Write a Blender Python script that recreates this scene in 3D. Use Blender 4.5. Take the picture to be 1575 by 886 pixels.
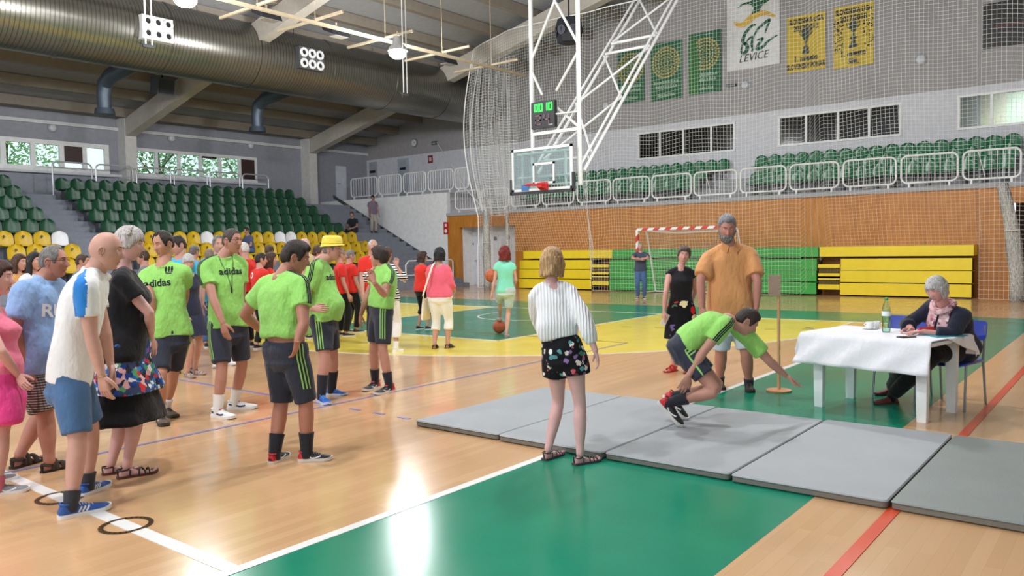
import bpy, math, random
import numpy as np
from mathutils import Vector as V, Matrix
from mathutils.bvhtree import BVHTree

# ------------------------------------------------------------------ camera, world, light, exposure
scene = bpy.context.scene
for _o in list(bpy.data.objects):
    bpy.data.objects.remove(_o)
COL = scene.collection
CAM_H = 1.6
YAW, PITCH, ROLL, FPX = math.radians(38.585), math.radians(-3.003), math.radians(-1.114), 1230.57
IW, IH = 1575, 886
FWD = V((math.cos(YAW) * math.cos(PITCH), math.sin(YAW) * math.cos(PITCH), math.sin(PITCH)))
_r0 = V((math.sin(YAW), -math.cos(YAW), 0)); _u0 = _r0.cross(FWD)
RGT = math.cos(ROLL) * _r0 + math.sin(ROLL) * _u0
UPV = -math.sin(ROLL) * _r0 + math.cos(ROLL) * _u0
EYE = V((0, 0, CAM_H))
cd = bpy.data.cameras.new('camera'); cam = bpy.data.objects.new('camera', cd); COL.objects.link(cam)
cam.matrix_world = Matrix(((RGT.x, UPV.x, -FWD.x, 0), (RGT.y, UPV.y, -FWD.y, 0), (RGT.z, UPV.z, -FWD.z, CAM_H), (0, 0, 0, 1)))
cd.sensor_fit = 'HORIZONTAL'; cd.sensor_width = 36.0; cd.lens = 36.0 * FPX / IW
cd.clip_start = 0.05; cd.clip_end = 400
scene.camera = cam
vs = scene.view_settings
scene.display_settings.display_device = 'sRGB'
vs.view_transform = 'Standard'; vs.look = 'None'; vs.gamma = 1.0; vs.use_curve_mapping = False
vs.exposure = -0.36
wd = bpy.data.worlds.new('daylight'); scene.world = wd; wd.use_nodes = True
wn = wd.node_tree; wn.nodes.clear()
_bg = wn.nodes.new('ShaderNodeBackground'); _out = wn.nodes.new('ShaderNodeOutputWorld')
_bg.inputs[0].default_value = (0.84, 0.92, 1.0, 1); _bg.inputs[1].default_value = 2.0
wn.links.new(_bg.outputs[0], _out.inputs[0])
LAMP_W = 1050.0          # each hall lamp
scene.cycles.max_bounces = 6; scene.cycles.diffuse_bounces = 3; scene.cycles.glossy_bounces = 3
scene.cycles.transparent_max_bounces = 12
scene.cycles.caustics_reflective = False; scene.cycles.caustics_refractive = False
scene.cycles.sample_clamp_indirect = 4.0

# pixel of the 1575x886 photograph -> place in the hall
def _ray(px, py): return FWD * FPX + RGT * (px - 787.5) - UPV * (py - 443)
def G(px, py, z=0.0):
    d = _ray(px, py); return EYE + d * ((z - CAM_H) / d.z)
def P(px, py, D):
    return EYE + _ray(px, py) * (D / FPX)
def onx(px, py, x):
    d = _ray(px, py); return EYE + d * (x / d.x)
def ony(px, py, y):
    d = _ray(px, py); return EYE + d * (y / d.y)
def depth(p): return (p - EYE).dot(FWD)
FH = V((math.cos(YAW), math.sin(YAW), 0)); RH = V((math.sin(YAW), -math.cos(YAW), 0)); Z = V((0, 0, 1))
def heading(a):        # 0 = away from the camera, 90 = right, 180 = towards it, 270 = left
    a = math.radians(a); return FH * math.cos(a) + RH * math.sin(a)

# ------------------------------------------------------------------ materials
def lin(c):
    if isinstance(c, str):
        c = [int(c[i:i + 2], 16) / 255 for i in (0, 2, 4)]
    return tuple((x / 12.92 if x <= .04045 else ((x + .055) / 1.055) ** 2.4) for x in c[:3]) + (1,)
MATS = {}
class NT:
    def __init__(s, name):
        s.m = bpy.data.materials.new(name); s.m.use_nodes = True
        s.t = s.m.node_tree; s.b = s.t.nodes['Principled BSDF']; s.out = s.t.nodes['Material Output']
    def n(s, kind, **kw):
        x = s.t.nodes.new('ShaderNode' + kind)
        for k, v in kw.items():
            if k in x.inputs.keys(): x.inputs[k].default_value = v
            else: setattr(x, k, v)
        return x
    def l(s, a, b): s.t.links.new(a, b)
    def coord(s, kind='Object', scale=(1, 1, 1), rot=(0, 0, 0), loc=(0, 0, 0)):
        tc = s.n('TexCoord'); mp = s.n('Mapping'); mp.inputs['Scale'].default_value = scale
        mp.inputs['Rotation'].default_value = rot; mp.inputs['Location'].default_value = loc
        s.l(tc.outputs[kind], mp.inputs[0]); return mp.outputs[0]
    def noise(s, co, scale, detail=3, rough=.5):
        x = s.n('TexNoise'); x.inputs['Scale'].default_value = scale; x.inputs['Detail'].default_value = detail
        x.inputs['Roughness'].default_value = rough
        s.l(co, x.inputs['Vector']); return x.outputs[0]
    def ramp(s, fac, stops, interp='LINEAR'):
        x = s.n('ValToRGB'); cr = x.color_ramp; cr.interpolation = interp
        while len(cr.elements) < len(stops): cr.elements.new(.5)
        for e, (p, c) in zip(cr.elements, stops): e.position = p; e.color = lin(c)
        s.l(fac, x.inputs[0]); return x.outputs[0]
    def mix(s, fac, a, b):
        x = s.n('Mix', data_type='RGBA')
        for i, v in ((0, fac), (6, a), (7, b)):
            if isinstance(v, (str, tuple)): x.inputs[i].default_value = lin(v)
            elif isinstance(v, (int, float)): x.inputs[i].default_value = v
            else: s.l(v, x.inputs[i])
        return x.outputs[2]
    def math(s, op, a, b=0.0):
        x = s.n('Math', operation=op)
        for i, v in ((0, a), (1, b)):
            if isinstance(v, (int, float)): x.inputs[i].default_value = v
            else: s.l(v, x.inputs[i])
        return x.outputs[0]
    def bump(s, h, strength=.3, dist=.01):
        x = s.n('Bump'); x.inputs['Strength'].default_value = strength; x.inputs['Distance'].default_value = dist
        s.l(h, x.inputs['Height']); s.l(x.outputs[0], s.b.inputs['Normal'])
    def fin(s, col=None, rough=.5, metal=0, spec=.5, **kw):
        if col is not None:
            if isinstance(col, (str, tuple)): s.b.inputs['Base Color'].default_value = lin(col)
            else: s.l(col, s.b.inputs['Base Color'])
        s.b.inputs['Roughness'].default_value = rough; s.b.inputs['Metallic'].default_value = metal
        s.b.inputs['Specular IOR Level'].default_value = spec
        for k, v in kw.items(): s.b.inputs[k.replace('_', ' ')].default_value = v
        return s.m
def shade(c, k):
    c = [int(c[i:i + 2], 16) for i in (0, 2, 4)]
    return ''.join('%02x' % max(0, min(255, int(x * k))) for x in c)
def mat(c, rough=.5, metal=0, var=.07, scale=6, bump=0, spec=.5, bscale=30, key=None):
    k = ('m', c, rough, metal, var, scale, bump, spec, bscale)
    if k in MATS: return MATS[k]
    t = NT('surface_' + c); co = t.coord()
    col = t.mix(t.noise(co, scale), shade(c, 1 - var), shade(c, 1 + var))
    if bump: t.bump(t.noise(co, bscale, 4), bump, .01)
    MATS[k] = t.fin(col, rough, metal, spec); return MATS[k]
def cloth(c, wr=.5, var=.06):
    k = ('c', c, wr, var)
    if k in MATS: return MATS[k]
    t = NT('cloth_' + c); co = t.coord(scale=(1, 1, .55))
    col = t.mix(t.noise(co, 5), shade(c, 1 - var), shade(c, 1 + var))
    a = t.noise(co, 9, 3, .55); b = t.noise(co, 260, 2)
    t.bump(t.math('ADD', a, t.math('MULTIPLY', b, .04)), wr, .05)
    MATS[k] = t.fin(col, .85, 0, .25, Sheen_Weight=.15); return MATS[k]
def skin(c='d9a58a'):
    k = ('s', c)
    if k in MATS: return MATS[k]
    h_ = c; c = '%02x%02x%02x' % (int(c[:2], 16), min(255, int(int(c[2:4], 16) * 1.015)), min(255, int(int(c[4:], 16) * 1.10)))
    t = NT('skin_' + h_); co = t.coord()
    col = t.mix(t.noise(co, 14, 4), shade(c, .93), shade(c, 1.05))
    t.bump(t.noise(co, 160, 3), .12, .004)
    m = t.fin(col, .5, 0, .4)
    t.b.inputs['Subsurface Weight'].default_value = .0
    MATS[k] = m; return m
def hairmat(c, c2=None):
    k = ('h', c, c2)
    if k in MATS: return MATS[k]
    t = NT('hair_' + c); co = t.coord(scale=(1, 1, .12))
    n = t.noise(co, 95, 4, .65)
    t.bump(n, .9, .012)
    MATS[k] = t.fin(t.ramp(n, [(.3, shade(c, .62)), (.55, c), (.75, c2 or shade(c, 1.35))]), .5, 0, .4); return MATS[k]
def emit(c, s):
    k = ('e', c, s)
    if k in MATS: return MATS[k]
    t = NT('light_' + c); t.b.inputs['Emission Color'].default_value = lin(c); t.b.inputs['Emission Strength'].default_value = s
    MATS[k] = t.fin(c, .5); return MATS[k]
def glass(tint='eef6f4', refl=.1, rough=.02):
    k = ('g', tint, refl, rough)
    if k in MATS: return MATS[k]
    t = NT('clear_glass'); tr = t.n('BsdfTransparent'); tr.inputs[0].default_value = lin(tint)
    gl = t.n('BsdfGlossy'); gl.inputs['Roughness'].default_value = rough
    fr = t.n('LayerWeight'); fr.inputs[0].default_value = .25
    f2 = t.math('ADD', t.math('MULTIPLY', fr.outputs[0], .5), refl)
    mx = t.n('MixShader'); t.l(f2, mx.inputs[0]); t.l(tr.outputs[0], mx.inputs[1]); t.l(gl.outputs[0], mx.inputs[2])
    t.l(mx.outputs[0], t.out.inputs[0]); MATS[k] = t.m; return t.m
def prints(name, base, cols, scale, thr=.5, wr=.4, stretch=(1, 1, 1)):
    """blotchy printed cloth: coloured cells on a base colour"""
    t = NT(name); co = t.coord(scale=stretch)
    vo = t.n('TexVoronoi'); vo.inputs['Scale'].default_value = scale; vo.inputs['Randomness'].default_value = 1
    nz = t.n('TexNoise'); nz.inputs['Scale'].default_value = scale * 1.6; t.l(co, nz.inputs['Vector'])
    va = t.n('VectorMath', operation='SCALE'); va.inputs['Scale'].default_value = .25 / scale * 3; t.l(nz.outputs['Color'], va.inputs[0])
    vb = t.n('VectorMath', operation='ADD'); t.l(co, vb.inputs[0]); t.l(va.outputs[0], vb.inputs[1]); t.l(vb.outputs[0], vo.inputs['Vector'])
    sx = t.n('SeparateColor'); t.l(vo.outputs['Color'], sx.inputs[0])
    n = len(cols)
    pal = t.ramp(sx.outputs[0], [(i / n, c) for i, c in enumerate(cols)], 'CONSTANT')
    m = t.math('LESS_THAN', vo.outputs['Distance'], thr)
    m2 = t.math('MULTIPLY', m, t.math('GREATER_THAN', sx.outputs[1], .3))
    t.bump(t.noise(co, 9), wr, .05)
    return t.fin(t.mix(m2, base, pal), .85, 0, .25)
def stripes(name, a, b, freq, axis=2, duty=.5, second=None):
    t = NT(name); co = t.coord(); sp = t.n('SeparateXYZ'); t.l(co, sp.inputs[0])
    def band(ax, d): return t.math('LESS_THAN', t.math('FRACT', t.math('MULTIPLY', sp.outputs[ax], freq)), d)
    col = t.mix(band(axis, duty), a, b)
    if second:
        s2 = t.math('ADD', sp.outputs[0], t.math('MULTIPLY', sp.outputs[1], 1.0))
        m2 = t.math('LESS_THAN', t.math('FRACT', t.math('MULTIPLY', s2, freq)), duty)
        col = t.mix(t.math('MULTIPLY', m2, .6), col, second)
    t.bump(t.noise(co, 9), .4, .04)
    return t.fin(col, .85, 0, .25)

# ------------------------------------------------------------------ mesh builder
ORI = {}
class MB:
    def __init__(s): s.v = []; s.f = []; s.m = []
    def add(s, vs_, fs, mi=0):
        o = len(s.v); s.v.extend(V(p) for p in vs_)
        s.f.extend(tuple(i + o for i in f) for f in fs)
        if isinstance(mi, int): s.m.extend([mi] * len(fs))
        else: s.m.extend(mi)
        return o
    def box(s, c, sz, rot=None, mi=0):
        c = V(c); x, y, z = sz[0] / 2, sz[1] / 2, sz[2] / 2
        R = rot if isinstance(rot, Matrix) else Matrix.Rotation(rot or 0, 3, 'Z')
        ps = [c + R @ V((a * x, b * y, d * z)) for a in (-1, 1) for b in (-1, 1) for d in (-1, 1)]
        s.add(ps, [(0, 1, 3, 2), (4, 6, 7, 5), (0, 4, 5, 1), (2, 3, 7, 6), (0, 2, 6, 4), (1, 5, 7, 3)], mi)
    def b2(s, lo, hi, mi=0):
        lo, hi = V(lo), V(hi); s.box((lo + hi) / 2, hi - lo, None, mi)
    def bar(s, a, b, w, h=None, up=Z, mi=0):
        a, b = V(a), V(b); d = (b - a); L = d.length; d.normalize()
        x = d.cross(V(up)); x = x.normalized() if x.length > 1e-6 else d.orthogonal().normalized(); y = x.cross(d)
        h = h or w
        s.box((a + b) / 2, (w, L, h), Matrix((x, d, y)).transposed(), mi)
    def loft(s, rings, mi=0, cap=True, closed=False):
        n = len(rings[0]); o = s.add([p for r in rings for p in r], [], [])
        fs = []
        K = len(rings)
        for k in range(K - (0 if closed else 1)):
            a, b = o + k * n, o + ((k + 1) % K) * n
            for i in range(n):
                j = (i + 1) % n; fs.append((a + i, a + j, b + j, b + i))
        if cap and not closed:
            fs.append(tuple(o + n - 1 - i for i in range(n))); fs.append(tuple(o + (K - 1) * n + i for i in range(n)))
        s.f.extend(fs); s.m.extend([mi] * len(fs))
    def tube(s, pts, rad, n=8, mi=0, cap=True, flat=1.0, closed=False, side=None, ball=False):
        pts = [V(p) for p in pts]; K = len(pts)
        if not hasattr(rad, '__len__'): rad = [rad] * K
        rad = list(rad)
        if ball:            # round ends
            d0 = (pts[0] - pts[1]).normalized(); d1 = (pts[-1] - pts[-2]).normalized(); r0, r1 = rad[0], rad[-1]
            pts = [pts[0] + d0 * r0 * .95, pts[0] + d0 * r0 * .6] + pts + [pts[-1] + d1 * r1 * .6, pts[-1] + d1 * r1 * .95]
            rad = [r0 * .25, r0 * .8] + rad + [r1 * .8, r1 * .25]; K = len(pts)
        rings = []; x = None
        for k in range(K):
            if closed: t = pts[(k + 1) % K] - pts[k - 1]
            else: t = pts[min(k + 1, K - 1)] - pts[max(k - 1, 0)]
            t = t.normalized() if t.length > 1e-9 else V((0, 0, 1))
            if x is None:
                x = V(side) if side else t.orthogonal()
            x = x - t * x.dot(t); x = x.normalized() if x.length > 1e-6 else t.orthogonal().normalized()
            y = t.cross(x)
            rings.append([pts[k] + x * (rad[k] * math.cos(2 * math.pi * i / n)) + y * (rad[k] * flat * math.sin(2 * math.pi * i / n)) for i in range(n)])
        s.loft(rings, mi, cap, closed)
    def ball(s, c, r, R=None, nu=12, nv=8, mi=0):
        c = V(c); r = (r, r, r) if not hasattr(r, '__len__') else r
        R = R or Matrix.Identity(3)
        rings = []
        for j in range(nv + 1):
            t = -math.pi / 2 + math.pi * (j + (.15 if j == 0 else -.15 if j == nv else 0)) / nv
            rings.append([c + R @ V((r[0] * math.cos(t) * math.cos(2 * math.pi * i / nu), r[1] * math.cos(t) * math.sin(2 * math.pi * i / nu), r[2] * math.sin(t))) for i in range(nu)])
        s.loft(rings, mi)
    def lathe(s, c, prof, n=16, R=None, mi=0, cap=True):
        c = V(c); R = R or Matrix.Identity(3)
        s.loft([[c + R @ V((r * math.cos(2 * math.pi * i / n), r * math.sin(2 * math.pi * i / n), z)) for i in range(n)] for r, z in prof], mi, cap)
    def prism(s, poly, th, mi=0):
        """3-D polygon extruded by vector th"""
        poly = [V(p) for p in poly]; th = V(th); n = len(poly)
        s.add(poly + [p + th for p in poly], [tuple(range(n - 1, -1, -1)), tuple(range(n, 2 * n))] + [(i, (i + 1) % n, n + (i + 1) % n, n + i) for i in range(n)], mi)
    def mesh(s, name='m', loc=None):
        me = bpy.data.meshes.new(name)
        vv = s.v if loc is None else [p - loc for p in s.v]
        me.from_pydata([tuple(p) for p in vv], [], s.f)
        return me
    def build(s, name, mats, parent=None, loc=None, smooth=True, sharp=40, fixn=True):
        if loc is None: loc = ORI.get(parent.name, V((0, 0, 0))) if parent else V((0, 0, 0))
        loc = V(loc)
        me = s.mesh(name, loc)
        for m in (mats if isinstance(mats, (list, tuple)) else [mats]): me.materials.append(m)
        if len(me.polygons):
            me.polygons.foreach_set('material_index', s.m)
            if fixn:
                import bmesh
                bm = bmesh.new(); bm.from_mesh(me); bmesh.ops.recalc_face_normals(bm, faces=bm.faces); bm.to_mesh(me); bm.free()
            if smooth:
                me.polygons.foreach_set('use_smooth', [True] * len(me.polygons))
                if sharp: me.set_sharp_from_angle(angle=math.radians(sharp))
        me.update()
        ob = bpy.data.objects.new(name, me); COL.objects.link(ob)
        if parent: ob.parent = parent
        else: ob.location = loc
        ORI[ob.name] = loc
        return ob
def tag(o, label=None, cat=None, group=None, kind=None):
    if label: o['label'] = label
    if cat: o['category'] = cat
    if group: o['group'] = group
    if kind: o['kind'] = kind
    return o
def thing(name, loc, label, cat, group=None):
    o = bpy.data.objects.new(name, None); COL.objects.link(o); o.location = V(loc); ORI[o.name] = V(loc)
    o.empty_display_size = .1
    return tag(o, label, cat, group)
def struct(mb, name, m, parent=None, **kw):
    o = mb.build(name, m, parent, **kw)
    o['kind'] = 'structure'
    return o
def dup(o, loc, label=None, group=None, rotz=None):
    r = o.copy(); COL.objects.link(r); r.location = loc
    if rotz is not None: r.rotation_euler = (0, 0, rotz)
    if label: r['label'] = label
    if group: r['group'] = group
    for ch in list(o.children):
        c = ch.copy(); COL.objects.link(c); c.parent = r
        for g in ch.children:
            d = g.copy(); COL.objects.link(d); d.parent = c
    return r
def remesh(mb, vox, it=4, fac=.5):
    me = mb.mesh(); ob = bpy.data.objects.new('tmp', me); COL.objects.link(ob)
    m = ob.modifiers.new('r', 'REMESH'); m.mode = 'VOXEL'; m.voxel_size = vox
    if it:
        q = ob.modifiers.new('s', 'SMOOTH'); q.factor = fac; q.iterations = it
    dg = bpy.context.evaluated_depsgraph_get(); ev = ob.evaluated_get(dg); me2 = ev.to_mesh()
    n = len(me2.vertices); co = np.empty(n * 3, 'f'); me2.vertices.foreach_get('co', co)
    no = np.empty(n * 3, 'f'); me2.vertices.foreach_get('normal', no)
    fs = [tuple(p.vertices) for p in me2.polygons]
    ev.to_mesh_clear(); bpy.data.objects.remove(ob); bpy.data.meshes.remove(me)
    r = MB(); r.co = co.reshape(-1, 3); r.no = no.reshape(-1, 3)
    r.v = [V(p) for p in r.co.tolist()]; r.f = fs; r.m = [0] * len(fs)
    return r
def wrinkle(r, amp, freq, seed=0, zs=.5):
    """soft folds: push the surface along its normals"""
    rng = np.random.default_rng(seed); h = np.zeros(len(r.co))
    for k in range(7):
        d = rng.normal(size=3); d[2] *= zs; d /= np.linalg.norm(d)
        h += np.sin(r.co @ d * freq * (0.6 + 1.1 * rng.random()) + rng.random() * 6.28)
    c = r.co + r.no * (h * amp / 2.6)[:, None]
    r.co = c; r.v = [V(p) for p in c.tolist()]
    return r
def text_pts(s, size, font_shear=0.0, bold=0.0, align='CENTER'):
    cu = bpy.data.curves.new('t', 'FONT'); cu.body = s; cu.size = size; cu.align_x = align; cu.align_y = 'CENTER'
    cu.shear = font_shear; cu.offset = bold; cu.resolution_u = 3
    ob = bpy.data.objects.new('t', cu); COL.objects.link(ob)
    ev = ob.evaluated_get(bpy.context.evaluated_depsgraph_get()); me = ev.to_mesh()
    vs_ = [tuple(v.co) for v in me.vertices]; fs = [tuple(p.vertices) for p in me.polygons]
    ev.to_mesh_clear(); bpy.data.objects.remove(ob); bpy.data.curves.remove(cu)
    return vs_, fs
def put_text(mb, s, size, o, ax, ay, mi=0, shear=0., bold=0., lift=.004, sx=1.0):
    vs_, fs = text_pts(s, size, shear, bold); o, ax, ay = V(o), V(ax), V(ay); n = ax.cross(ay).normalized() * lift
    mb.add([o + ax * (p[0] * sx) + ay * p[1] + n for p in vs_], fs, mi)
def bvh_of(mb): return BVHTree.FromPolygons([tuple(p) for p in mb.v], mb.f)
def drape(mb, bvh, vs_, fs, o, ax, ay, mi=0, lift=.004, far=.5):
    """lay a flat outline onto a curved surface, seen along -normal"""
    n = V(ax).cross(V(ay)).normalized(); pts = []; ok = []
    for p in vs_:
        q = V(o) + V(ax) * p[0] + V(ay) * p[1] + n * far
        hit = bvh.ray_cast(q, -n, far * 2)
        pts.append((hit[0] + hit[1] * lift * (1 if hit[1].dot(n) > 0 else -1)) if hit[0] else q - n * far); ok.append(hit[0] is not None)
    mb.add(pts, [f for f in fs if all(ok[i] for i in f)], mi)
def strip(mb, bvh, path, outs, wid, mi=0, lift=.004, far=.25, subdiv=14):
    """a flat ribbon laid on a surface along a path (outs: outward directions)"""
    L = []
    K = len(path)
    for q in range(subdiv + 1):
        t = q / subdiv * (K - 1); k = min(int(t), K - 2); a = t - k
        c = V(path[k]).lerp(V(path[k + 1]), a); o = V(outs[k]).lerp(V(outs[k + 1]), a).normalized()
        tan = (V(path[k + 1]) - V(path[k])).normalized(); sd = tan.cross(o).normalized()
        row = []
        for w in (-.5, .5):
            h = bvh.ray_cast(c + sd * wid * w + o * far, -o, far * 1.6)
            row.append(h[0] + o * lift if h[0] else None)
        L.append(row)
    for a, b in zip(L, L[1:]):
        if None in a or None in b or (a[0] - b[0]).length > .09: continue
        mb.add([a[0], a[1], b[1], b[0]], [(0, 1, 2, 3)], mi)
# ------------------------------------------------------------------ people
def sstep(x, a, b):
    t = np.clip((x - a) / (b - a), 0, 1); return t * t * (3 - 2 * t)
HU, HV = 52, 44
def head_pos(phi, t):
    """surface of a head: phi = 0 at the face, pi at the back; t = latitude"""
    ch = np.cos(t); dz = np.sin(t); hx = np.sin(phi); hy = np.cos(phi)
    w = np.clip(hy, 0, 1); low = sstep(-dz, 0, 1)
    ce = np.where(dz < 0, ch ** (1 - .45 * w), ch ** .9)
    x = .0755 * hx * ce * (1 - .15 * low)
    y = np.where(hy > 0, .094, .101 * (1 - .34 * low)) * hy * ce
    z = .118 * dz
    fr = sstep(y, .02, .055)
    g = lambda x0, z0, sx, sz: np.exp(-((np.abs(x) - x0) / sx) ** 2 - ((z - z0) / sz) ** 2) * fr
    k = sstep(z, .026, -.020) * sstep(z, -.037, -.026)
    nose = .026 * k * np.exp(-(x / (.0085 + .005 * k)) ** 2) * fr
    y = y + nose + .007 * g(.012, -.026, .007, .008) + .006 * g(.028, .037, .020, .009) - .011 * g(.032, .017, .015, .011)
    y = y + .005 * g(.046, -.014, .018, .018) + .006 * g(0, -.056, .020, .006) + .006 * g(0, -.070, .017, .006) - .004 * g(0, -.0625, .020, .003)
    y = y + .011 * g(0, -.099, .018, .015) - .004 * g(0, -.083, .018, .006)
    return x, y, z
def head_grid():
    a = 2 * np.pi * np.arange(HU) / HU; phi = a - .42 * np.sin(a)
    t = np.pi * (np.arange(HV + 1) / HV - .5); t = t * .985
    PH, TT = np.meshgrid(phi, t)
    return PH, TT
_PH, _TT = head_grid()
_HX, _HY, _HZ = head_pos(_PH, _TT)
def grid_faces(keep=None):
    fs = []
    for j in range(HV):
        for i in range(HU):
            q = (j * HU + i, j * HU + (i + 1) % HU, (j + 1) * HU + (i + 1) % HU, (j + 1) * HU + i)
            if keep is None or any(keep[v] for v in q): fs.append(q)
    return fs
def _ang(): return np.abs((_PH + np.pi) % (2 * np.pi) - np.pi)
_hv = [(float(a), float(b), float(c)) for a, b, c in zip(_HX.ravel(), _HY.ravel(), _HZ.ravel())]
_HB = BVHTree.FromPolygons(_hv, grid_faces())
def face_y(x, z):
    h = _HB.ray_cast(V((x, .4, z)), V((0, -1, 0))); return h[0].y if h[0] else .08
def add_head(mb, T, female=False, brow=True):
    """T maps head-local points to the hall; slots 0 skin 1 eye white 2 iris 3 lips 4 brow"""
    fs = grid_faces(); mi = []
    for f in fs:
        c = np.mean([_hv[i] for i in f], axis=0)
        mi.append(3 if abs(c[0]) < .023 and -.0745 < c[2] < -.0505 and c[1] > .07 and abs(c[0]) < .025 - abs(c[2] + .0625) * .9 else 0)
    mb.add([T(V(p)) for p in _hv], fs, mi)
    n = HU; o = len(mb.v) - len(_hv)
    mb.f.append(tuple(o + n - 1 - i for i in range(n))); mb.f.append(tuple(o + HV * n + i for i in range(n))); mb.m += [0, 0]
    def ball(c, r, m):
        q = MB(); q.ball(c, r, None, 10, 8); mb.add([T(p) for p in q.v], q.f, m)
    for sx in (-1, 1):
        ey = face_y(sx * .032, .016) - .0075
        ball((sx * .032, ey, .016), .0115, 1)
        ball((sx * .032, ey + .0075, .0155), (.0052, .0045, .0052), 2)
        q = MB(); q.tube([(sx * (.019 + .0043 * k), face_y(sx * (.019 + .0043 * k), .026) - .0005 - .004 * (k in (0, 6)), .0215 + .0042 * math.sin(math.pi * k / 6)) for k in range(7)], [.001] + [.0042] * 5 + [.001], 6)
        mb.add([T(p) for p in q.v], q.f, 0)
        if brow:
            q = MB(); q.tube([(sx * (.013 + .0062 * k), face_y(sx * (.013 + .0062 * k), .037) + .0005, .0355 + .005 * math.sin(math.pi * (k + 1) / 8)) for k in range(6)], [.0025, .0036, .0038, .0034, .0026, .001], 6, flat=.8)
            mb.add([T(p) for p in q.v], q.f, 4)
        # ear: lobe, rim and hollow
        q = MB(); Re = Matrix.Rotation(sx * .35, 3, 'Z') @ Matrix.Rotation(-.15, 3, 'X')
        c = V((sx * .0765, -.012, -.004)); q.ball(c, (.0075, .0165, .028), Re, 10, 8)
        q.tube([c + Re @ V((sx * .006, .015 * math.cos(a), .027 * math.sin(a))) for a in [(-.55 + k * .33) for k in range(13)]], .0042, 6)
        q.ball(c + V((sx * .002, .006, -.026)), (.005, .007, .008), None, 8, 6)
        mb.add([T(p) for p in q.v], q.f, 0)
HAIRLINE = {   # angle from the face (deg) -> lowest height of hair
    'short': [(0, .072), (28, .074), (42, .062), (54, .03), (66, -.012), (76, -.018), (84, .03), (104, .030), (114, -.045), (180, -.075)],
    'recede': [(0, .088), (18, .094), (34, .108), (46, .07), (56, .03), (66, -.01), (76, -.014), (84, .03), (104, .030), (114, -.045), (180, -.07)],
    'crew': [(0, .074), (30, .078), (45, .072), (58, .048), (68, .014), (78, .002), (84, .03), (104, .030), (114, -.045), (180, -.075)],
    'crown': [(0, .2), (50, .2), (62, .05), (70, -.006), (76, -.012), (84, .032), (104, .032), (114, -.045), (180, -.07)],
    'full': [(0, .060), (30, .060), (46, .045), (58, .012), (68, -.02), (84, -.03), (104, -.03), (114, -.07), (180, -.09)],
    'bang': [(0, .036), (30, .034), (50, .01), (64, -.03), (80, -.04), (104, -.05), (114, -.08), (180, -.095)],
}
def add_hair(mb, T, style, th=.014, rough=.2, seed=0, fr_lift=0.0):
    A = _ang(); pts = HAIRLINE[style]
    zh = np.interp(np.degrees(A), [p[0] for p in pts], [p[1] for p in pts])
    rng = np.random.default_rng(seed); p0 = rng.random(4) * 6
    zh = zh + .003 * np.sin(_PH * 29 + p0[0]) + .002 * np.sin(_PH * 47 + p0[1])
    m = sstep(_HZ, zh - .004, zh + .018)
    st = 1 + rough * (np.sin(_PH * 21 + 4 * np.sin(_HZ * 40 + p0[2]) + p0[3]) * .6 + np.sin(_PH * 37 + _HZ * 60) * .4) * np.cos(_TT)
    off = m * (.003 + th * st * (.65 + .35 * sstep(_HZ, .0, .1)) + fr_lift * sstep(A, 1.0, .2)) - (1 - m) * .006
    nx, ny, nz = np.sin(_PH) * np.cos(_TT), np.cos(_PH) * np.cos(_TT), np.sin(_TT)
    X, Y, ZZ = _HX + nx * off, np.where(_HZ > .045, np.minimum(_HY, .1), _HY) + ny * off, _HZ + nz * off
    keep = (m > .02).ravel()
    fs = grid_faces(keep); o = len(mb.v)
    mb.add([T(V((float(a), float(b), float(c)))) for a, b, c in zip(X.ravel(), Y.ravel(), ZZ.ravel())], fs, 0)
    mb.f.append(tuple(o + HV * HU + i for i in range(HU))); mb.m.append(0)
def add_curtain(mb, T, zend, a0=70, th=.02, flare=.01, top=.05, n=22, seed=1, wave=.004, back=0.0, rag=.006):
    """hair hanging round the sides and back, a closed C-shaped shell"""
    rng = random.Random(seed); ph = rng.random() * 6
    rings = []; K = 12
    for k in range(K + 1):
        f = k / K; z = top + (zend - top) * f
        ro = []; ri = []
        for i in range(n + 1):
            a = math.radians(a0 + (360 - 2 * a0) * i / n)
            w = wave * math.sin(a * 17 + ph + f * 3) + wave * .6 * math.sin(a * 31 + f * 5)
            zz = z + (rag * math.sin(a * 13 + ph) * f)
            rx = .073 + th * (.5 + .5 * math.sin(math.pi * min(1, f * 1.5 + .12))) + flare * f + w; ry = .094 + th * .9 + flare * f + w
            ro.append(T(V((math.sin(a) * rx, math.cos(a) * ry - back * f, zz))))
            ri.append(T(V((math.sin(a) * (.058), math.cos(a) * (.072) - back * f, zz))))
        rings.append(ro + ri[::-1])
    mb.loft(rings)
def add_beard(mb, T, th=.014, seed=0):
    A = np.degrees(_ang()); z = _HZ; x = np.abs(_HX)
    lim = np.interp(A, [0, 25, 50, 66, 78, 180], [-.048, -.05, -.05, -.022, -.004, -.3])
    m = sstep(z, lim + .006, lim - .008) * sstep(A, 92, 78)
    lips = np.exp(-(x / .019) ** 4 - ((z + .064) / .0075) ** 4); m = m * (1 - lips)
    st = 1 + .25 * np.sin(_PH * 41 + z * 90)
    off = m * (.003 + th * st * (1 + .9 * sstep(z, -.06, -.11))) - (1 - m) * .005
    nx, ny, nz = np.sin(_PH) * np.cos(_TT), np.cos(_PH) * np.cos(_TT), np.sin(_TT)
    keep = (m > .03).ravel()
    mb.add([T(V((float(a), float(b), float(c)))) for a, b, c in zip((_HX + nx * off).ravel(), (_HY + ny * off).ravel(), (_HZ + nz * off).ravel())], grid_faces(keep), 0)
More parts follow.
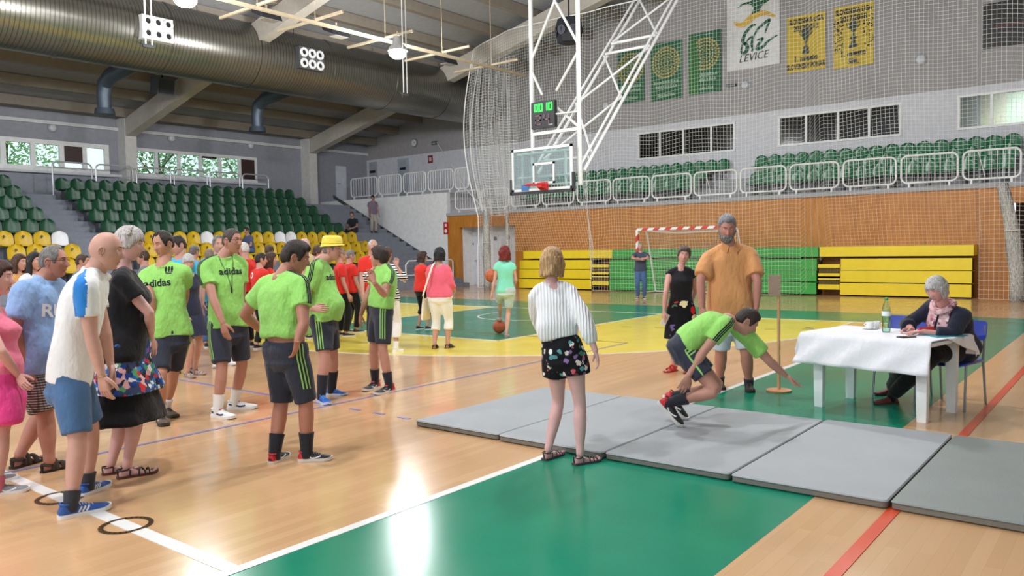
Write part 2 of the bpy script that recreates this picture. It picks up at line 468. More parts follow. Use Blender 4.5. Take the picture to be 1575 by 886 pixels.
def add_hand(mb, w, d, nrm, side, s=1.0, curl=.35, n=7, spread=.12, thumb=.5):
    d = V(d).normalized(); nrm = V(nrm); nrm = (nrm - d * nrm.dot(d)).normalized(); tl = d.cross(nrm) * side
    w = V(w); rings = []
    for y, hw, ht, dz in ((-.022, .026, .020, 0), (.0, .027, .019, 0), (.03, .034, .017, .001), (.06, .040, .0155, .001), (.085, .041, .013, .0), (.097, .036, .009, -.001)):
        c = w + d * (y * s) - nrm * (dz * s)
        rings.append([c + tl * (hw * s * math.copysign(abs(math.cos(a)) ** .8, math.cos(a))) + nrm * (ht * s * math.copysign(abs(math.sin(a)) ** .8, math.sin(a))) for a in [2 * math.pi * i / 12 for i in range(12)]])
    mb.loft(rings)
    for k, (o, ln, sp) in enumerate(((.030, .074, 1), (.010, .083, .35), (-.0105, .077, -.35), (-.030, .060, -1))):
        p = w + d * (.088 * s) + tl * (o * s); a = curl * (.35 + .12 * k); pts = [p - d * .012 * s, p]
        for seg in (.45, .32, .23):
            q = (d * math.cos(a) + nrm * math.sin(a) + tl * (sp * spread)).normalized(); p = p + q * (ln * seg * s); pts.append(p); a += curl * (.75 + .1 * k)
        mb.tube(pts, [r * s for r in (.0088, .0092, .0085, .0078, .0062)], n, ball=True)
    p = w + d * (.022 * s) + tl * (.024 * s); pts = [p]
    q = (d * (.72 - .1 * thumb) + tl * (.35 + .5 * thumb) + nrm * .35).normalized(); p = p + q * (.042 * s); pts.append(p)
    q = (d * .9 + tl * (.1 + .4 * thumb) + nrm * (.35 + .3 * curl)).normalized(); p = p + q * (.033 * s); pts.append(p)
    q = (d * .95 + tl * .08 + nrm * (.3 + .4 * curl)).normalized(); pts.append(p + q * (.026 * s))
    mb.tube(pts, [r * s for r in (.015, .0122, .0105, .0082)], n, ball=True)
SHOE_Q = (0, .04, .12, .25, .38, .5, .65, .8, .92, .98, 1.0)
SHOE_W = (.020, .030, .035, .035, .035, .038, .045, .046, .038, .023, .010)
SHOE_T = (.050, .074, .083, .082, .076, .065, .053, .046, .040, .033, .026)
def foot_frame(heel, fw, up, L): return V(heel), V(fw).normalized(), V(up).normalized(), V(fw).cross(V(up)).normalized(), L
def shoe_rings(fr, w=SHOE_W, t=SHOE_T, z0=.012, dw=0, n=12, lift=.012):
    h, f, u, r, L = fr; k = L / .28; R = []
    for q, ww, tt in zip(SHOE_Q, w, t):
        zb = z0 * k + lift * k * max(0, (q - .75) / .25) ** 2
        c = h + f * (q * L); row = []
        for i in range(n):
            a = -.25 + (math.pi + .5) * i / (n - 1)
            row.append(c + r * ((ww + dw) * k * math.copysign(abs(math.cos(a)) ** .75, math.cos(a))) + u * (zb + max(0, math.sin(a)) ** .8 * max(.004, tt * k - zb) - (.002 if i in (0, n - 1) else 0)))
        R.append(row)
    return R
def sole_mesh(fr, th=.024, dw=.004, lift=.012, z0=0.0):
    h, f, u, r, L = fr; k = L / .28; mb = MB(); R = []
    for q, ww in zip(SHOE_Q, SHOE_W):
        e = lift * k * max(0, (q - .75) / .25) ** 2 + z0; w = (ww + dw) * k; c = h + f * ((q - .5) * 1.02 * L + .5 * L)
        R.append([c + r * w + u * e, c + r * w + u * (e + th * k), c - r * w + u * (e + th * k), c - r * w + u * e])
    mb.loft(R); return mb
def make_shoe(root, fr, st):
    """st: dict(kind, up, sole, lace, accent)"""
    kind = st.get('kind', 'sneaker')
    h, f, u, r, L = fr; k = L / .28
    if kind in ('sneaker', 'slipon'):
        mb = MB(); mb.loft(shoe_rings(fr)); b = bvh_of(mb)
        sh = mb.build('shoe', st['up'], root)
        if st.get('label'): sh['label'] = st['label']
        sole_mesh(fr).build('sole', st['sole'], sh, sharp=50)
        if kind == 'sneaker':
            q = MB()
            q.tube([h + f * ((.135 + .105 * math.cos(a)) * L) + r * (.034 * k * math.sin(a)) + u * (.081 * k - .004 * math.cos(a) * k) for a in [2 * math.pi * i / 16 for i in range(16)]], .0065 * k, 6, closed=True)
            q.build('ankle_collar', st.get('collar', st['up']), sh)
            q = MB()
            for i in range(5):
                y = .36 + i * .065; zt = np.interp(y, SHOE_Q, SHOE_T) * k
                q.tube([h + f * (y * L + .008 * abs(j) * k) + r * (j * .019 * k) + u * (zt + .003 * k - abs(j) ** 2 * .009 * k) for j in (-1, -.5, 0, .5, 1)], .0028 * k, 5)
            q.tube([h + f * (.36 * L) + u * .079 * k, h + f * (.37 * L) + r * .022 * k + u * .088 * k, h + f * (.39 * L) + r * .03 * k + u * .066 * k], .0026 * k, 5)
            q.tube([h + f * (.36 * L) + u * .079 * k, h + f * (.37 * L) - r * .022 * k + u * .088 * k, h + f * (.39 * L) - r * .03 * k + u * .066 * k], .0026 * k, 5)
            q.build('laces', st.get('lace', st['sole']), sh)
            if 'tongue' in st:
                q = MB(); q.ball(h + f * (.34 * L) + u * .084 * k, (.024 * k, .03 * k, .010 * k), Matrix((r, f, u)).transposed() @ Matrix.Rotation(-.5, 3, 'X'))
                q.build('tongue', st['tongue'], sh)
        if 'accent' in st:
            q = MB()
            for sd in (-1, 1):
                if st.get('mark') == 'swoosh':
                    strip(q, b, [h + f * (.30 * L) + u * .045 * k, h + f * (.42 * L) + u * .028 * k, h + f * (.52 * L) + u * .03 * k, h + f * (.68 * L) + u * .044 * k], [r * sd] * 4, .010 * k, 0, .0015, .1)
                elif st.get('mark') == 'panel':
                    strip(q, b, [h + f * (.06 * L) + u * .055 * k, h + f * (.25 * L) + u * .045 * k, h + f * (.45 * L) + u * .032 * k, h + f * (.62 * L) + u * .04 * k], [r * sd] * 4, .016 * k, 0, .0015, .1)
                else:
                    for i in range(3):
                        y = .40 + i * .072
                        strip(q, b, [h + f * ((y - .05) * L) + u * .027 * k, h + f * ((y + .02) * L) + u * .055 * k], [r * sd] * 2, .010 * k, 0, .0015, .1, 5)
            if q.f: q.build('side_stripes', st['accent'], sh)
        if 'heel' in st:
            q = MB(); q.loft([[p + (p - h).normalized() * .0 for p in row] for row in shoe_rings(fr, dw=.0015, z0=.014)[0:4]])
            q.build('heel_counter', st['heel'], sh)
        return sh
    # sandals: sole, straps over the skin foot
    so = sole_mesh(fr, .018, .002); sh = so.build('sandal', st['sole'], root, sharp=50)
    q = MB(); sw = st.get('w', .008)
    def band(y, zt, wd, wdt, y2=None):
        q.tube([h + f * ((y + (0 if y2 is None else (y2 - y)) * (math.cos(a) * .5 + .5)) * L) + r * (wd * k * math.cos(a)) + u * (.012 * k + zt * k * math.sin(a)) for a in [math.pi * i / 10 for i in range(11)]], [wdt * k] * 11, 6, flat=.45, side=f)
    if st.get('thick'):
        band(.62, .050, .049, .024); band(.40, .082, .042, .020)
    else:
        band(.76, .038, .047, sw); band(.66, .046, .046, sw, .50)
        band(.50, .046, .046, sw, .66)
    q.tube([h + f * ((.17 - .155 * math.cos(a)) * L) + r * (.036 * k * math.sin(a)) + u * (.06 * k + .02 * k * (1 - abs(math.sin(a))) * (1 if math.cos(a) < 0 else .6)) for a in [2 * math.pi * i / 16 for i in range(16)]], sw * k, 6, closed=True, flat=.5)
    q.tube([h + f * (.05 * L) + u * .012 * k, h + f * (.012 * L) + u * .04 * k, h + f * (.015 * L) + u * .07 * k], sw * k, 6)
    for sd in (-1, 1): q.tube([h + f * (.3 * L) + r * sd * .035 * k + u * .06 * k, h + f * (.28 * L) + r * sd * .04 * k + u * .012 * k], sw * k, 6)
    q.build('straps', st['up'], sh)
    return sh
def add_barefoot(mb, fr):
    h, f, u, r, L = fr; k = L / .28
    w = (.016, .024, .030, .030, .030, .033, .040, .042, .036, .026, .01)
    t = (.045, .065, .078, .080, .070, .058, .044, .034, .026, .022, .018)
    f2 = (h + f * .012 * k, f, u, r, L * .84); mb.loft(shoe_rings(f2, w, t, .016, 0, 12, 0))
    for i, (x, y, rr) in enumerate(((.026, .93, .013), (.010, .95, .0095), (-.004, .93, .009), (-.017, .90, .0085), (-.029, .86, .008))):
        mb.ball(h + f * (y * L) + r * (x * k) * fr_side(fr) + u * (.016 * k + rr * .8 * k), (rr * k, rr * 1.7 * k, rr * k), Matrix((r, f, u)).transposed(), 8, 6)
_SIDE = {}
def fr_side(fr): return _SIDE.get('s', 1)

MALE = [(-.22, .06, .055, .07), (-.15, .148, .085, .105), (0, .168, .10, .115), (.2, .156, .105, .098), (.38, .146, .104, .090), (.6, .156, .112, .098), (.78, .166, .106, .105), (.9, .152, .085, .093), (.97, .10, .06, .07), (1.03, .058, .055, .058)]
FEMALE = [(-.22, .06, .055, .07), (-.15, .150, .085, .110), (0, .172, .098, .122), (.2, .150, .096, .098), (.40, .126, .090, .080), (.6, .138, .100, .086), (.78, .144, .092, .092), (.9, .130, .075, .082), (.97, .085, .055, .06), (1.03, .048, .046, .05)]
SKIN_D = 'd2a083'
class Person:
    def __init__(s, J, sex='m', h=1.75, fat=1.0, belly=0., bust=0., bow=.012, wide=1.0, **kw):
        s.J = J; s.s = h / 1.75; s.sex = sex; s.fat = fat; s.belly = belly; s.bust = bust or (.045 if sex == 'f' else 0); s.bow = bow; s.wide = wide
        s.up = (J['neck'] - J['pel']).normalized()
        s.rp = s._orth(J['pel_r']); s.rc = s._orth(J['chest_r'])
        s.T_L = (J['neck'] - J['pel']).length
        S = s.s; hw = (.083 if sex == 'm' else .085) * S * wide
        sw = (.180 if sex == 'm' else .152) * S * (1 + (wide - 1) * .6)
        s.hip = [J['pel'] + s.rp * (-hw), J['pel'] + s.rp * hw]
        c = s.spine(.86)
        sh = J.get('shrug', (0, 0))
        s.sho = [c - s.rc * sw + s.up * sh[0], c + s.rc * sw + s.up * sh[1]]
        if 'sho' in J:
            for i in (0, 1):
                if J['sho'][i] is not None: s.sho[i] = J['sho'][i]
        s.UA, s.FA, s.TH, s.SK = .29 * S, .255 * S, .43 * S, .42 * S
    def _orth(s, r):
        r = V(r) - s.up * V(r).dot(s.up); return r.normalized()
    def spine(s, t):
        f = s.up.cross(s.rc); return s.J['pel'].lerp(s.J['neck'], t) - f * (s.bow * s.s * 4 * max(0, t) * max(0, 1 - t))
    def axes(s, t):
        r = s.rp.lerp(s.rc, min(1, max(0, t))).normalized(); return r, s.up.cross(r).normalized()
    def prof(s, t):
        tab = MALE if s.sex == 'm' else FEMALE
        xs = [p[0] for p in tab]; o = [float(np.interp(t, xs, [p[i] for p in tab])) * s.s for i in (1, 2, 3)]
        g = 1 + (s.fat - 1) * math.exp(-((t - .25) / .45) ** 2)
        o[0] *= g * s.wide ** .8; o[2] *= 1 + (g - 1) * .6
        o[1] = o[1] * (1 + (g - 1) * .5) + s.s * (s.belly * math.exp(-((t - .28) / .24) ** 2) + s.bust * math.exp(-((t - .68) / .11) ** 2))
        return o
    def ring(s, t, eps=0., n=24, flare=0., k=1.0):
        hw, df, db = s.prof(t); r, f = s.axes(t); c = s.spine(t); out = []
        for i in range(n):
            a = 2 * math.pi * i / n; ca, sa = math.cos(a), math.sin(a)
            out.append(c + r * ((hw * k + eps + flare) * math.copysign(abs(ca) ** .85, ca)) + f * (((df if sa > 0 else db) * k + eps + flare) * math.copysign(abs(sa) ** .9, sa)))
        return out
    def two_bone(s, a, b, l1, l2, pole):
        d = b - a; L = min(d.length, (l1 + l2) * .999); dn = d.normalized()
        x = (l1 * l1 - l2 * l2 + L * L) / (2 * L); hh = math.sqrt(max(0, l1 * l1 - x * x))
        if d.length > l1 + l2: return a.lerp(b, l1 / (l1 + l2))
        p = pole - dn * pole.dot(dn); return a + dn * x + p.normalized() * hh
    def legpt(s, i, q):
        h, k, a = s.hip[i], s.kne[i], s.ank[i]; return h.lerp(k, q) if q < 1 else k.lerp(a, q - 1)
    def armpt(s, i, q):
        a, b, c = s.sho[i], s.elb[i], s.wri[i]; return a.lerp(b, q) if q < 1 else b.lerp(c, q - 1)

LEG_Q = (-.12, 0, .25, .5, .8, .95, 1.05, 1.3, 1.55, 1.82, 2.0)
LEG_R = {'m': (.080, .088, .084, .074, .059, .055, .053, .056, .050, .037, .036), 'f': (.082, .090, .084, .070, .054, .049, .047, .051, .045, .033, .032)}
ARM_Q = (0, .2, .5, .85, 1.0, 1.25, 1.6, 1.9, 2.0)
ARM_R = {'m': (.058, .056, .050, .043, .041, .043, .036, .028, .027), 'f': (.047, .045, .041, .036, .034, .036, .031, .024, .023)}
def person(name, label, J, spec, hairspec=None, vox=.012):
    """J: joints in the hall; spec: look. returns (root, Person)"""
    p = Person(J, **spec); S = p.s; sex = p.sex
    root = thing(name, J['ground'], label, 'person', spec.get('group'))
    if J.get('straight'):
        tot = max((p.hip[i] - (V(J['feet'][i][0]) + V(J['feet'][i][1]).normalized() * (.25 * J['feet'][i][2]) + Z * (.085 * J['feet'][i][2] / .28))).length for i in (0, 1)) * J['straight']
        p.TH, p.SK = tot * .508, tot * .492
    fr = []; p.ank = []; p.kne = []
    for i in (0, 1):
        heel, fw, L = J['feet'][i]; up = J.get('footup', (Z, Z))[i]
        fr.append(foot_frame(heel, fw, up, L)); p.ank.append(V(heel) + V(fw).normalized() * (.25 * L) + V(up).normalized() * (.085 * L / .28))
        k = J.get('knees', (None, None))[i]
        p.kne.append(k if k is not None else p.two_bone(p.hip[i], p.ank[i], p.TH, p.SK, J.get('pole', (None, None))[i] or (V(fw).normalized() + p.axes(0)[1] * .6)))
    p.elb = []; p.wri = []
    for i in (0, 1):
        e, w = J['arms'][i](p, i); p.elb.append(e); p.wri.append(w)
    p.fr = fr
    # body: torso, neck, limbs fused into one surface
    mb = MB(); f = p.fat
    mb.loft([p.ring(t, -.004, 20, 0, .95) for t in (-.2, -.15, -.08, 0, .1, .2, .3, .4, .5, .6, .7, .78, .84, .9, .95, 1.0)])
    Hc = J['head']; Rh_ = J['headR']; hs = J.get('hs', S)
    nk = .061 if sex == 'm' else .048
    nk *= S * (1 + (f - 1) * .5)
    hb = Hc + Rh_ @ V((0, -.022, -.07)) * hs
    mb.tube([p.spine(.93), J['neck'].lerp(p.spine(.93), .3), J['neck'].lerp(hb, .45), hb, Hc + Rh_ @ V((0, -.015, 0)) * hs], [nk * 1.35, nk * 1.18, nk, nk * .98, nk * .8], 14)
    gl = LEG_R[sex]; ga = ARM_R[sex]; fl = 1 + (f - 1) * .6
    for i in (0, 1):
        mb.tube([p.sho[i].lerp(p.spine(.97), .85), p.sho[i].lerp(p.spine(.97), .4), p.sho[i]], [nk * .9, .052 * S, ga[0] * S * fl], 12, ball=True)
        rr = [r * S * fl for r in gl]
        mb.tube([p.legpt(i, q) if q >= 0 else p.hip[i] + p.up * .04 * S for q in LEG_Q], rr, 16, ball=True)
        c = p.legpt(i, 1.32); bk = -(p.axes(0)[1]); sh = (p.ank[i] - p.kne[i]).normalized()
        ff = V(J['feet'][i][1]).normalized(); bk = -(ff - sh * ff.dot(sh))
        if bk.length > .2: mb.ball(c + bk.normalized() * .016 * S, (.040 * S * fl, .040 * S * fl, .095 * S), Z.rotation_difference(sh).to_matrix(), 12, 8)
        mb.tube([p.armpt(i, q) for q in ARM_Q], [r * S * fl for r in ga], 12, ball=True)
        if spec.get('feet', ('shoe',))[0] == 'sandal': pass
    b = remesh(mb, vox * S, 5)
    body = MB(); body.v = list(b.v); body.f = list(b.f); body.m = list(b.m)
    Tm = lambda q: Hc + Rh_ @ (q * hs)
    add_head(body, Tm, sex == 'f', brow=spec.get('brow', True))
    for i in (0, 1):
        hd = J.get('hands', ({}, {}))[i] or {}
        fa = (p.wri[i] - p.elb[i]).normalized()
        d = hd.get('d', fa); d = V(d)
        inn = p.spine(.1) - p.wri[i]; inn = inn - d * inn.dot(d)
        n = V(hd['n']) if 'n' in hd else inn
        add_hand(body, p.wri[i], d, n, 1 if i else -1, S * (1.0 if sex == 'm' else .9), hd.get('curl', .35), 7 if vox < .015 else 5, hd.get('spread', .06), hd.get('thumb', .5))
        fs = spec.get('foot', [None, None])
        if fs[i] and fs[i].get('kind') in ('sandal', 'bare'):
            _SIDE['s'] = -1 if i else 1
            add_barefoot(body, fr[i])
    sk = skin(spec.get('skin', SKIN_D))
    lip = mat(spec.get('lip', shade(spec.get('skin', SKIN_D), .84)), .4)
    body.build('body', [sk, mat('f2ece6', .25), mat(spec.get('iris', '3b2a1e'), .2), lip, hairmat(spec.get('browc', '4a3626'))], root)
    p.Tm = Tm; p.Hc = Hc; p.Rh = Rh_; p.hs = hs; p.body = b; p.root = root
    for i in (0, 1):
        fs = spec.get('foot', [None, None])[i]
        if not fs or fs.get('kind') == 'bare': continue
        if fs.get('sock'):
            q = MB(); sh = (p.kne[i] - p.ank[i]).normalized(); hgt = fs.get('sockh', .1)
            rs = gl[-1] * S * fl
            uu = fr[i][2]
            q.tube([p.ank[i] - uu * .055, p.ank[i] - uu * .01, p.ank[i] + sh * hgt * .5, p.ank[i] + sh * hgt, p.ank[i] + sh * hgt], [rs + .004, rs + .008, rs + .008 + .004 * hgt / .1, rs + .010 + .008 * hgt / .1, rs + .002], 14)
            q.build('sock', fs['sock'], root)
        make_shoe(root, fr[i], fs)
    return root, p
def w_hair(p, root, style, m, th=.014, rough=.2, seed=0, curtain=None, lift=0., extra=None):
    q = MB()
    if style: add_hair(q, p.Tm, style, th, rough, seed, lift)
    if curtain: add_curtain(q, p.Tm, **curtain)
    if extra: extra(q)
    return q.build('hair', m, root, sharp=0)
def w_beard(p, root, m, th=.014):
    q = MB(); add_beard(q, p.Tm, th); return q.build('beard', m, root, sharp=0)
def w_glasses(p, root, m, half=False):
    q = MB()
    for sx in (-1, 1):
        y = face_y(sx * .032, .016) + .016
        q.tube([p.Tm(V((sx * .033 + .023 * math.cos(a), y - abs(math.cos(a)) * .002, .012 + .015 * math.sin(a)))) for a in [2 * math.pi * i / 16 for i in range(16)]], .0016 * p.hs, 5, closed=True)
        q.tube([p.Tm(V((sx * .056, y - .002, .018))), p.Tm(V((sx * .075, y - .03, .018))), p.Tm(V((sx * .081, .0, .014))), p.Tm(V((sx * .080, -.022, .0)))], .0018 * p.hs, 5)
    q.tube([p.Tm(V((-.010, face_y(0, .016) + .006, .016))), p.Tm(V((0, face_y(0, .016) + .010, .019))), p.Tm(V((.010, face_y(0, .016) + .006, .016)))], .0016 * p.hs, 5)
    return q.build('glasses', m, root)
def w_shirt(p, root, m, hem=-.12, eps=.02, sleeve=.6, sr=.022, flare=.008, top=.975, name='shirt', vox=.012, wr=.005, seed=0, sleeves=(True, True), tuck=0., blouse=None, srend=None, cuff=None):
    S = p.s; fl = 1 + (p.fat - 1) * .6; mb = MB(); ts = [hem + (top - hem) * k / 13 for k in range(14)]
    R = []
    for t in ts:
        e = eps * S * (1 if t < .8 else 1 - .6 * (t - .8) / .16) + flare * S * max(0, (.5 - t))
        if tuck and t < hem + .12: e -= tuck * (1 - (t - hem) / .12)
        if blouse: e += blouse(t)
        R.append(p.ring(t, e, 26))
    mb.loft(R); nk = (.058 if p.sex == 'm' else .048) * S
    for i in (0, 1):
        r0 = ARM_R[p.sex][0] * S * fl
        mb.tube([p.sho[i].lerp(p.spine(1.0), .80), p.sho[i].lerp(p.spine(.98), .4), p.sho[i]], [nk * .98, .064 * S + eps * .35, r0 + eps * .65], 12, ball=True)
        if sleeve and sleeves[i]:
            n = 7; qs = [sleeve * k / (n - 1) for k in range(n)]
            rad = [(float(np.interp(q, ARM_Q, ARM_R[p.sex])) * S * fl + sr * S * (.55 + .45 * k / (n - 1))) if not srend else float(np.interp(k / (n - 1), [0, 1], [r0 + .01, srend])) for k, q in enumerate(qs)]
            if cuff: rad[-1] = cuff; rad[-2] = max(rad[-2], cuff + .008)
            mb.tube([p.armpt(i, q) for q in qs], rad, 14)
    if sleeve:
        c0 = p.spine(.985); r_, f_ = p.axes(1); k_ = nk * 1.25
        mb.tube([c0 + r_ * (k_ * math.cos(a)) + f_ * (k_ * math.sin(a) * 1.05 + .006) + p.up * (-.012 * math.sin(a)) for a in [2 * math.pi * k / 18 for k in range(18)]], .012 * S, 8, closed=True)
    r = remesh(mb, vox * S, 4)
    if wr: wrinkle(r, wr, 17, seed, .55)
    o = r.build(name, m, root, sharp=0, fixn=False)
    p.shirt = r; p.shirt_bvh = bvh_of(r); return o
def w_shorts(p, root, m, top=.14, eps=.022, length=.8, lr=.028, name='shorts', vox=.012, wr=.004, seed=3, flare=.0):
    S = p.s; fl = 1 + (p.fat - 1) * .6; mb = MB()
    ts = [top - (top + .24) * k / 8 for k in range(9)]
    mb.loft([p.ring(t, eps * S * (.45 if k == 0 else .8 if k == 1 else 1) + (.012 * S if t < -.1 else 0), 24) for k, t in enumerate(ts)])
    for i in (0, 1):
        n = 9; qs = [-.05 + (length + .05) * k / (n - 1) for k in range(n)]
        rad = [float(np.interp(q, LEG_Q, LEG_R[p.sex])) * S * fl + lr * S * ((.35, .6, .72)[k] if k < 3 else .7 + .3 * k / (n - 1)) + flare * k / (n - 1) for k, q in enumerate(qs)]
        rad[0] *= .9
        mb.tube([p.legpt(i, q) if q > 0 else p.hip[i] + p.up * (.03 * S) for q in qs], rad, 18)
    r = remesh(mb, vox * S, 3)
    if wr: wrinkle(r, wr, 13, seed, .5)
    o = r.build(name, m, root, sharp=0, fixn=False); p.shorts = r; p.shorts_bvh = bvh_of(r); return o
def w_skirt(p, root, m, t_top=.25, hem_z=.6, eps=.02, flare=.05, name='skirt', n=28, vox=.012, wr=.006, fwd=0., seed=5):
    mb = MB(); R = []
    for k in range(6): R.append(p.ring(t_top + (-.02 - t_top) * k / 5, eps * (.5 + .5 * min(1, k / 2)), n))
    last = R[-1]; c0 = sum(last, V()) / n; kn = (p.legpt(0, .9) + p.legpt(1, .9)) / 2; 
    for k in range(1, 8):
        f = k / 7; z = c0.z + (hem_z - c0.z) * f
        c = c0.lerp(V((kn.x, kn.y, 0)), f * .9); row = []
        for q in last:
            d = q - c0; d.z = 0; row.append(V((c.x, c.y, z)) + d * (1 + flare / .17 * f) + p.axes(0)[1] * fwd * f)
        R.append(row)
    mb.loft(R); r = remesh(mb, vox, 3)
    if wr: wrinkle(r, wr, 19, seed, .12)
    o = r.build(name, m, root, sharp=0, fixn=False); p.skirt_bvh = bvh_of(r); return o
def side_stripes(p, root, bvh, i, q0, q1, m, n=3, gap=.026, wid=.011, name='stripes', rot=0.):
    """three stripes down the outer side of a trouser leg"""
    q = MB(); out = p.rp * (1 if i else -1); f = p.axes(0)[1]; out = (out * math.cos(rot) + f * math.sin(rot)).normalized(); side = p.up.cross(out)
    for k in range(n):
        o = side * ((k - (n - 1) / 2) * gap)
        qs = [q0 + (q1 - q0) * j / 8 for j in range(9)]
        strip(q, bvh, [(p.legpt(i, a) if a > 0 else p.hip[i] + p.up * (-a * .43 * p.s)) + o for a in qs], [out] * 9, wid, 0, .003, .3, 24)
    return q.build(name, m, root, smooth=False) if q.f else None
def sleeve_stripes(p, root, i, m, end=.6, gap=.017, wid=.011, start=-.75, tilt=0.):
    q = MB(); out0 = p.up; path = []; outs = []
    arm = (p.elb[i] - p.sho[i]).normalized(); lat = p.rc * (1 if i else -1)
    o2 = lat - arm * lat.dot(arm); o2 = o2.normalized() if o2.length > .05 else p.up
    f = p.axes(1)[1]
    for k in range(3):
        path = []; outs = []
        off = f * ((k - 1) * gap)
        for a in (start, -.4, -.1, .12, .3, end * .8, end * .97):
            if a < 0: path.append(p.sho[i].lerp(p.spine(.985), -a) + off); outs.append(p.up + lat * .25 + f * tilt)
            else: path.append(p.sho[i].lerp(p.elb[i], a) + off); outs.append((p.up * max(0, .25 - a) * 3 + o2 + f * tilt))
        strip(q, p.shirt_bvh, path, outs, wid, 0, .003, .25, 26)
    return q.build('sleeve_stripes', m, root, smooth=False) if q.f else None
def chest_text(p, root, s, size, t, m, xoff=0., bold=0.006, name='chest_lettering', back=False, dy=0., yaw=0.):
    r, f = p.axes(t)
    if yaw:
        ca, sa = math.cos(math.radians(yaw)), math.sin(math.radians(yaw)); r, f = r * ca - f * sa, f * ca + r * sa
    ax = -r if not back else r
    vs_, fs = text_pts(s, size, 0, bold); q = MB()
    drape(q, p.shirt_bvh, vs_, fs, p.spine(t) + ax * xoff, ax, p.up, 0, .004, .45)
    return q.build(name, m, root, smooth=False) if q.f else None
def chest_shape(p, root, polys, t, m, xoff=0., name='chest_emblem'):
    r, f = p.axes(t); q = MB()
    for poly in polys: drape(q, p.shirt_bvh, poly, [tuple(range(len(poly)))], p.spine(t) - r * xoff, -r, p.up, 0, .004, .45)
    return q.build(name, m, root, smooth=False) if q.f else None
TREFOIL = [[(x + .012 * math.cos(a) * w, .012 + .026 * math.sin(a)) for a in [2 * math.pi * k / 10 for k in range(10)]] for x, w in ((-.026, .9), (0, .8), (.026, .9))] + [[(-.03, -.022), (.03, -.022), (.034, -.014), (-.034, -.014)], [(-.022, -.034), (.022, -.034), (.026, -.027), (-.026, -.027)]]

# -- front ends: joints read off the photograph (pixels) or posed upright
def ray_ball(c, px, L, sgn):
    d = _ray(*px).normalized(); o = EYE - c; b = o.dot(d); q = b * b - (o.dot(o) - L * L)
    if q < 0: t = -b; x = EYE + d * t; return c + (x - c).normalized() * L
    return EYE + d * (-b + sgn * math.sqrt(q))
def arm_px(e, se, w, sw):
    """elbow and wrist pixels; s = -1 nearer / +1 farther than the joint before"""
    def fn(p, i):
        E = ray_ball(p.sho[i], e, p.UA, se); W = ray_ball(E, w, p.FA, sw); return E, W
    return fn
def arm_at(e, w):
    """elbow and wrist as (pixel x, pixel y, metres farther than the shoulder)"""
    def fn(p, i):
        D = depth(p.sho[i]); return P(e[0], e[1], D + e[2]), P(w[0], w[1], D + w[2])
    return fn
def arm_dir(ang_out=8, ang_fwd=5, bend=15, bend_in=0.):
    """hanging arm: degrees outwards and forwards, elbow bend"""
    def fn(p, i):
        sg = 1 if i else -1; f = p.axes(1)[1]; dn = V((0, 0, -1)); lat = p.rc * sg
        u = (dn + lat * math.tan(math.radians(ang_out)) + f * math.tan(math.radians(ang_fwd))).normalized()
        E = p.sho[i] + u * p.UA
        b = math.radians(bend); w = (u * math.cos(b) + (f - lat * bend_in).normalized() * math.sin(b)).normalized()
        return E, E + w * p.FA
    return fn
def head_rot(yaw, pitch=0, roll=0):
    f = heading(yaw); r = heading(yaw + 90); R = Matrix((r, f, Z)).transposed()
    return R @ Matrix.Rotation(math.radians(-pitch), 3, 'X') @ Matrix.Rotation(math.radians(roll), 3, 'Y')
def joints_px(feet, pel, neck, head, ty, py=None, arms=None, dD=(0, 0, 0), z=0., D=None, L=None, **kw):
    """feet: ((heel px, toe px), ...) left then right"""
    F = []
    for (h, t) in feet:
        a = G(h[0], h[1], z); b = G(t[0], t[1], z); F.append((a, (b - a), L or min(max((b - a).length, .245), .295)))
    mid = sum((f[0] + f[1] * .35 for f in F), V()) / 2
    D0 = D or depth(mid)
    py = ty if py is None else py
    J = dict(feet=F, ground=V((mid.x, mid.y, z)), pel=P(pel[0], pel[1], D0 + dD[0]), neck=P(neck[0], neck[1], D0 + dD[1]), head=P(head[0], head[1], D0 + dD[2]),
             headR=head_rot(*head[2:]), chest_r=heading(ty + 90), pel_r=heading(py + 90), arms=arms)
    J['straight'] = 1.006
    J.update(kw); return J
def joints_up(x, y, h, yaw, z=0., hyaw=None, pitch=5, arms=None, step=.1, lean=.0, splay=12, **kw):
    """an upright standing figure"""
    S = h / 1.75; f = heading(yaw); r = heading(yaw + 90); o = V((x, y, z)); L = .26 * S
    F = []
    for sg in (-1, 1):
        d = heading(yaw + sg * splay); F.append((o + r * (sg * .10 * S) + f * (sg * step * .5) - d * (.25 * L), d, L))
    nk = o + V((0, 0, .838 * h)) + f * lean
    J = dict(feet=F, ground=o, pel=o + V((0, 0, .52 * h)), neck=nk, head=nk + V((0, 0, .098 * h)) + f * (.03 + lean * .5),
             headR=head_rot(yaw if hyaw is None else hyaw, pitch), chest_r=r, pel_r=r, arms=arms or (arm_dir(), arm_dir()))
    J.update(kw); return J
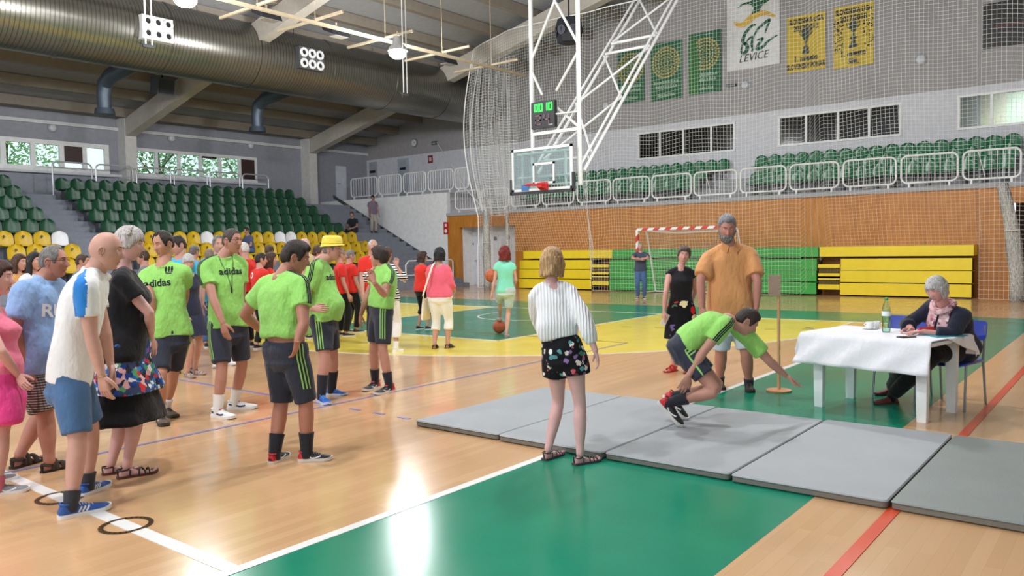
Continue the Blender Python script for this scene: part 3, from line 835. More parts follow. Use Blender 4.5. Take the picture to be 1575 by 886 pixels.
# ------------------------------------------------------------------ the hall
XE, XU, YW = 24.31, 27.3, 31.0           # end wall, upper end wall, window wall
def roof_z(y): return 6.9 + (31 - y) * .235 if y > 11.07 else 6.9 + (31 - (22.14 - y)) * .235
M_white = mat('f1f1f4', .7, bump=.05); M_grey = mat('8d8f94', .75, bump=.1); M_steel = mat('e9e9ea', .35)
M_conc = mat('a9abae', .8, bump=.15, bscale=60); M_stair = mat('868b96', .8); M_dark = mat('1b1c20', .6)
def wood_floor():
    t = NT('court_parquet'); co = t.coord(); br = t.n('TexBrick'); br.offset = .37; br.squash = 1
    for k, v in (('Scale', 1.0), ('Mortar Size', .0008), ('Brick Width', 1.1), ('Row Height', .075), ('Mortar Smooth', .3), ('Bias', 0)): br.inputs[k].default_value = v
    br.inputs['Color1'].default_value = lin('d8b085'); br.inputs['Color2'].default_value = lin('cda478'); br.inputs['Mortar'].default_value = lin('bb9468')
    t.l(co, br.inputs[0])
    g = t.coord(scale=(1.2, 22, 1)); n = t.noise(g, 3, 4, .6)
    col = t.mix(t.math('MULTIPLY', n, .45), br.outputs[0], 'c79a6c')
    w = t.noise(co, .9, 3); rr = t.n('MapRange'); rr.inputs[3].default_value = .10; rr.inputs[4].default_value = .22; t.l(w, rr.inputs[0]); t.l(rr.outputs[0], t.b.inputs['Roughness'])
    m = t.fin(col, .2, 0, .5); t.l(rr.outputs[0], t.b.inputs['Roughness']); return m
def paint(c):
    t = NT('court_paint_' + c); co = t.coord(); n = t.noise(co, 1.3, 4)
    rr = t.n('MapRange'); rr.inputs[3].default_value = .12; rr.inputs[4].default_value = .28; t.l(n, rr.inputs[0])
    col = t.mix(t.noise(co, 3, 5), shade(c, .94), shade(c, 1.05))
    m = t.fin(col, .2, 0, .28); t.l(rr.outputs[0], t.b.inputs['Roughness']); return m
mb = MB(); mb.b2((-8, -9, -.12), (28, 31.2, 0)); FLOOR = struct(mb, 'floor', wood_floor())
P_green, P_yel, P_wht, P_blu, P_org = paint('148768'), paint('ecd658'), paint('eeeeea'), paint('8486b8'), paint('d9502e')
def flat(name, polys, m, z):
    q = MB()
    for p in polys: q.prism([V((x, y, 0)) for x, y in p], V((0, 0, z)))
    o = q.build(name, m, FLOOR, smooth=False); return o
def rect(x0, y0, x1, y1): return [(x0, y0), (x1, y0), (x1, y1), (x0, y1)]
def arc(c, r, a0, a1, n=32): return [(c[0] + r * math.cos(math.radians(a0 + (a1 - a0) * k / n)), c[1] + r * math.sin(math.radians(a0 + (a1 - a0) * k / n))) for k in range(n + 1)]
def band(pts, w):
    out = []; ps = [V((x, y)) for x, y in pts]
    for a, b in zip(ps, ps[1:]):
        d = (b - a).normalized(); n = V((-d.y, d.x)) * w / 2; e = d * w * .12
        out.append([tuple(a - e - n), tuple(b + e - n), tuple(b + e + n), tuple(a - e + n)])
    return out
flat('green_zone', [rect(-8, 1.61, 18.3, 3.57)], P_green, .0010)
flat('green_zone', [rect(16.3, 3.57, 18.3, 20.5)], P_green, .0010)
flat('green_zone', [rect(-8, 18.6, 16.3, 20.5)], P_green, .0010)
_a = math.degrees(math.acos((6.6) / 6.75)); HOOP = (14.61, 11.07)
_arc = arc(HOOP, 6.75, 180 - 77.9, 180 + 77.9, 48)
three = [(16.2, _arc[0][1])] + _arc + [(16.2, _arc[-1][1])]
flat('yellow_zone', [three], P_yel, .0012)
flat('green_key', [rect(10.39, 8.62, 16.2, 13.52)], P_green, .0020)
flat('white_line', band(three, .05), P_wht, .0026)
flat('white_line', [rect(10.36, 8.6, 10.42, 13.54), rect(10.39, 8.6, 16.2, 8.65), rect(10.39, 13.49, 16.2, 13.54)], P_wht, .0030)
flat('white_line', band(arc(HOOP, 1.25, 90, 270, 24), .05) + [rect(14.6, 12.295, 15.0, 12.345), rect(14.6, 9.795, 15.0, 9.845)], P_wht, .0031)
flat('white_line', [rect(16.17, 3.57, 16.23, 18.6)], P_wht, .0033)
flat('white_line', [rect(2.15, 3.57, 2.235, 18.6)], P_wht, .0034)
flat('white_line', [rect(-8, 3.53, 16.2, 3.60)], P_wht, .0036)
flat('white_line', [rect(-8, 18.57, 16.2, 18.63)], P_wht, .0036)
flat('blue_line', [rect(-6.8, 6.55, 11.19, 6.59)], P_blu, .0038)
flat('blue_line', [rect(5.17, 6.59, 5.21, 15.57)], P_blu, .0039)
flat('blue_line', [rect(5.17, 6.55 - .45 - k * .35, 5.21, 6.55 - .3 - k * .35) for k in range(5)], P_blu, .0039)
flat('brown_line', [rect(11.17, 6.57, 11.21, 15.57)], paint('9a7a3a'), .0040)
flat('orange_line', [rect(-8, 1.12, 22.19, 1.19)], P_org, .0042)
flat('brown_dashes', [b for k in range(24) for b in band(arc((22.19, 9.57), 9, 182 + k * 4.2, 183.2 + k * 4.2, 2), .04)], paint('9a7a3a'), .0043)
for y in (4.69, 5.59): flat('floor_socket_ring', band(arc((2.19, y), .135, 0, 360, 28), .028), paint('54412e'), .0044)

# --- lower end wall with its plywood lining, door recess and dark opening
def plywood():
    t = NT('orange_plywood'); co = t.coord(scale=(1, 1, .25)); n = t.noise(co, 7, 5, .6)
    col = t.ramp(n, [(.3, 'b4722a'), (.55, 'c48034'), (.75, 'cf8f46')])
    return t.fin(col, .45, 0, .4)
M_ply = plywood()
mb = MB()
mb.b2((XE, 2.83, 0), (XE + .2, 19.2, 2.88)); mb.b2((XE, 19.2, 2.4), (XE + .2, 22.1, 2.88)); mb.b2((XE, 22.1, 0), (XE + .2, 22.75, 2.88))
mb.b2((XE, -9, 2.46), (XE + .2, 2.83, 2.88)); mb.b2((XE, -9, 0), (XE + .2, -.5, 2.46))
struct(mb, 'wall_end', M_ply, smooth=False)
q = MB()
for k in range(13): q.b2((XE - .006, 3.6 + k * 1.22, 0), (XE + .002, 3.612 + k * 1.22, 2.86))
struct(q, 'trim_1', mat('a8662c', .5), smooth=False)
mb = MB(); mb.b2((XE + .9, 19.0, 0), (XE + 1.0, 22.75, 2.88)); mb.b2((XE + .2, 19.1, 0), (XE + .9, 19.2, 2.88)); mb.b2((XE + .2, 22.1, 0), (XE + .9, 22.2, 2.88))
struct(mb, 'wall_recess', M_white, smooth=False)
mb = MB(); mb.b2((XE + 1.6, -.6, 0), (XE + 1.7, 2.9, 2.88)); struct(mb, 'wall_opening', mat('47494f', .8), smooth=False)
mb = MB(); mb.b2((XE - .03, -.5, 0), (XE + .25, 2.83, .05)); struct(mb, 'trim_2', mat('7e8084', .6), smooth=False)
# door in the recess
mb = MB(); x = XE + .9
a, b = onx(717, 440, x), onx(738, 362, x)
mb.b2((x - .05, b.y - .1, 0), (x - .0, a.y + .1, 2.2)); dr = struct(mb, 'door_1', mat('d9dadf', .5), smooth=False)
q = MB(); q.b2((x - .07, b.y, .02), (x - .05, a.y, 2.1)); q.build('door_leaf', mat('cfd1d8', .45), dr, smooth=False)
q = MB(); q.b2((x - .08, (a.y + b.y) / 2 - .12, 1.68), (x - .07, (a.y + b.y) / 2 + .14, 1.76)); q.build('door_sign', M_dark, dr, smooth=False)
q = MB(); q.tube([(x - .08, b.y + .1, 1.02), (x - .12, b.y + .1, 1.02), (x - .12, b.y + .22, 1.02)], .012); q.build('door_handle', mat('9a9ca2', .3, .8), dr)

# --- gallery above: slab, steps, upper wall with its windows
mb = MB(); mb.b2((XE - .06, -9, 2.88), (XU, 22.75, 3.0)); struct(mb, 'floor_gallery', M_conc, smooth=False)
mb = MB()
for i in range(3): mb.b2((24.9 + .8 * i, -9, 3.0), (XU, 22.0, 3.06 + .35 * i))
struct(mb, 'trim_3', M_conc, smooth=False)
mb = MB(); mb.b2((XE, 22.75, 0), (XE + .2, 31, 3.86)); struct(mb, 'wall_stairside', M_white, smooth=False)
mb = MB(); mb.b2((XE + .2, 22.75, 3.7), (XU, 31, 3.86)); struct(mb, 'floor_landing', M_conc, smooth=False)
W = [(11.54, 15.46), (6.12, 10.01), (.7, 4.58)]
mb = MB(); zb, zt = 4.80, 5.83
def wall_poly(y0, y1, z0, z1=None):
    ys = [y0] + ([11.07] if y0 < 11.07 < y1 else []) + [y1]
    top = [(y, roof_z(y) + .1) for y in ys] if z1 is None else [(y0, z1), (y1, z1)]
    return [V((XU, y, z)) for y, z in [(y0, z0), (y1, z0)] + top[::-1]]
mb.prism(wall_poly(-9, YW, 6.05), V((.2, 0, 0)), 1)
for y0, y1, z0, z1 in [(-9, YW, 2.88, zb), (-9, YW, zt, 6.05), (-9, .7, zb, zt), (4.58, 6.12, zb, zt), (10.01, 11.54, zb, zt), (15.46, YW, zb, zt)]:
    mb.b2((XU, y0, z0), (XU + .2, y1, z1), 0)
struct(mb, 'wall_end_upper', [mat('d9d9e0', .75), mat('a8a4a5', .8)], smooth=False)
WIN = 0
def window(name, axis, c, lo, hi, z0, z1, bars, wframe, frame_m, pane_m, panels=()):
    """a framed window in a wall at x or y = c; bars = mullion places"""
    def bx(q, u0, u1, za, zb_, d0, d1):
        if axis == 'x': q.b2((c + d0, u0, za), (c + d1, u1, zb_))
        else: q.b2((u0, c + d0, za), (u1, c + d1, zb_))
    q = MB(); w = wframe
    bx(q, lo, hi, z0, z0 + w, -.04, .1); bx(q, lo, hi, z1 - w, z1, -.04, .1)
    for u in [lo + w / 2] + list(bars) + [hi - w / 2]: bx(q, u - w / 2, u + w / 2, z0, z1, -.03, .09)
    o = struct(q, name, frame_m, smooth=False)
    q = MB(); bx(q, lo + w * .5, hi - w * .5, z0 + w * .5, z1 - w * .5, .035, .045); q.build('pane', pane_m, o, smooth=False)
    for (u0, u1, za, zb_, m) in panels:
        q = MB(); bx(q, u0, u1, za, zb_, -.02, .03); q.build('shutter_panel', m, o, smooth=False)
    return o
dark_glass = glass('8a8c90', .03, .1)
fw = mat('f0f0f0', .4)
n = 1
for (lo, hi), px in zip(W, ((1131, 1094, 1051, 1015, 981), (1387, 1337, 1289, 1240, 1197), (1575, 1525, 1473))):
    window('window_%d' % n, 'x', XU, lo, hi, zb, zt, [onx(u, 200, XU).y for u in px[1:-1]], .07, fw, dark_glass if n < 3 else glass('e8f0ea', .015, .2)); n += 1
# rooms behind those windows
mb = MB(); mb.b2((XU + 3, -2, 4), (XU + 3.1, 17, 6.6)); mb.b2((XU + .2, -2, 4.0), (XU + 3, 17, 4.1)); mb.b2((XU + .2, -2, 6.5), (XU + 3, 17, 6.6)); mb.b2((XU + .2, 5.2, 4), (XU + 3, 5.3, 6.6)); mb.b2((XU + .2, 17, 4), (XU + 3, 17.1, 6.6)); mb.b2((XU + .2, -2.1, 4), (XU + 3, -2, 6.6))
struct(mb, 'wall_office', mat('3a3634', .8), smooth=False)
mb = MB(); y0 = onx(1548, 160, XU + 2.9).y
mb.b2((XU + 2.88, -1.9, 4.1), (XU + 2.98, y0, 6.5)); struct(mb, 'wall_office_green', mat('a8e8a8', .7), smooth=False)
mb = MB(); mb.b2((XU + 2.86, y0, 4.1), (XU + 2.97, y0 + .7, 6.5)); struct(mb, 'curtain_panel', mat('e6dc92', .7), smooth=False)
mb = MB(); mb.b2((XU + 2.86, y0 + .7, 4.1), (XU + 2.97, 5.2, 6.5)); struct(mb, 'wall_office_grey', mat('9aa3a6', .7), smooth=False)
ot = thing('office_lamp', (XU + 1.5, 2.2, 6.45), 'ceiling lamp in the lit office behind the right gallery window', 'lamp')
q = MB(); q.box((XU + 1.5, 2.2, 6.45), (.3, 1.2, .08)); q.build('diffuser', emit('f4fff0', 6), ot)
ld = bpy.data.lights.new('office_light', 'AREA'); ld.energy = 70; ld.size = 1; lo_ = bpy.data.objects.new('office_light', ld); COL.objects.link(lo_); lo_.parent = ot; lo_.location = (0, 0, -.06)

# --- window wall on the left with columns and trees outside
mb = MB(); z0, z1 = 4.62, 5.72
xw = [(-7.5, 5.6), (6.6, 14.45), (15.4, 20.9)]
mb.b2((-8, YW, 0), (XU + .2, YW + .2, z0)); mb.b2((-8, YW, z1), (XU + .2, YW + .2, 7.0))
for a, b in zip([-8] + [w[1] for w in xw], [w[0] for w in xw] + [XU + .2]): mb.b2((a, YW, z0), (b, YW + .2, z1))
struct(mb, 'wall_left', mat('9a9ca6', .8), smooth=False)
clear = glass('f2fbf6', .05); brown = mat('3d2a26', .5)
X_ = lambda px, py=240: ony(px, py, YW).x
window('window_4', 'y', YW, 6.6, 14.45, z0, z1, [X_(5), X_(51), X_(95), X_(130), 8.4], .16, fw, clear, [(X_(98), X_(127.5), 4.95, 5.72, brown)])
window('window_5', 'y', YW, 15.4, 20.9, z0, z1, [X_(240), X_(275), X_(308), X_(338), X_(368)], .12, fw, clear, [(X_(370), X_(393), 4.65, 5.70, brown), (X_(311), X_(333), 5.52, 5.70, brown)])
window('window_6', 'y', YW, -7.5, 5.6, z0, z1, [-5, -2.5, 0, 2.5], .16, fw, clear)
mb = MB(); mb.b2((-8, YW - .12, 6.28), (XU, YW, 6.40)); struct(mb, 'trim_4', mat('d8d8da', .6), smooth=False)
mb = MB(); mb.b2((-8, YW - .25, 4.52), (21.2, YW, 4.6)); struct(mb, 'trim_5', mat('dcdde0', .6), smooth=False)
for i, xc in enumerate((6.2, 15.02, 23.5)):
    mb = MB(); mb.b2((xc - .22, YW - .62, 0), (xc + .22, YW, 6.75)); struct(mb, 'trim_%d' % (6 + i), mat('d9d6d2', .7), smooth=False)
mb = MB(); mb.b2((-12, YW + .3, -.3), (40, YW + 40, -.05)); struct(mb, 'ground_outside', mat('6f8a55', .9), smooth=False)
def leafmat(a, b):
    t = NT('leaves_' + a); n = t.noise(t.coord(), 3, 3); return t.fin(t.mix(n, a, b), .6, 0, .3)
rng = random.Random(4)
for i, (tx, ty, h, rr, la, lb) in enumerate(((8.8, 36.5, 8.6, 2.4, '4f8a4a', '8fc07a'), (13.9, 39.5, 9.7, 2.4, '5a9656', 'a4d08c'), (19.2, 36.2, 8.4, 2.4, '3f7d45', '7db46e'), (24.6, 38.0, 9.2, 2.4, '4c8a50', '93c583'))):
    tr = thing('tree', (tx, ty, -.05), ['pale green tree outside the leftmost window', 'tall leafy tree behind the column between the windows', 'dark green tree outside the window right of the column', 'bushy tree outside the right end of the windows'][i], 'tree')
    q = MB(); q.tube([(tx, ty, -.05), (tx + .1, ty, h * .4), (tx, ty + .2, h * .8)], [.2, .15, .06], 8)
    for k in range(7):
        a = k * .9; q.tube([(tx + .05, ty, h * (.3 + .06 * k)), (tx + math.cos(a) * rr * .6, ty + math.sin(a) * rr * .6, h * (.42 + .07 * k))], [.06, .02], 5)
    q.build('trunk', mat('6b5c4c', .9), tr)
    q = MB()
    for k in range(3400):
        while True:
            p = V((rng.uniform(-1, 1), rng.uniform(-1, 1), rng.uniform(-1, 1)))
            if p.length < 1: break
        c = V((tx + p.x * rr, ty + p.y * rr, h * .62 + p.z * h * .40)); a = V((rng.gauss(0, 1), rng.gauss(0, 1), rng.gauss(0, 1))).normalized(); b = a.orthogonal().normalized(); s_ = rng.uniform(.07, .15)
        q.add([c - a * s_, c + b * s_ * .5, c + a * s_, c - b * s_ * .5], [(0, 1, 2, 3)])
    q.build('foliage', leafmat(la, lb), tr, smooth=False, fixn=False)

# --- roof, purlins, rafters
M_sheet = mat('a3a4a8', .7); M_purl = mat('8f8579', .6); M_raft = mat('c4bcb2', .6)
mb = MB()
for s_ in (0, 1):
    ya, yb = (11.07, 31.3) if not s_ else (-9.2, 11.07)
    mb.prism([V((-8, ya, roof_z(ya))), V((-8, yb, roof_z(yb))), V((-8, yb, roof_z(yb) + .12)), V((-8, ya, roof_z(ya) + .12))], V((35.5, 0, 0)))
struct(mb, 'ceiling', M_sheet, smooth=False)
mb = MB()
for k in range(25):
    y = 30.3 - k * 1.6
    if y < -9: break
    z = roof_z(y); mb.b2((-8, y - .11, z - .34), (XU, y + .11, z - .01))
struct(mb, 'trim_9', M_purl, smooth=False)
for i, xc in enumerate((-2.3, 6.2, 15.02, 23.5)):
    mb = MB()
    for ya, yb in ((11.07, 31.0), (-8.9, 11.07)):
        da, db = .34, .34
        mb.prism([V((xc - .19, ya, roof_z(ya) - .34)), V((xc - .19, yb, roof_z(yb) - .34)), V((xc - .19, yb, roof_z(yb) - 1.0)), V((xc - .19, ya, roof_z(ya) - 1.0))], V((.38, 0, 0)))
    struct(mb, 'trim_%d' % (10 + i), M_raft, smooth=False)

# --- raked stand on the left: steps, aisles, front wall
def tread(k): return .73 + .385 * k
mb = MB()
for x0, x1 in ((-8, 10.4), (11.6, 21.4)):
    for k in range(-1, 8): mb.b2((x0, 23.2 + .8 * k - .4, 0 if k == -1 else tread(k - 1) - .05), (x1, 23.2 + .8 * (k + 1) - .4 if k < 7 else YW, tread(k)))
struct(mb, 'stand_left', M_stair, smooth=False)
mb = MB()
for x0, x1 in ((10.4, 11.6), (21.4, XE)):
    for k in range(-3, 16):
        z = .73 + .385 * k / 2 + .0; y = 22.8 + .4 * k
        if z > .1: mb.b2((x0, y, 0), (x1, y + .4 if k < 15 else YW, z))
struct(mb, 'stairs', M_stair, smooth=False)
# skirting along the stair line
mb = MB()
mb.prism([V((XE - .02, 22.9, .55)), V((XE - .02, 30, 4.0)), V((XE - .02, 30, 4.16)), V((XE - .02, 22.9, .75))], V((.02, 0, 0)))
struct(mb, 'baseboard_stairs', mat('4a4b52', .7), smooth=False)

# --- seats
def seat_mesh(letter=None):
    q = MB(); n = 9
    front = []; back = []
    for j in range(7):
        f = j / 6; z = .40 + f * .40; hw = .228 * (1 if f < .45 else math.sqrt(max(.02, 1 - ((f - .45) / .56) ** 2.4)))
        for i in range(n):
            u = -1 + 2 * i / (n - 1); x = u * hw; y = .20 + .05 * f - .055 * u * u
            front.append(V((x, y, z))); back.append(V((x, y + .035, z)))
    o = q.add(front + back, []); N = len(front)
    for j in range(6):
        for i in range(n - 1):
            a = o + j * n + i; q.f += [(a, a + 1, a + n + 1, a + n), (a + N, a + n + N, a + n + 1 + N, a + 1 + N)]
    rim = [j * n for j in range(7)] + [6 * n + i for i in range(1, n)] + [j * n + n - 1 for j in range(5, -1, -1)] + [i for i in range(n - 2, 0, -1)]
    for a, b in zip(rim, rim[1:] + rim[:1]): q.f.append((o + a, o + a + N, o + b + N, o + b))
    q.m += [0] * (len(q.f) - len(q.m))
    R = []
    for y, hw, zt, th in ((-.235, .17, .385, .02), (-.22, .2, .405, .05), (-.1, .215, .395, .055), (.08, .215, .385, .055), (.2, .21, .41, .05), (.235, .19, .44, .02)):
        R.append([V((-hw, y, zt + .012)), V((-hw * .7, y, zt)), V((hw * .7, y, zt)), V((hw, y, zt + .012)), V((hw, y, zt - th * .5)), V((hw * .6, y, zt - th)), V((-hw * .6, y, zt - th)), V((-hw, y, zt - th * .5))])
    q.loft(R)
    q.b2((-.05, -.08, 0), (.05, .16, .36), 1)
    if letter: put_text(q, letter, .13, V((0, .185, .62)), V((1, 0, 0)), V((0, .1, 1)).normalized(), 2, 0, .004, .012)
    return q
M_sg = mat('12744a', .25, var=.1, scale=2); M_sg_shade = mat('0b4a2e', .35, var=.1, scale=2); M_sy = mat('d2af1c', .3, var=.05); M_sw = mat('e9e9ec', .4); M_br = mat('55595f', .6)  # left stand gets a darkened copy of the seat green, shade painted in
PROTO = {}
def seat(kind, x, y, z, rot, label, group):
    if kind not in PROTO:
        q = seat_mesh({'y': 'P'}.get(kind)); o = q.build('stadium_seat', [{'g': M_sg, 'd': M_sg_shade, 'y': M_sy, 'w': M_sw}[kind], M_br, M_dark], None, V((0, 0, 0)))
        PROTO[kind] = o
        o.location = (x, y, z); o.rotation_euler = (0, 0, rot); return tag(o, label, 'seat', group)
    o = dup(PROTO[kind], (x, y, z), label, group, rot); return tag(o, None, 'seat')
ROWN = ['lowest', 'second', 'third', 'fourth', 'fifth', 'sixth', 'seventh', 'eighth', 'topmost']
for k in range(0, 8):
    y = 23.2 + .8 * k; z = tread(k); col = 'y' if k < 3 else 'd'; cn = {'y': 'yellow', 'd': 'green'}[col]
    row = {0: 'lowest yellow', 1: 'middle yellow', 2: 'top yellow', 3: 'lowest green', 4: 'second green', 5: 'third green', 6: 'fourth green', 7: 'topmost green'}[k]
    for i in range(20):
        kk = col; x = 11.9 + .485 * i
        if x > 21.2: continue
        if k == 2 and i in (6, 12, 13): kk = 'w'
        if kk == 'w': seat('w', x, y, z, 0, 'white-covered seat among the yellow seats right of the grey aisle', 'white-covered seats of the left stand')
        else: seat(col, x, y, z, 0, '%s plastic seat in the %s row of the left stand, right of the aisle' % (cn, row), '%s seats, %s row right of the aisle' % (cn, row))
    for i in range(5):
        x = 10.12 - .485 * i
        if x < 8.2: continue
        if k == 2 and i == 0: seat('w', x, y, z, 0, 'single white-covered seat just left of the grey aisle', None)
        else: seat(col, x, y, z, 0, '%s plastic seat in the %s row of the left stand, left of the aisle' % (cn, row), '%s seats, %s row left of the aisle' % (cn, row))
for r_ in range(3):
    x = 25.32 + .8 * r_; z = 3.06 + .35 * r_ - .16 + (.02 * r_)
    for i in range(36):
        y = 19.3 - .462 * i
        gap = (10.5, 12.1) if r_ < 2 else (10.95, 11.45)
        if gap[0] < y < gap[1]: continue
        side = 'left' if y > 11.3 else 'right'
        rn = ('front', 'middle', 'back')[r_]
        seat('g', x, y, 3.06 + .35 * r_, -math.pi / 2, 'green plastic seat in the %s gallery row, %s of the gap in the seating' % (rn, side), '%s-row gallery seats %s of the gap' % (rn, side))

# --- railings
M_rail = mat('f2f2f2', .35)
def rr_path(u0, u1, z0, z1, r, n=6):
    pts = []
    for cu, cz, a0 in ((u1 - r, z1 - r, 0), (u0 + r, z1 - r, 90), (u0 + r, z0 + r, 180), (u1 - r, z0 + r, 270)):
        for k in range(n + 1): a = math.radians(a0 + 90 * k / n); pts.append((cu + r * math.cos(a), cz + r * math.sin(a)))
    return pts
def rail_panel(x, y0, y1, z0, z1, label, group, bent=False):
    t = thing('railing_panel', (x, (y0 + y1) / 2, z0 - .13), label, 'railing', group)
    q = MB(); q.tube([(x, u, w) for u, w in rr_path(y0, y1, z0, z1, .16)], .028, 8, closed=True); q.build('frame', M_rail, t)
    L = y1 - y0; nb = 10
    for k in range(1, nb): 
        q = MB(); u = y0 + L * k / nb; q.tube([(x, u, z0), (x, u + (.18 if bent and k == 6 else 0), z1)], .009, 5); q.build('bar', M_rail, t)
    for u in (y0 + .2, y1 - .2):
        q = MB(); q.box((x, u, z0 - .07), (.06, .05, .12)); q.build('foot', M_rail, t)
names = ['first', 'second', 'third', 'fourth', 'fifth', 'sixth', 'seventh', 'eighth', 'ninth', 'tenth', 'eleventh', 'twelfth', 'thirteenth']
for k, (a, b) in enumerate(((700, 738), (741, 782), (786, 830), (834, 882), (888, 939), (943, 999), (1003, 1063), (1068, 1133), (1139, 1209), (1215, 1290), (1297, 1378), (1386, 1473), (1481, 1570))):
    ya, yb = onx(a, 290, XE + .05).y, onx(b, 285, XE + .05).y
    rail_panel(XE + .05, yb, ya, 3.13, 3.88, 'white tubular railing panel on the gallery edge, %s from the left' % names[k], 'gallery edge railings', k in (7, 12))
for k, (a, b) in enumerate(((540, 580), (583, 617), (621, 655), (659, 697), (700, 721))):
    ya, yb = onx(a, 290, XE + .1).y, onx(b, 285, XE + .1).y
    rail_panel(XE + .1, yb, ya, 3.99, 4.82, 'white railing panel above the white stair wall, %s from the left' % names[k], 'railings above the stair wall')
M_tube = mat('cfd2d6', .3, .3)
for k, (a, b) in enumerate(((80, 141), (147, 204), (209, 262), (267, 318), (322, 368), (372, 412))):
    y = 30.0; xa, xb = ony(a, 255, y).x, ony(b, 258, y).x
    t = thing('walkway_rail', ((xa + xb) / 2, y, tread(7)), 'grey tube hoop rail behind the top green row, %s from the left' % names[k], 'railing', 'hoop rails behind the top row')
    z0, z1, r = tread(7), 4.86, .18
    pts = [(xa, y, z0)] + [(xa + r - r * math.cos(a_), y, z1 - r + r * math.sin(a_)) for a_ in [math.pi / 2 * j / 5 for j in range(6)]] + [(xb - r + r * math.sin(a_), y, z1 - r + r * math.cos(a_)) for a_ in [math.pi / 2 * j / 5 for j in range(6)]] + [(xb, y, z0)]
    q = MB(); q.tube(pts, .03, 8); q.build('hoop', M_tube, t)
    q = MB(); q.tube([(xa, y, z1 - .42), (xb, y, z1 - .42)], .018, 6); q.build('mid_bar', M_tube, t)
t = thing('stair_rail', (21.5, 22.6, 0), 'white tube rail at the foot of the right stairs', 'railing')
q = MB(); q.tube([(21.45, 22.3, 0), (21.45, 22.3, .95), (21.6, 22.3, 1.1), (24.0, 22.3, 1.1), (24.1, 22.3, 1.0), (24.1, 22.3, 0)], .03, 8); q.build('tube', M_rail, t)
q = MB(); q.tube([(21.45, 22.3, .55), (24.1, 22.3, .55)], .02, 6); q.build('mid_bar', M_rail, t)

# --- boarded bleachers pushed against the end wall
def bleacher(name, label, col, dark_, top, low, ydark=None):
    x = 23.55
    M = mat(col, .4, var=.04); t = thing('folded_bleacher', (x, (low[0] + low[1]) / 2, 0), label, 'bleacher', None)
    q = MB(); q.b2((x + .12, top[0], 1.12), (XE - .02, top[1], 1.40)); q.build('top_board', M, t, smooth=False)
    for i, (z0, z1) in enumerate(((.04, .385), (.40, .725), (.74, 1.07))):
        q = MB(); q.b2((x + .03 * i, low[0], z0), (x + .03 * i + .04, low[1], z1)); q.build('front_board', M, t, smooth=False)
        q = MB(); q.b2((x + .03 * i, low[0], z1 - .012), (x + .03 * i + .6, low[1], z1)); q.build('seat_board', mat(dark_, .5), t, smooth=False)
    q = MB(); q.b2((x + .15, low[0] + .05, .03), (XE - .05, low[1] - .05, 1.06)); q.build('support_frame', mat('4a3e28', .8), t, smooth=False)
    if ydark:
        for (z0, z1) in ((.30, .46), (.62, .80)):
            q = MB(); q.b2((x + .03, ydark[0], z0 - .12), (x + .14, ydark[1], z0 + .02)); q.b2((x + .03, ydark[0], z1 - .0), (x + .14, ydark[1], z1 + .1))
            q.build('filler_board', M, t, smooth=False)
            q = MB()
            for k in range(12):
                u = ydark[0] + (ydark[1] - ydark[0]) * (k + .5) / 12; q.b2((x + .08, u - .02, z0), (x + .11, u + .02, z1))
            q.build('slats', mat('6a5830', .7), t, smooth=False)
    return t
fx = 23.6
def Yp(px, py=410): return onx(px, py, fx).y
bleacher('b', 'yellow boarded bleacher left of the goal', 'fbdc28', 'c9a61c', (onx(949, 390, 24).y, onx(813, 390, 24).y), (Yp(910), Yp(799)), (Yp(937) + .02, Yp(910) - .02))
bleacher('b', 'green boarded bleacher behind the handball goal', '3fae4a', 'a9c24a', (onx(1264, 386, 24).y, onx(949, 390, 24).y - .02), (Yp(1256), Yp(937) - .03))
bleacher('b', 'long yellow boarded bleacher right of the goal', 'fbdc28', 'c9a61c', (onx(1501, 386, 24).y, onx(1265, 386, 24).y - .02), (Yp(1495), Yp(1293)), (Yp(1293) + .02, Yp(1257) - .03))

# --- far side of the hall, behind and right of the camera
mb = MB(); mb.b2((-8, -9.2, 0), (XU, -9, 4.4)); mb.b2((-8, -9.2, 5.8), (XU, -9, 7.0))
struct(mb, 'wall_right', mat('8f9096', .8), smooth=False)
mb = MB()
for k in range(5): mb.b2((-8, -9, 0), (XE, -6.2 - .6 * k, .5 + .45 * k))
struct(mb, 'stand_right', mat('4d6a58', .7), smooth=False)

# --- big duct, nozzles, branches
def ductmat():
    t = NT('spiral_duct_metal'); co = t.coord(); sp = t.n('SeparateXYZ'); t.l(co, sp.inputs[0])
    w = t.math('FRACT', t.math('MULTIPLY', sp.outputs[0], 9.0)); b = t.math('LESS_THAN', w, .22)
    n = t.noise(t.coord(scale=(.4, 1, 1)), 2.2, 3)
    col = t.mix(n, '77746a', '93918a'); t.bump(b, .8, .03)
    return t.fin(t.mix(t.math('MULTIPLY', b, .6), col, '4a483f'), .3, .85)
DY, DZ, DR = 22.6, 7.82, 1.02
dt = thing('air_duct', (10, DY, DZ), 'huge ribbed metal air duct running under the roof', 'duct')
q = MB(); q.tube([(-8, DY, DZ), (5, DY, DZ), (16, DY, DZ), (26.6, DY, DZ)], DR, 40); q.build('main_tube', ductmat(), dt)
for k in range(12):
    q = MB(); x = -5 + k * 2.85; q.tube([(x - .05, DY, DZ), (x + .05, DY, DZ)], DR + .02, 40); q.build('joint_ring', ductmat(), dt)
M_br2 = mat('56616e', .45, .5)
for px in (165, 400):
    x = ony(px, 130, 25.2).x; q = MB()
    q.tube([(x, DY + .7, DZ - .6), (x, 24.2, 7.1), (x, 24.9, 7.05), (x, 25.35, 6.85), (x, 25.45, 6.5), (x, 25.45, 6.05)], [.24, .24, .23, .22, .21, .2], 14); q.tube([(x, 25.45, 6.1), (x, 25.45, 5.92)], [.27, .31], 14)
    q.build('branch_pipe', M_br2, dt)
    q = MB(); q.tube([(x, 24.5, 7.1), (x, 24.5, roof_z(24.5))], .012, 5); q.build('hanger', M_br2, dt)
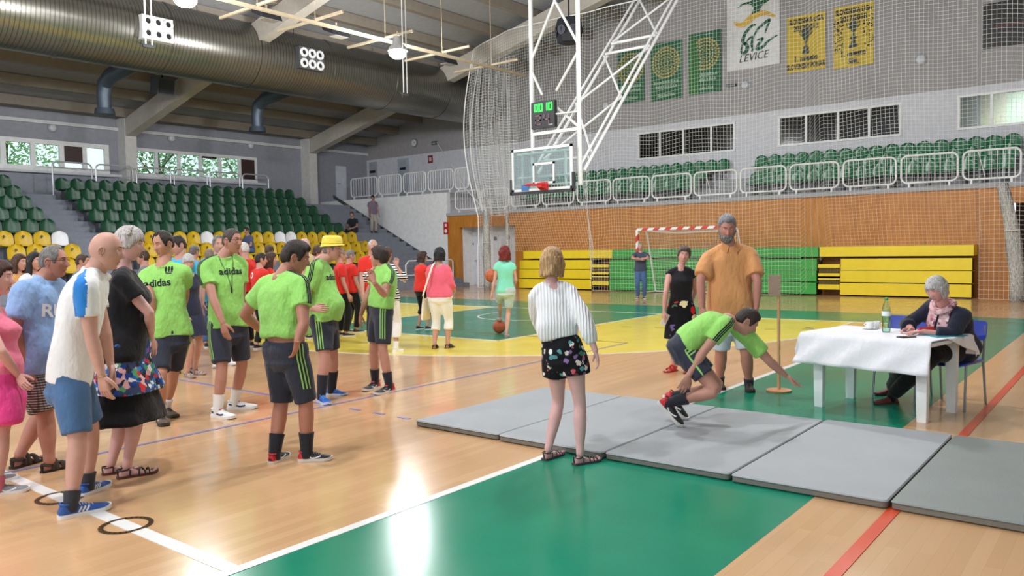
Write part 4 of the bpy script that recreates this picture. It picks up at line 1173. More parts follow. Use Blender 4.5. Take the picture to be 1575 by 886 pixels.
for k in range(9):
    x = -4 + k * 3.4
    q = MB(); q.tube([(x, DY - .6, DZ + .7), (x, DY - .6, roof_z(DY - .6) - .2)], .012, 5); q.build('hanger', M_br2, dt)
for i, (a, b, c_, m, lab) in enumerate((((218, 21), (266, 31), (218, 58), mat('e8e8e8', .4), 'white six-nozzle air outlet plate on the duct near the bright lamp'), ((460, 70), (498, 79), (460, 103), mat('55565a', .5), 'dark six-nozzle air outlet plate on the duct'))):
    yp = DY - 1.16; A, B, C_ = ony(*a, yp), ony(*b, yp), ony(*c_, yp); H_ = A.z - C_.z; z1 = (A.z + B.z) / 2
    t = thing('air_nozzle_panel', ((A.x + B.x) / 2, yp, z1 - H_ / 2), lab, 'air outlet')
    q = MB(); q.b2((A.x, yp, z1 - H_), (B.x, DY - .7, z1)); q.build('plate', m, t, smooth=False)
    for r2 in range(2):
        for c2 in range(3):
            u = A.x + (B.x - A.x) * (c2 + .55) / 3.1; w = z1 - H_ * (r2 + .5) / 2; R = Matrix.Rotation(math.pi / 2, 3, 'X')
            q = MB(); q.lathe((u, yp, w), [(.075, -.02), (.15, .0), (.155, .03), (.13, .06), (.08, .05), (.075, -.01)], 18, R, 0, False); nz = q.build('nozzle', mat('f4f4f4', .4), t)
            q = MB(); q.lathe((u, yp - .004, w), [(.08, 0), (.08, .004)], 16, R); q.build('mouth', M_dark, nz)

# --- lighting rig and lamps
rig = thing('lighting_rig', (14, 16.8, 7.4), 'tan hanging rail with cross pieces carrying the hall lamps', 'lamp rail')
M_rig = mat('b7a78c', .5)
q = MB(); q.b2((-3, 16.76, 7.36), (22.0, 16.84, 7.44)); q.build('long_rail', M_rig, rig, smooth=False)
for x in (2.5, 6, 9.2, 11.5, 13.2, 15.6, 17.9, 20.2):
    q = MB(); q.b2((x - .03, 15.7, 7.44), (x + .03, 18.4, 7.50)); q.build('cross_piece', M_rig, rig, smooth=False)
    q = MB(); q.tube([(x, 16.8, 7.4), (x, 16.8, roof_z(16.8) - .01)], .010, 5); q.build('hanger', M_rig, rig)
def hall_lamp(x, y, z, label, rig_z=7.45, rope=0):
    t = thing('hall_lamp', (x, y, z), label, 'lamp', None)
    q = MB(); q.lathe((x, y, z), [(.05, .42), (.12, .40), (.14, .22), (.24, .10), (.27, .02), (.25, .02), (.12, .2)], 20, None, 0, False); q.build('reflector', mat('c8c8c8', .3, .7), t)
    q = MB(); q.ball((x, y, z - .02), (.24, .24, .17), None, 18, 12); q.build('bulb', emit('fffdfa', 30), t)
    q = MB(); q.tube([(x, y, z + .4), (x, y, rig_z)], .015, 6); q.build('stem', M_rig, t)
    l = bpy.data.lights.new('hall_light', 'POINT'); l.energy = LAMP_W; l.shadow_soft_size = .25; l.color = (.95, .97, 1)
    o = bpy.data.objects.new('hall_light', l); COL.objects.link(o); o.parent = t; o.location = (0, 0, -.48)
    return t
hall_lamp(9.2, 16, 6.95, 'bright lamp at the top edge above the white nozzle plate')
hall_lamp(15.3, 16, 6.9, 'bright hanging lamp in front of the right end of the duct')
for x, y in ((2.5, 16), (-3, 5.5), (2.5, 5.5), (9.2, 5.5), (15.3, 4.2)): hall_lamp(x, y, 6.95 if y > 9 else 7.5, 'hall lamp outside the picture over the court', 7.45 if y > 9 else roof_z(y) - .3)['group'] = 'hall lamps out of view'
for i, (a, b, lab) in enumerate((((225, 0), (224, 68), 'pair of thin white cords with a hook beside the white nozzle plate'), ((620, 92), (621, 143), 'pair of thin white cords with a hook below the right lamp'))):
    yy = 15.6; A, B = ony(*a, yy), ony(*b, yy); A.z = roof_z(yy) - .15
    t = thing('hanging_hook', (B.x, yy, B.z), lab, 'hook')
    q = MB(); q.tube([(A.x, yy, A.z + .1), (B.x, yy, B.z)], .014, 6); q.tube([(A.x + .13, yy, A.z + .1), (B.x + .13, yy, B.z)], .014, 6); q.build('cords', mat('f0f0f0', .5), t)
    q = MB(); q.box((B.x + .05, yy, B.z - .03), (.22, .06, .06)); q.tube([(B.x, yy, B.z - .03), (B.x - .15, yy, B.z + .02), (B.x - .03, yy, B.z - .1)], .015, 6); q.build('hook_bar', mat('6a6c70', .4, .6), t)
for i, (px, py, lab) in enumerate(((410, 26, 'dark floodlight box on the rig left of the dark nozzle plate'), (517, 52, 'dark floodlight box on the rig between the nozzle plate and the lamp'), (686, 95, 'dark floodlight box on the rig near the net'))):
    p_ = ony(px, py, 17.6); t = thing('floodlight', p_, lab, 'floodlight')
    q = MB(); q.prism([p_ + V((-.3, -.25, -.1)), p_ + V((.3, -.25, -.1)), p_ + V((.22, .3, .12)), p_ + V((-.22, .3, .12))], V((0, .1, .22))); q.build('housing', mat('24252b', .5), t, smooth=False)
    q = MB(); q.box(p_ + V((0, -.1, -.10)), (.44, .28, .02)); q.build('glass_front', mat('8f887c', .3), t)
    q = MB(); q.tube([p_ + V((0, 0, .1)), V((p_.x, 17.6, 7.5))] if p_.z < 7.3 else [p_, p_ + V((0, 0, .3))], .03, 6); q.build('bracket', M_rig, t)
# ------------------------------------------------------------------ basketball hoop hung from the roof
M_frame = mat('f1f1f2', .35)
bx_ = 15.0; yl, yr = 11.45, 10.13
hp = thing('basketball_hoop', (bx_, 10.9, 2.8), 'glass basketball backboard and rim on a white truss hung from the roof', 'basketball hoop')
for y in (yl, yr):
    q = MB(); q.tube([(bx_ + .25, y, 2.95), (bx_ + .25, y, roof_z(y) - .3)], .052, 10); q.build('hanging_post', M_frame, hp)
q = MB(); q.bar((bx_ + .25, yl, 4.22), (bx_ + .25, yr, 4.22), .07); q.build('cross_bar', M_frame, hp)
for a, b in (((yl, 4.3), (10.8 + .25, 4.85)), ((yr, 4.25), (10.72, 4.75)), ((yl, 5.7), (11.15, 5.0 + .1)), ((yr, 5.95), (10.75, 5.15)), ((yl, 5.95), (yr, 8.3)), ((yr, 6.1), (yl, 8.4)), ((yl, 8.5), (yr, 10.4)), ((yr, 8.4), (yl, 10.3))):
    q = MB(); q.tube([(bx_ + .25, a[0], a[1]), (bx_ + .25, b[0], b[1])], .032, 8); q.build('brace', M_frame, hp)
# raking back stay: two chords and lacing
def chord(y, f): return V((15.35, y, 3.35)).lerp(V((21.6, y, 9.85)), f)
for y in (yl, yr):
    d = (chord(y, 1) - chord(y, 0)).normalized(); n_ = V((0, 1, 0)).cross(d) * .09
    q = MB(); q.tube([chord(y, 0) + n_, chord(y, 1) + n_], .038, 8); q.build('stay_chord', M_frame, hp)
    q = MB(); q.tube([chord(y, 0) - n_, chord(y, 1) - n_], .030, 8); q.build('stay_chord', M_frame, hp)
    q = MB(); q.tube([chord(y, 1), V((21.6, y, roof_z(y) - .3))], .045, 8); q.build('stay_head', M_frame, hp)
for f in (.04, .51, .56):
    q = MB(); q.tube([chord(yl, f), chord(yr, f)], .036, 8); q.build('stay_rung', M_frame, hp)
for a, fa, b, fb in ((yl, .05, yr, .28), (yl, .28, yr, .06), (yr, .28, yl, .5), (yl, .28, yr, .5), (yl, .57, yr, .78), (yr, .57, yl, .8), (yl, .8, yr, .98)):
    q = MB(); q.tube([chord(a, fa), chord(b, fb)], .028, 8); q.build('stay_lacing', M_frame, hp)
Y0, Y1, Z0, Z1 = 10.17, 11.9, 2.87, 3.87
q = MB(); q.b2((bx_, Y0 + .04, Z0 + .04), (bx_ + .02, Y1 - .04, Z1 - .04)); bb = q.build('backboard', glass('e6f0ee', .07, .03), hp, smooth=False)
q = MB()
for lo, hi in (((Y0, Z0), (Y1, Z0 + .06)), ((Y0, Z1 - .06), (Y1, Z1)), ((Y0, Z0), (Y0 + .06, Z1)), ((Y1 - .06, Z0), (Y1, Z1)), ((10.66, 3.02), (11.28, 3.07)), ((10.66, 3.46), (11.28, 3.51)), ((10.66, 3.02), (10.71, 3.51)), ((11.23, 3.02), (11.28, 3.51))):
    q.b2((bx_ - .008, lo[0], lo[1]), (bx_ + .03, hi[0], hi[1]))
q.build('board_frame', M_frame, bb, smooth=False)
q = MB()
for lo, hi in (((Y0 - .04, Z0 - .07), (Y1 + .04, Z0 + .0)), ((Y0 - .05, Z0 - .07), (Y0 + .0, Z0 + .36)), ((Y1 - .0, Z0 - .07), (Y1 + .05, Z0 + .30))): q.b2((bx_ - .03, lo[0], lo[1]), (bx_ + .05, hi[0], hi[1]))
q.build('edge_padding', mat('3c3d42', .7), hp, smooth=False)
yc = 10.95
q = MB(); q.tube([(bx_ + .1, y, 3.75) for y in (Y0 + .1, Y1 - .1)], .03, 6); q.tube([(bx_ + .1, y, 3.2) for y in (Y0 + .1, Y1 - .1)], .03, 6)
for y in (Y0 + .25, Y1 - .25): q.tube([(bx_ + .1, y, 3.75), (bx_ + .1, y, 2.98)], .03, 6)
q.build('board_carrier', M_frame, hp)
M_rim = mat('d8282e', .4)
q = MB(); q.tube([(bx_ - .39 + .23 * math.cos(a), yc + .23 * math.sin(a), 2.98) for a in [2 * math.pi * k / 28 for k in range(28)]], .014, 8, closed=True); rim = q.build('rim', M_rim, hp)
q = MB(); q.prism([(bx_ - .01, yc - .12, 2.88), (bx_ - .01, yc + .12, 2.88), (bx_ - .2, yc + .06, 2.93), (bx_ - .2, yc - .06, 2.93)], V((0, 0, .11))); q.b2((bx_ - .03, yc - .1, 2.86), (bx_, yc + .1, 3.06)); q.build('rim_bracket', M_rim, rim, smooth=False)
q = MB(); q.box((bx_ - .02, 11.5, 2.96), (.02, .2, .14)); q.build('blue_sticker', mat('3b74b8', .5), hp, smooth=False)
sc = thing('shot_clock', (15.1, 11.02, 4.3), 'black shot clock with lit green digits between the white hanging posts', 'scoreboard')
ya, yb, za, zb2 = 10.69, 11.36, 4.31, 4.92; xs = 15.08
q = MB(); q.b2((xs, ya, za), (xs + .1, yb, zb2)); q.build('housing', mat('17181c', .5), sc, smooth=False)
def digits(q, txt, cy, cz, h, w, sp, th):
    SEG = {'8': 'abcdefg', '0': 'abcdef', '1': 'bc', '2': 'abged', '4': 'fgbc', '3': 'abgcd', '5': 'afgcd'}
    for i, ch in enumerate(txt):
        y = cy - i * sp
        S = {'a': ((0, h), (w, h)), 'd': ((0, 0), (w, 0)), 'g': ((0, h / 2), (w, h / 2)), 'f': ((0, h / 2), (0, h)), 'e': ((0, 0), (0, h / 2)), 'b': ((w, h / 2), (w, h)), 'c': ((w, 0), (w, h / 2))}
        for s_ in SEG[ch]:
            (u0, v0), (u1, v1) = S[s_]; q.b2((xs - .012, y - max(u0, u1) - th / 2, cz + min(v0, v1) - th / 2), (xs - .002, y - min(u0, u1) + th / 2, cz + max(v0, v1) + th / 2))
for k_, ch_ in enumerate('0010'):
    q = MB(); digits(q, ch_, 11.25 - .135 * k_, 4.71, .15, .08, .135, .026); q.build('green_digit', emit('3bff5a', 2.2), sc, smooth=False)
for k_, ch_ in enumerate('24'):
    q = MB(); digits(q, ch_, 11.22 - .24 * k_, 4.4, .2, .13, .24, .035); q.build('red_digit', mat('5a1c26', .4), sc, smooth=False)
q = MB(); q.box((xs - .005, 10.8, 4.37), (.006, .12, .03)); q.build('maker_plate', mat('9a9ca0', .5), sc, smooth=False)
q = MB(); q.tube([(xs + .08, yl - .1, 4.62), (xs + .17, yl - .1, 4.62)], .02, 6); q.tube([(15.2, yl, 4.6), (15.14, yb - .02, 4.6)], .02, 6); q.tube([(15.2, yr, 4.6), (15.14, ya + .02, 4.6)], .02, 6); q.build('bracket', M_frame, sc)

# ------------------------------------------------------------------ banners on the upper wall
xb = XU - .02
def banner(px, label, m, y0=None):
    (a, b, c_, d_) = px; A = onx(*a, xb); B = onx(*b, xb)
    t = thing('banner', (xb, (A.y + B.y) / 2, B.z), label, 'banner'); y1, y0 = A.y, B.y; z1, z0 = A.z, B.z
    q = MB(); n = 10; R = []
    top = []; bot = []
    for k in range(n + 1):
        u = k / n; y = y1 + (y0 - y1) * u; dx = -.015 * math.sin(u * 9) - .02
        R.append([V((xb + dx, y, z1)), V((xb + dx * 1.6, y, z0)), V((xb + dx * 1.6 + .012, y, z0)), V((xb + dx + .012, y, z1))])
    q.loft(R); o = q.build('cloth', m, t)
    return t, y1, y0, z1, z0
M_bg = mat('1f6b45', .7, var=.12)
def sunmark(t, y1, y0, z1, z0, half=False):
    cy, cz = (y0 + y1) / 2 + (.0), z1 - .36 * (z1 - z0); q = MB(); x = xb - .055; rs = random.Random(7)
    for ring in range(5):
        r = .10 + .11 * ring; n = 8 + ring * 6
        for k in range(n):
            a = 2 * math.pi * (k + .5 * (ring % 2)) / n
            if half and math.cos(a) > .2: continue
            s_ = .032 + .006 * ring; c = V((x, cy - r * math.cos(a), cz + r * math.sin(a)))
            q.prism([c + V((0, -s_, 0)), c + V((0, 0, -s_ * .8)), c + V((0, s_, 0)), c + V((0, 0, s_ * .8))], V((.004, 0, 0)))
    q.build('sun_emblem', mat('c9b054', .6), t, smooth=False)
    for k, (w, zz) in enumerate(((.8, .70), (.7, .78), (.55, .92))):
        wd = (y1 - y0) * w; n = 9; pr = []
        for j in range(n):
            u = (y0 + y1) / 2 + wd / 2 - wd * (j + .5) / n; h_ = .04 * (1 if j % 3 else 1.6); zc = z1 - (z1 - z0) * zz
            pr += [(u + wd / n * .45, zc - .02), (u + wd / n * .33, zc - .02), (u + wd / n * .33, zc + h_), (u - wd / n * .33, zc + h_), (u - wd / n * .33, zc - .02)]
        pr = pr + [(pr[-1][0], pr[-1][1] - .025), (pr[0][0], pr[0][1] - .025)]
        q = MB(); q.prism([V((x, a_, b_)) for a_, b_ in pr], V((.004, 0, 0))); q.build('lettering_row', mat('9dc0a0', .6), t, smooth=False)
for i, (px, lab) in enumerate(((((950, 80), (992, 155), 0, 0), 'green banner with gold sun emblem behind the white truss'), (((1001, 69), (1050, 150), 0, 0), 'green banner with gold sun emblem, middle of the three'), (((1060, 54), (1110, 140), 0, 0), 'green banner with gold sun emblem, its left side folded dark'))):
    t, y1, y0, z1, z0 = banner(px, lab, M_bg); sunmark(t, y1, y0, z1, z0)
    if i == 2:
        q = MB(); q.prism([(xb - .06, y1, z0), (xb - .06, y1 - .40, z0), (xb - .075, y1 - .42, z1 - .9), (xb - .06, y1 - .22, z1), (xb - .06, y1, z1 - .3)], V((.02, 0, 0))); q.build('folded_edge', mat('2d7a34', .7), t, smooth=False)
t, y1, y0, z1, z0 = banner(((1118, -40), (1200, 98), 0, 0), 'tall white club banner with green bird and yellow wave', mat('e8e7e6', .6)); x = xb - .05
def bpt(px, py): p_ = onx(px, py, x); return V((x, p_.y, p_.z))
def cr(ox, oy, k): return lambda u, v: bpt(ox + u / k, oy + v / k)
c5 = cr(1110, 0, 6.3)
def brush(q, pts, w, th=.004, n=6):
    """a brush stroke with swelling width given in crop pixels"""
    P_ = []
    for a, b, c_, d_ in zip([pts[0]] + pts[:-2], pts[:-1], pts[1:], pts[2:] + [pts[-1]]):
        for k in range(n):
            f = k / n; P_.append([.5 * (2 * b[i] + (c_[i] - a[i]) * f + (2 * a[i] - 5 * b[i] + 4 * c_[i] - d_[i]) * f * f + (-a[i] + 3 * b[i] - 3 * c_[i] + d_[i]) * f ** 3) for i in (0, 1)])
    P_.append(pts[-1]); K = len(P_); L = []
    for k in range(K):
        a, b = P_[max(0, k - 1)], P_[min(K - 1, k + 1)]; dx, dy = b[0] - a[0], b[1] - a[1]; l = math.hypot(dx, dy) or 1
        ww = w * 1.35 * (.35 + .65 * math.sin(math.pi * (k + .6) / (K + .2))); L.append((c5(P_[k][0] - dy / l * ww, P_[k][1] + dx / l * ww), c5(P_[k][0] + dy / l * ww, P_[k][1] - dx / l * ww)))
    for a, b in zip(L, L[1:]): q.prism([a[0], a[1], b[1], b[0]], V((th, 0, 0)))
q = MB(); brush(q, [(120, 215), (170, 245), (230, 225), (300, 160), (360, 132), (440, 128), (520, 160)], 22); q.build('yellow_wave', mat('e6b93e', .6), t, smooth=False)
q = MB(); M_lg = mat('14603f', .6)
q.prism([c5(*p_) + V((-.004, 0, 0)) for p_ in ((150, 82), (190, 40), (240, 22), (285, 12), (300, -25), (350, -30), (380, 10), (440, -30), (480, -70), (470, -5), (410, 40), (385, 60), (372, 105), (330, 125), (288, 138), (310, 80), (290, 48), (230, 42))], V((.004, 0, 0)))
q.build('green_bird', M_lg, t, smooth=False)
for st_, w_ in (([(330, 240), (290, 250), (230, 320), (205, 400), (245, 440), (240, 490), (210, 520), (190, 500), (200, 430)], 13), ([(215, 440), (270, 370), (300, 360), (290, 430), (300, 480), (285, 495)], 9),
    ([(310, 350), (350, 280), (420, 220), (465, 188), (440, 260), (420, 320)], 10), ([(340, 390), (400, 370), (350, 440), (345, 478), (400, 450), (460, 390), (540, 340)], 11)):
    q = MB(); brush(q, st_, w_); q.build('script_letter', M_lg, t, smooth=False)
q = MB(); o_ = c5(305, 552); ax = (c5(430, 528) - c5(190, 578)).normalized(); put_text(q, 'LEVICE', .36, o_, ax, V((0, 0, 1)), 0, .25, .0, .004, .95); q.build('club_lettering', mat('2a2c30', .6), t, smooth=False)
M_by = mat('d9b92a', .6, var=.05); M_ink = mat('26281e', .6)
def cup(q, c, k, kind):
    prof = [(.0, .52), (.02, .52), (.03, .46), (.02, .43), (.06, .40), (.13, .34), (.13, .26), (.10, .12), (.04, 0), (.025, -.1), (.03, -.16), (.08, -.2), (.09, -.34), (.11, -.36), (.11, -.42)] if kind == 0 else [(.0, .52), (.03, .5), (.02, .42), (.08, .38), (.12, .3), (.11, .2), (.05, .08), (.025, 0), (.03, -.06), (.1, -.1), (.1, -.14), (.05, -.16), (.06, -.3), (.12, -.34), (.13, -.44)]
    q.prism([c + V((0, r * k, z * k)) for r, z in prof] + [c + V((0, -r * k, z * k)) for r, z in prof[::-1]], V((-.004, 0, 0)))
    for s_ in (-1, 1): q.tube([c + V((0, s_ * .12 * k, .33 * k)), c + V((0, s_ * .2 * k, .36 * k)), c + V((0, s_ * .19 * k, .24 * k)), c + V((0, s_ * .10 * k, .17 * k))], .013 * k, 5)
AX, AZ = V((0, -1, 0)), V((0, 0, 1))
A, B = onx(1513, 8, XU - .02), onx(1580, 66, XU - .02); t = thing('dark_wall_board', (XU - .1, (A.y + B.y) / 2, B.z), 'dark board high on the wall at the upper right corner, behind the net', 'board')
q = MB(); q.b2((XU - .1, B.y - .5, B.z), (XU, A.y, A.z)); q.build('board_face', mat('24201f', .5), t, smooth=False)
q = MB(); q.b2((XU - .11, B.y - .5, B.z + .55), (XU - .1, A.y - .3, B.z + .62)); q.build('board_stripe', mat('5a2a28', .5), t, smooth=False)
for i, (px, lab, l1, l2, l3, l4) in enumerate(((((1211, 28), (1270, 105), 0, 0), 'yellow trophy banner dated 2012/2013 beside the white club banner', 'SLOVENSKA LIGA', '2012/2013', '1. miesto', 'SLOVENSKY POHAR'), (((1283, 13), (1344, 98), 0, 0), 'yellow trophy banner dated 2017/2018, the rightmost banner', 'SLOVENSKA LIGA', '2017/2018', '1. miesto', 'SBL'))):
    t, y1, y0, z1, z0 = banner(px, lab, M_by); cy = (y1 + y0) / 2; H_ = z1 - z0; x = xb - .06
    for tx, sz_, zc, sx_ in ((l1, .23, z1 - .2, .62), (l2, .24, z1 - .43, .8), (l3, .25, z0 + .42, .85), (l4, .24, z0 + .17, .58 if i == 0 else .9)):
        q = MB(); put_text(q, tx, sz_, V((x, cy, zc)), AX, AZ, 0, 0, .008, .0, sx_); q.build('lettering_line', M_ink, t, smooth=False)
    q = MB(); cup(q, V((x, cy, z0 + H_ * .53)), 1.0, i); q.build('trophy_picture', mat('3a4430', .6), t, smooth=False)
    if i == 1:
        q = MB(); rs = random.Random(3)
        for k in range(150):
            u = rs.choice((-1, 1)) * rs.uniform(.30, .60); w = rs.uniform(-.55, .55); s_ = rs.uniform(.012, .022); q.b2((x, cy + u - s_, z0 + H_ * .52 + w - s_), (x + .003, cy + u + s_, z0 + H_ * .52 + w + s_))
        q.build('speckles', M_ink, t, smooth=False)['kind'] = 'stuff'

# ------------------------------------------------------------------ small fixtures on the walls
def wall_disc(name, p_, nrm, r, label, cat, m1, m2):
    t = thing(name, p_, label, cat); R = Z.rotation_difference(V(nrm)).to_matrix()
    q = MB(); q.lathe(p_, [(r, 0), (r, .04), (r * .8, .06)], 24, R); q.build('base', m1, t)
    q = MB(); q.lathe(p_ + V(nrm) * .05, [(r * .78, 0), (r * .7, .05), (r * .35, .08), (.01, .085)], 24, R); q.build('cover', m2, t)
M_lampw = mat('d4d6dc', .3)
for px, py, lab in ((80, 197, 'round wall lamp above the leftmost window'), (263, 213, 'round wall lamp above the second window'), (385, 224, 'round wall lamp right of the second window top')):
    wall_disc('wall_lamp', ony(px, py, YW - .005), (0, -1, 0), .16, lab, 'lamp', mat('9da0a6', .5), M_lampw)
for px, py, lab in ((1147, 131, 'round grey wall lamp below the white club banner'), (933, 163, 'round wall lamp behind the white truss'), (1417, 92, 'round wall lamp right of the yellow banners, behind the net')):
    wall_disc('wall_lamp', onx(px, py, XU - .005), (-1, 0, 0), .17, lab, 'lamp', mat('9da0a6', .5), M_lampw)
p_ = onx(638, 220, XU - .005); t = thing('wall_clock', p_, 'round wall clock on the dim upper wall above the stair railings', 'clock'); R = Z.rotation_difference(V((-1, 0, 0))).to_matrix()
q = MB(); q.lathe(p_, [(.2, 0), (.2, .05), (.17, .06)], 24, R); q.build('rim', mat('77797f', .5), t)
q = MB(); q.lathe(p_ + V((-.055, 0, 0)), [(.17, 0), (.17, .008)], 24, R); q.build('dial', mat('dddddf', .5), t)
q = MB(); q.bar(p_ + V((-.07, 0, 0)), p_ + V((-.07, .05, .12)), .01); q.bar(p_ + V((-.07, 0, 0)), p_ + V((-.07, -.08, .03)), .014); q.build('hands', M_dark, t, smooth=False)
for px, py, w, h, lab in ((549, 232, .3, .14, 'small dark box high on the dim upper wall left of the clock'), (668, 220, .3, .16, 'small dark box on the upper wall right of the clock'), (1125, 131, .34, .12, 'small grey emergency light beside the round lamp')):
    p_ = onx(px, py, XU - .05); t = thing('wall_box', p_, lab, 'box')
    q = MB(); q.box(p_, (.1, w, h)); q.build('case', mat('5c5f68', .6), t, smooth=False); q = MB(); q.box(p_ + V((-.055, 0, -.02)), (.012, w * .8, h * .4)); q.build('lens', mat('8d919a', .4), t, smooth=False)
for px, py, w, h, lab in ((662, 245, .3, .36, 'small red sign on the upper wall behind the stair railing'),):
    p_ = onx(px, py, XU - .02); t = thing('red_sign', p_, lab, 'sign'); q = MB(); q.box(p_, (.02, w, h)); q.build('plate', mat('8c3a3c', .5), t, smooth=False); q = MB(); q.box(p_ + V((-.012, 0, 0)), (.006, w * .5, h * .5)); q.build('pictogram', mat('d8b8b8', .5), t, smooth=False)
for i, (a, b, lab, c_) in enumerate((((568, 250), (581, 290), 'grey door at the left end of the upper landing', 'aeb0b8'), ((612, 245), (630, 290), 'pale blue door on the upper landing below the clock', 'b4bccb'))):
    A, B = onx(*a, XU - .02), onx(*b, XU - .02); t = MB(); t.b2((XU - .05, B.y, 3.86), (XU, A.y, A.z)); d = struct(t, 'door_%d' % (2 + i), mat(c_, .6), smooth=False)
    q = MB(); q.b2((XU - .07, B.y + .12, 3.9), (XU - .05, A.y - .12, A.z - .12)); q.build('door_leaf', mat(shade(c_, .95), .5), d, smooth=False)
    q = MB(); m_ = (A.y + B.y) / 2; q.b2((XU - .08, m_ - .2, A.z - .55), (XU - .07, m_ + .2, A.z - .42)); q.build('door_sign', M_dark, d, smooth=False)
A = ony(516, 255, YW - .02); mb = MB(); mb.b2((A.x, YW - .06, 3.86), (A.x + .62, YW, A.z)); d = struct(mb, 'door_4', mat('d5d8e0', .5), smooth=False)
q = MB(); q.tube([(A.x + .08, YW - .07, 4.8), (A.x + .08, YW - .1, 4.8), (A.x + .2, YW - .1, 4.8)], .015); q.build('door_handle', mat('888a90', .3, .6), d)
p_ = onx(686, 351, XE - .02); t = thing('fire_sign', p_, 'red fire extinguisher sign with white arrow beside the plywood jamb', 'sign')
q = MB(); q.box(p_, (.02, .26, .5)); q.build('plate', mat('c4202c', .4), t, smooth=False)
q = MB(); q.lathe(p_ + V((-.012, 0, -.12)), [(.08, 0), (.08, .006)], 18, Z.rotation_difference(V((-1, 0, 0))).to_matrix()); q.prism([p_ + V((-.013, .05, .06)), p_ + V((-.013, -.05, .06)), p_ + V((-.013, -.05, .18)), p_ + V((-.013, .05, .18))], V((-.004, 0, 0))); q.build('pictogram', mat('f4f0f0', .5), t, smooth=False)
for a, b, lab in (((758, 362), (767, 392), 'grey printed notice on the recess wall, left of the big poster'), ((768, 360), (787, 396), 'large white poster with a small red logo on the recess wall')):
    x = XE + .88; A, B = onx(*a, x), onx(*b, x); t = thing('notice_sheet', ((x), (A.y + B.y) / 2, B.z), lab, 'poster')
    q = MB(); q.b2((x - .012, B.y, B.z), (x, A.y, A.z)); q.build('sheet', mat('e6e6ea', .6), t, smooth=False)
    q = MB(); q.b2((x - .016, B.y + .06, A.z - .22), (x - .012, B.y + (.2 if a[0] == 768 else A.y - B.y - .06), A.z - .06)); q.build('print', mat('a04a44' if a[0] == 768 else '6a6c70', .6), t, smooth=False)
p_ = onx(875, 47, 20.0); t = thing('speaker_cluster', p_, 'black loudspeaker cluster hung from the roof behind the hoop posts', 'loudspeaker')
q = MB(); q.lathe(p_, [(.2, -.4), (.34, -.36), (.42, 0), (.34, .34), (.2, .36)], 6); q.build('cabinet', mat('1b1c24', .6), t, smooth=False)
q = MB(); q.tube([p_ + V((0, 0, .3)), V((p_.x, p_.y, roof_z(p_.y) - .02))], .03, 6); q.build('hanger', M_dark, t)
for k in range(3):
    a = math.pi + .9 * (k - 1); q = MB(); d = V((math.cos(a), math.sin(a), -.1)).normalized(); q.lathe(p_ + d * .37, [(.14, 0), (.14, .03), (.1, .03)], 16, Z.rotation_difference(d).to_matrix()); q.build('driver', mat('2c2d36', .4), t)
p_ = ony(250, 133, 26.3); t = thing('grey_speaker', p_, 'grey box speaker under the roof right of the first branch pipe', 'loudspeaker')
q = MB(); q.box(p_, (.6, .5, .55), Matrix.Rotation(.2, 3, 'X')); q.build('cabinet', mat('4e5560', .6), t, smooth=False); q = MB(); q.box(p_ + V((0, -.25, -.05)), (.5, .05, .45), Matrix.Rotation(.2, 3, 'X')); q.build('grille', mat('39404a', .8), t, smooth=False); q = MB(); q.tube([p_, V((p_.x, p_.y, roof_z(p_.y) - .02))], .03, 6); q.build('bracket', M_dark, t)

# ------------------------------------------------------------------ protective net in front of the end wall
def net_sheet(name, fn, nu, nv, r, m, label=None, cat=None):
    """knotted mesh: fn(u, v) -> place; thin three-sided cords"""
    t = np.array([[fn(i / nu, j / nv) for j in range(nv + 1)] for i in range(nu + 1)], dtype=float)
    vs_, fs = [], []
    def cord(pts, off):
        o = len(vs_); K = len(pts)
        for p in pts:
            for d in off: vs_.append((p[0] + d[0] * r, p[1] + d[1] * r, p[2] + d[2] * r))
        for k in range(K - 1):
            for i in range(3):
                j = (i + 1) % 3; fs.append((o + k * 3 + i, o + k * 3 + j, o + k * 3 + 3 + j, o + k * 3 + 3 + i))
    for i in range(nu + 1): cord(t[i], ((-1, 0, 0), (.5, .87, 0), (.5, -.87, 0)))
    for j in range(nv + 1): cord(t[:, j], ((-1, 0, 0), (.5, 0, .87), (.5, 0, -.87)))
    me = bpy.data.meshes.new(name); me.from_pydata(vs_, [], fs); me.materials.append(m); me.update()
    o = bpy.data.objects.new(name, me); COL.objects.link(o); ORI[o.name] = V((0, 0, 0))
    return o
M_net = mat('fbfbf8', .8, var=.02)
def main_net(u, v):
    y = 19.9 + (2.35 - 19.9) * u
    edge = max(0, 1 - u / .05); g_ = float(sstep(np.array(y), 7.2, 7.7) * (1 - sstep(np.array(y), 14.7, 15.3))) if 3.4 < y < 19 else 1.0; z0 = 1.42 + (.06 - 1.42) * g_; top = min(9.3, roof_z(y) - .6)
    z = z0 + (top - z0) * v
    sag = .06 * math.sin(u * 61 + v * 3) * (1 - v * .3) + .05 * math.sin(u * 23 + v * 7)
    pull = edge * .55 * math.sin(math.pi * min(1, max(0, (v - .3) / .7))) - .12 * edge
    z += .06 * math.sin(u * 40) * (1 - v) * v * 4
    return (22.75 + sag * (1 - g_ * .6 * (v < .2)) + 1.1 * (1 - g_) * (1 - v) ** 3, y + pull, z)
nt = net_sheet('safety_net', main_net, 164, 80, .0036, M_net)
tag(nt, 'wide white safety net hanging in front of the whole end wall', 'net', None, None)
q = MB(); q.tube([V(main_net(u / 60, 1)) + V((0, 0, .02)) for u in range(61)], .015, 6); q.build('top_rope', M_net, nt)
q = MB(); q.tube([V(main_net(0, v / 30)) for v in range(31)], .022, 6); q.build('edge_rope', M_net, nt)
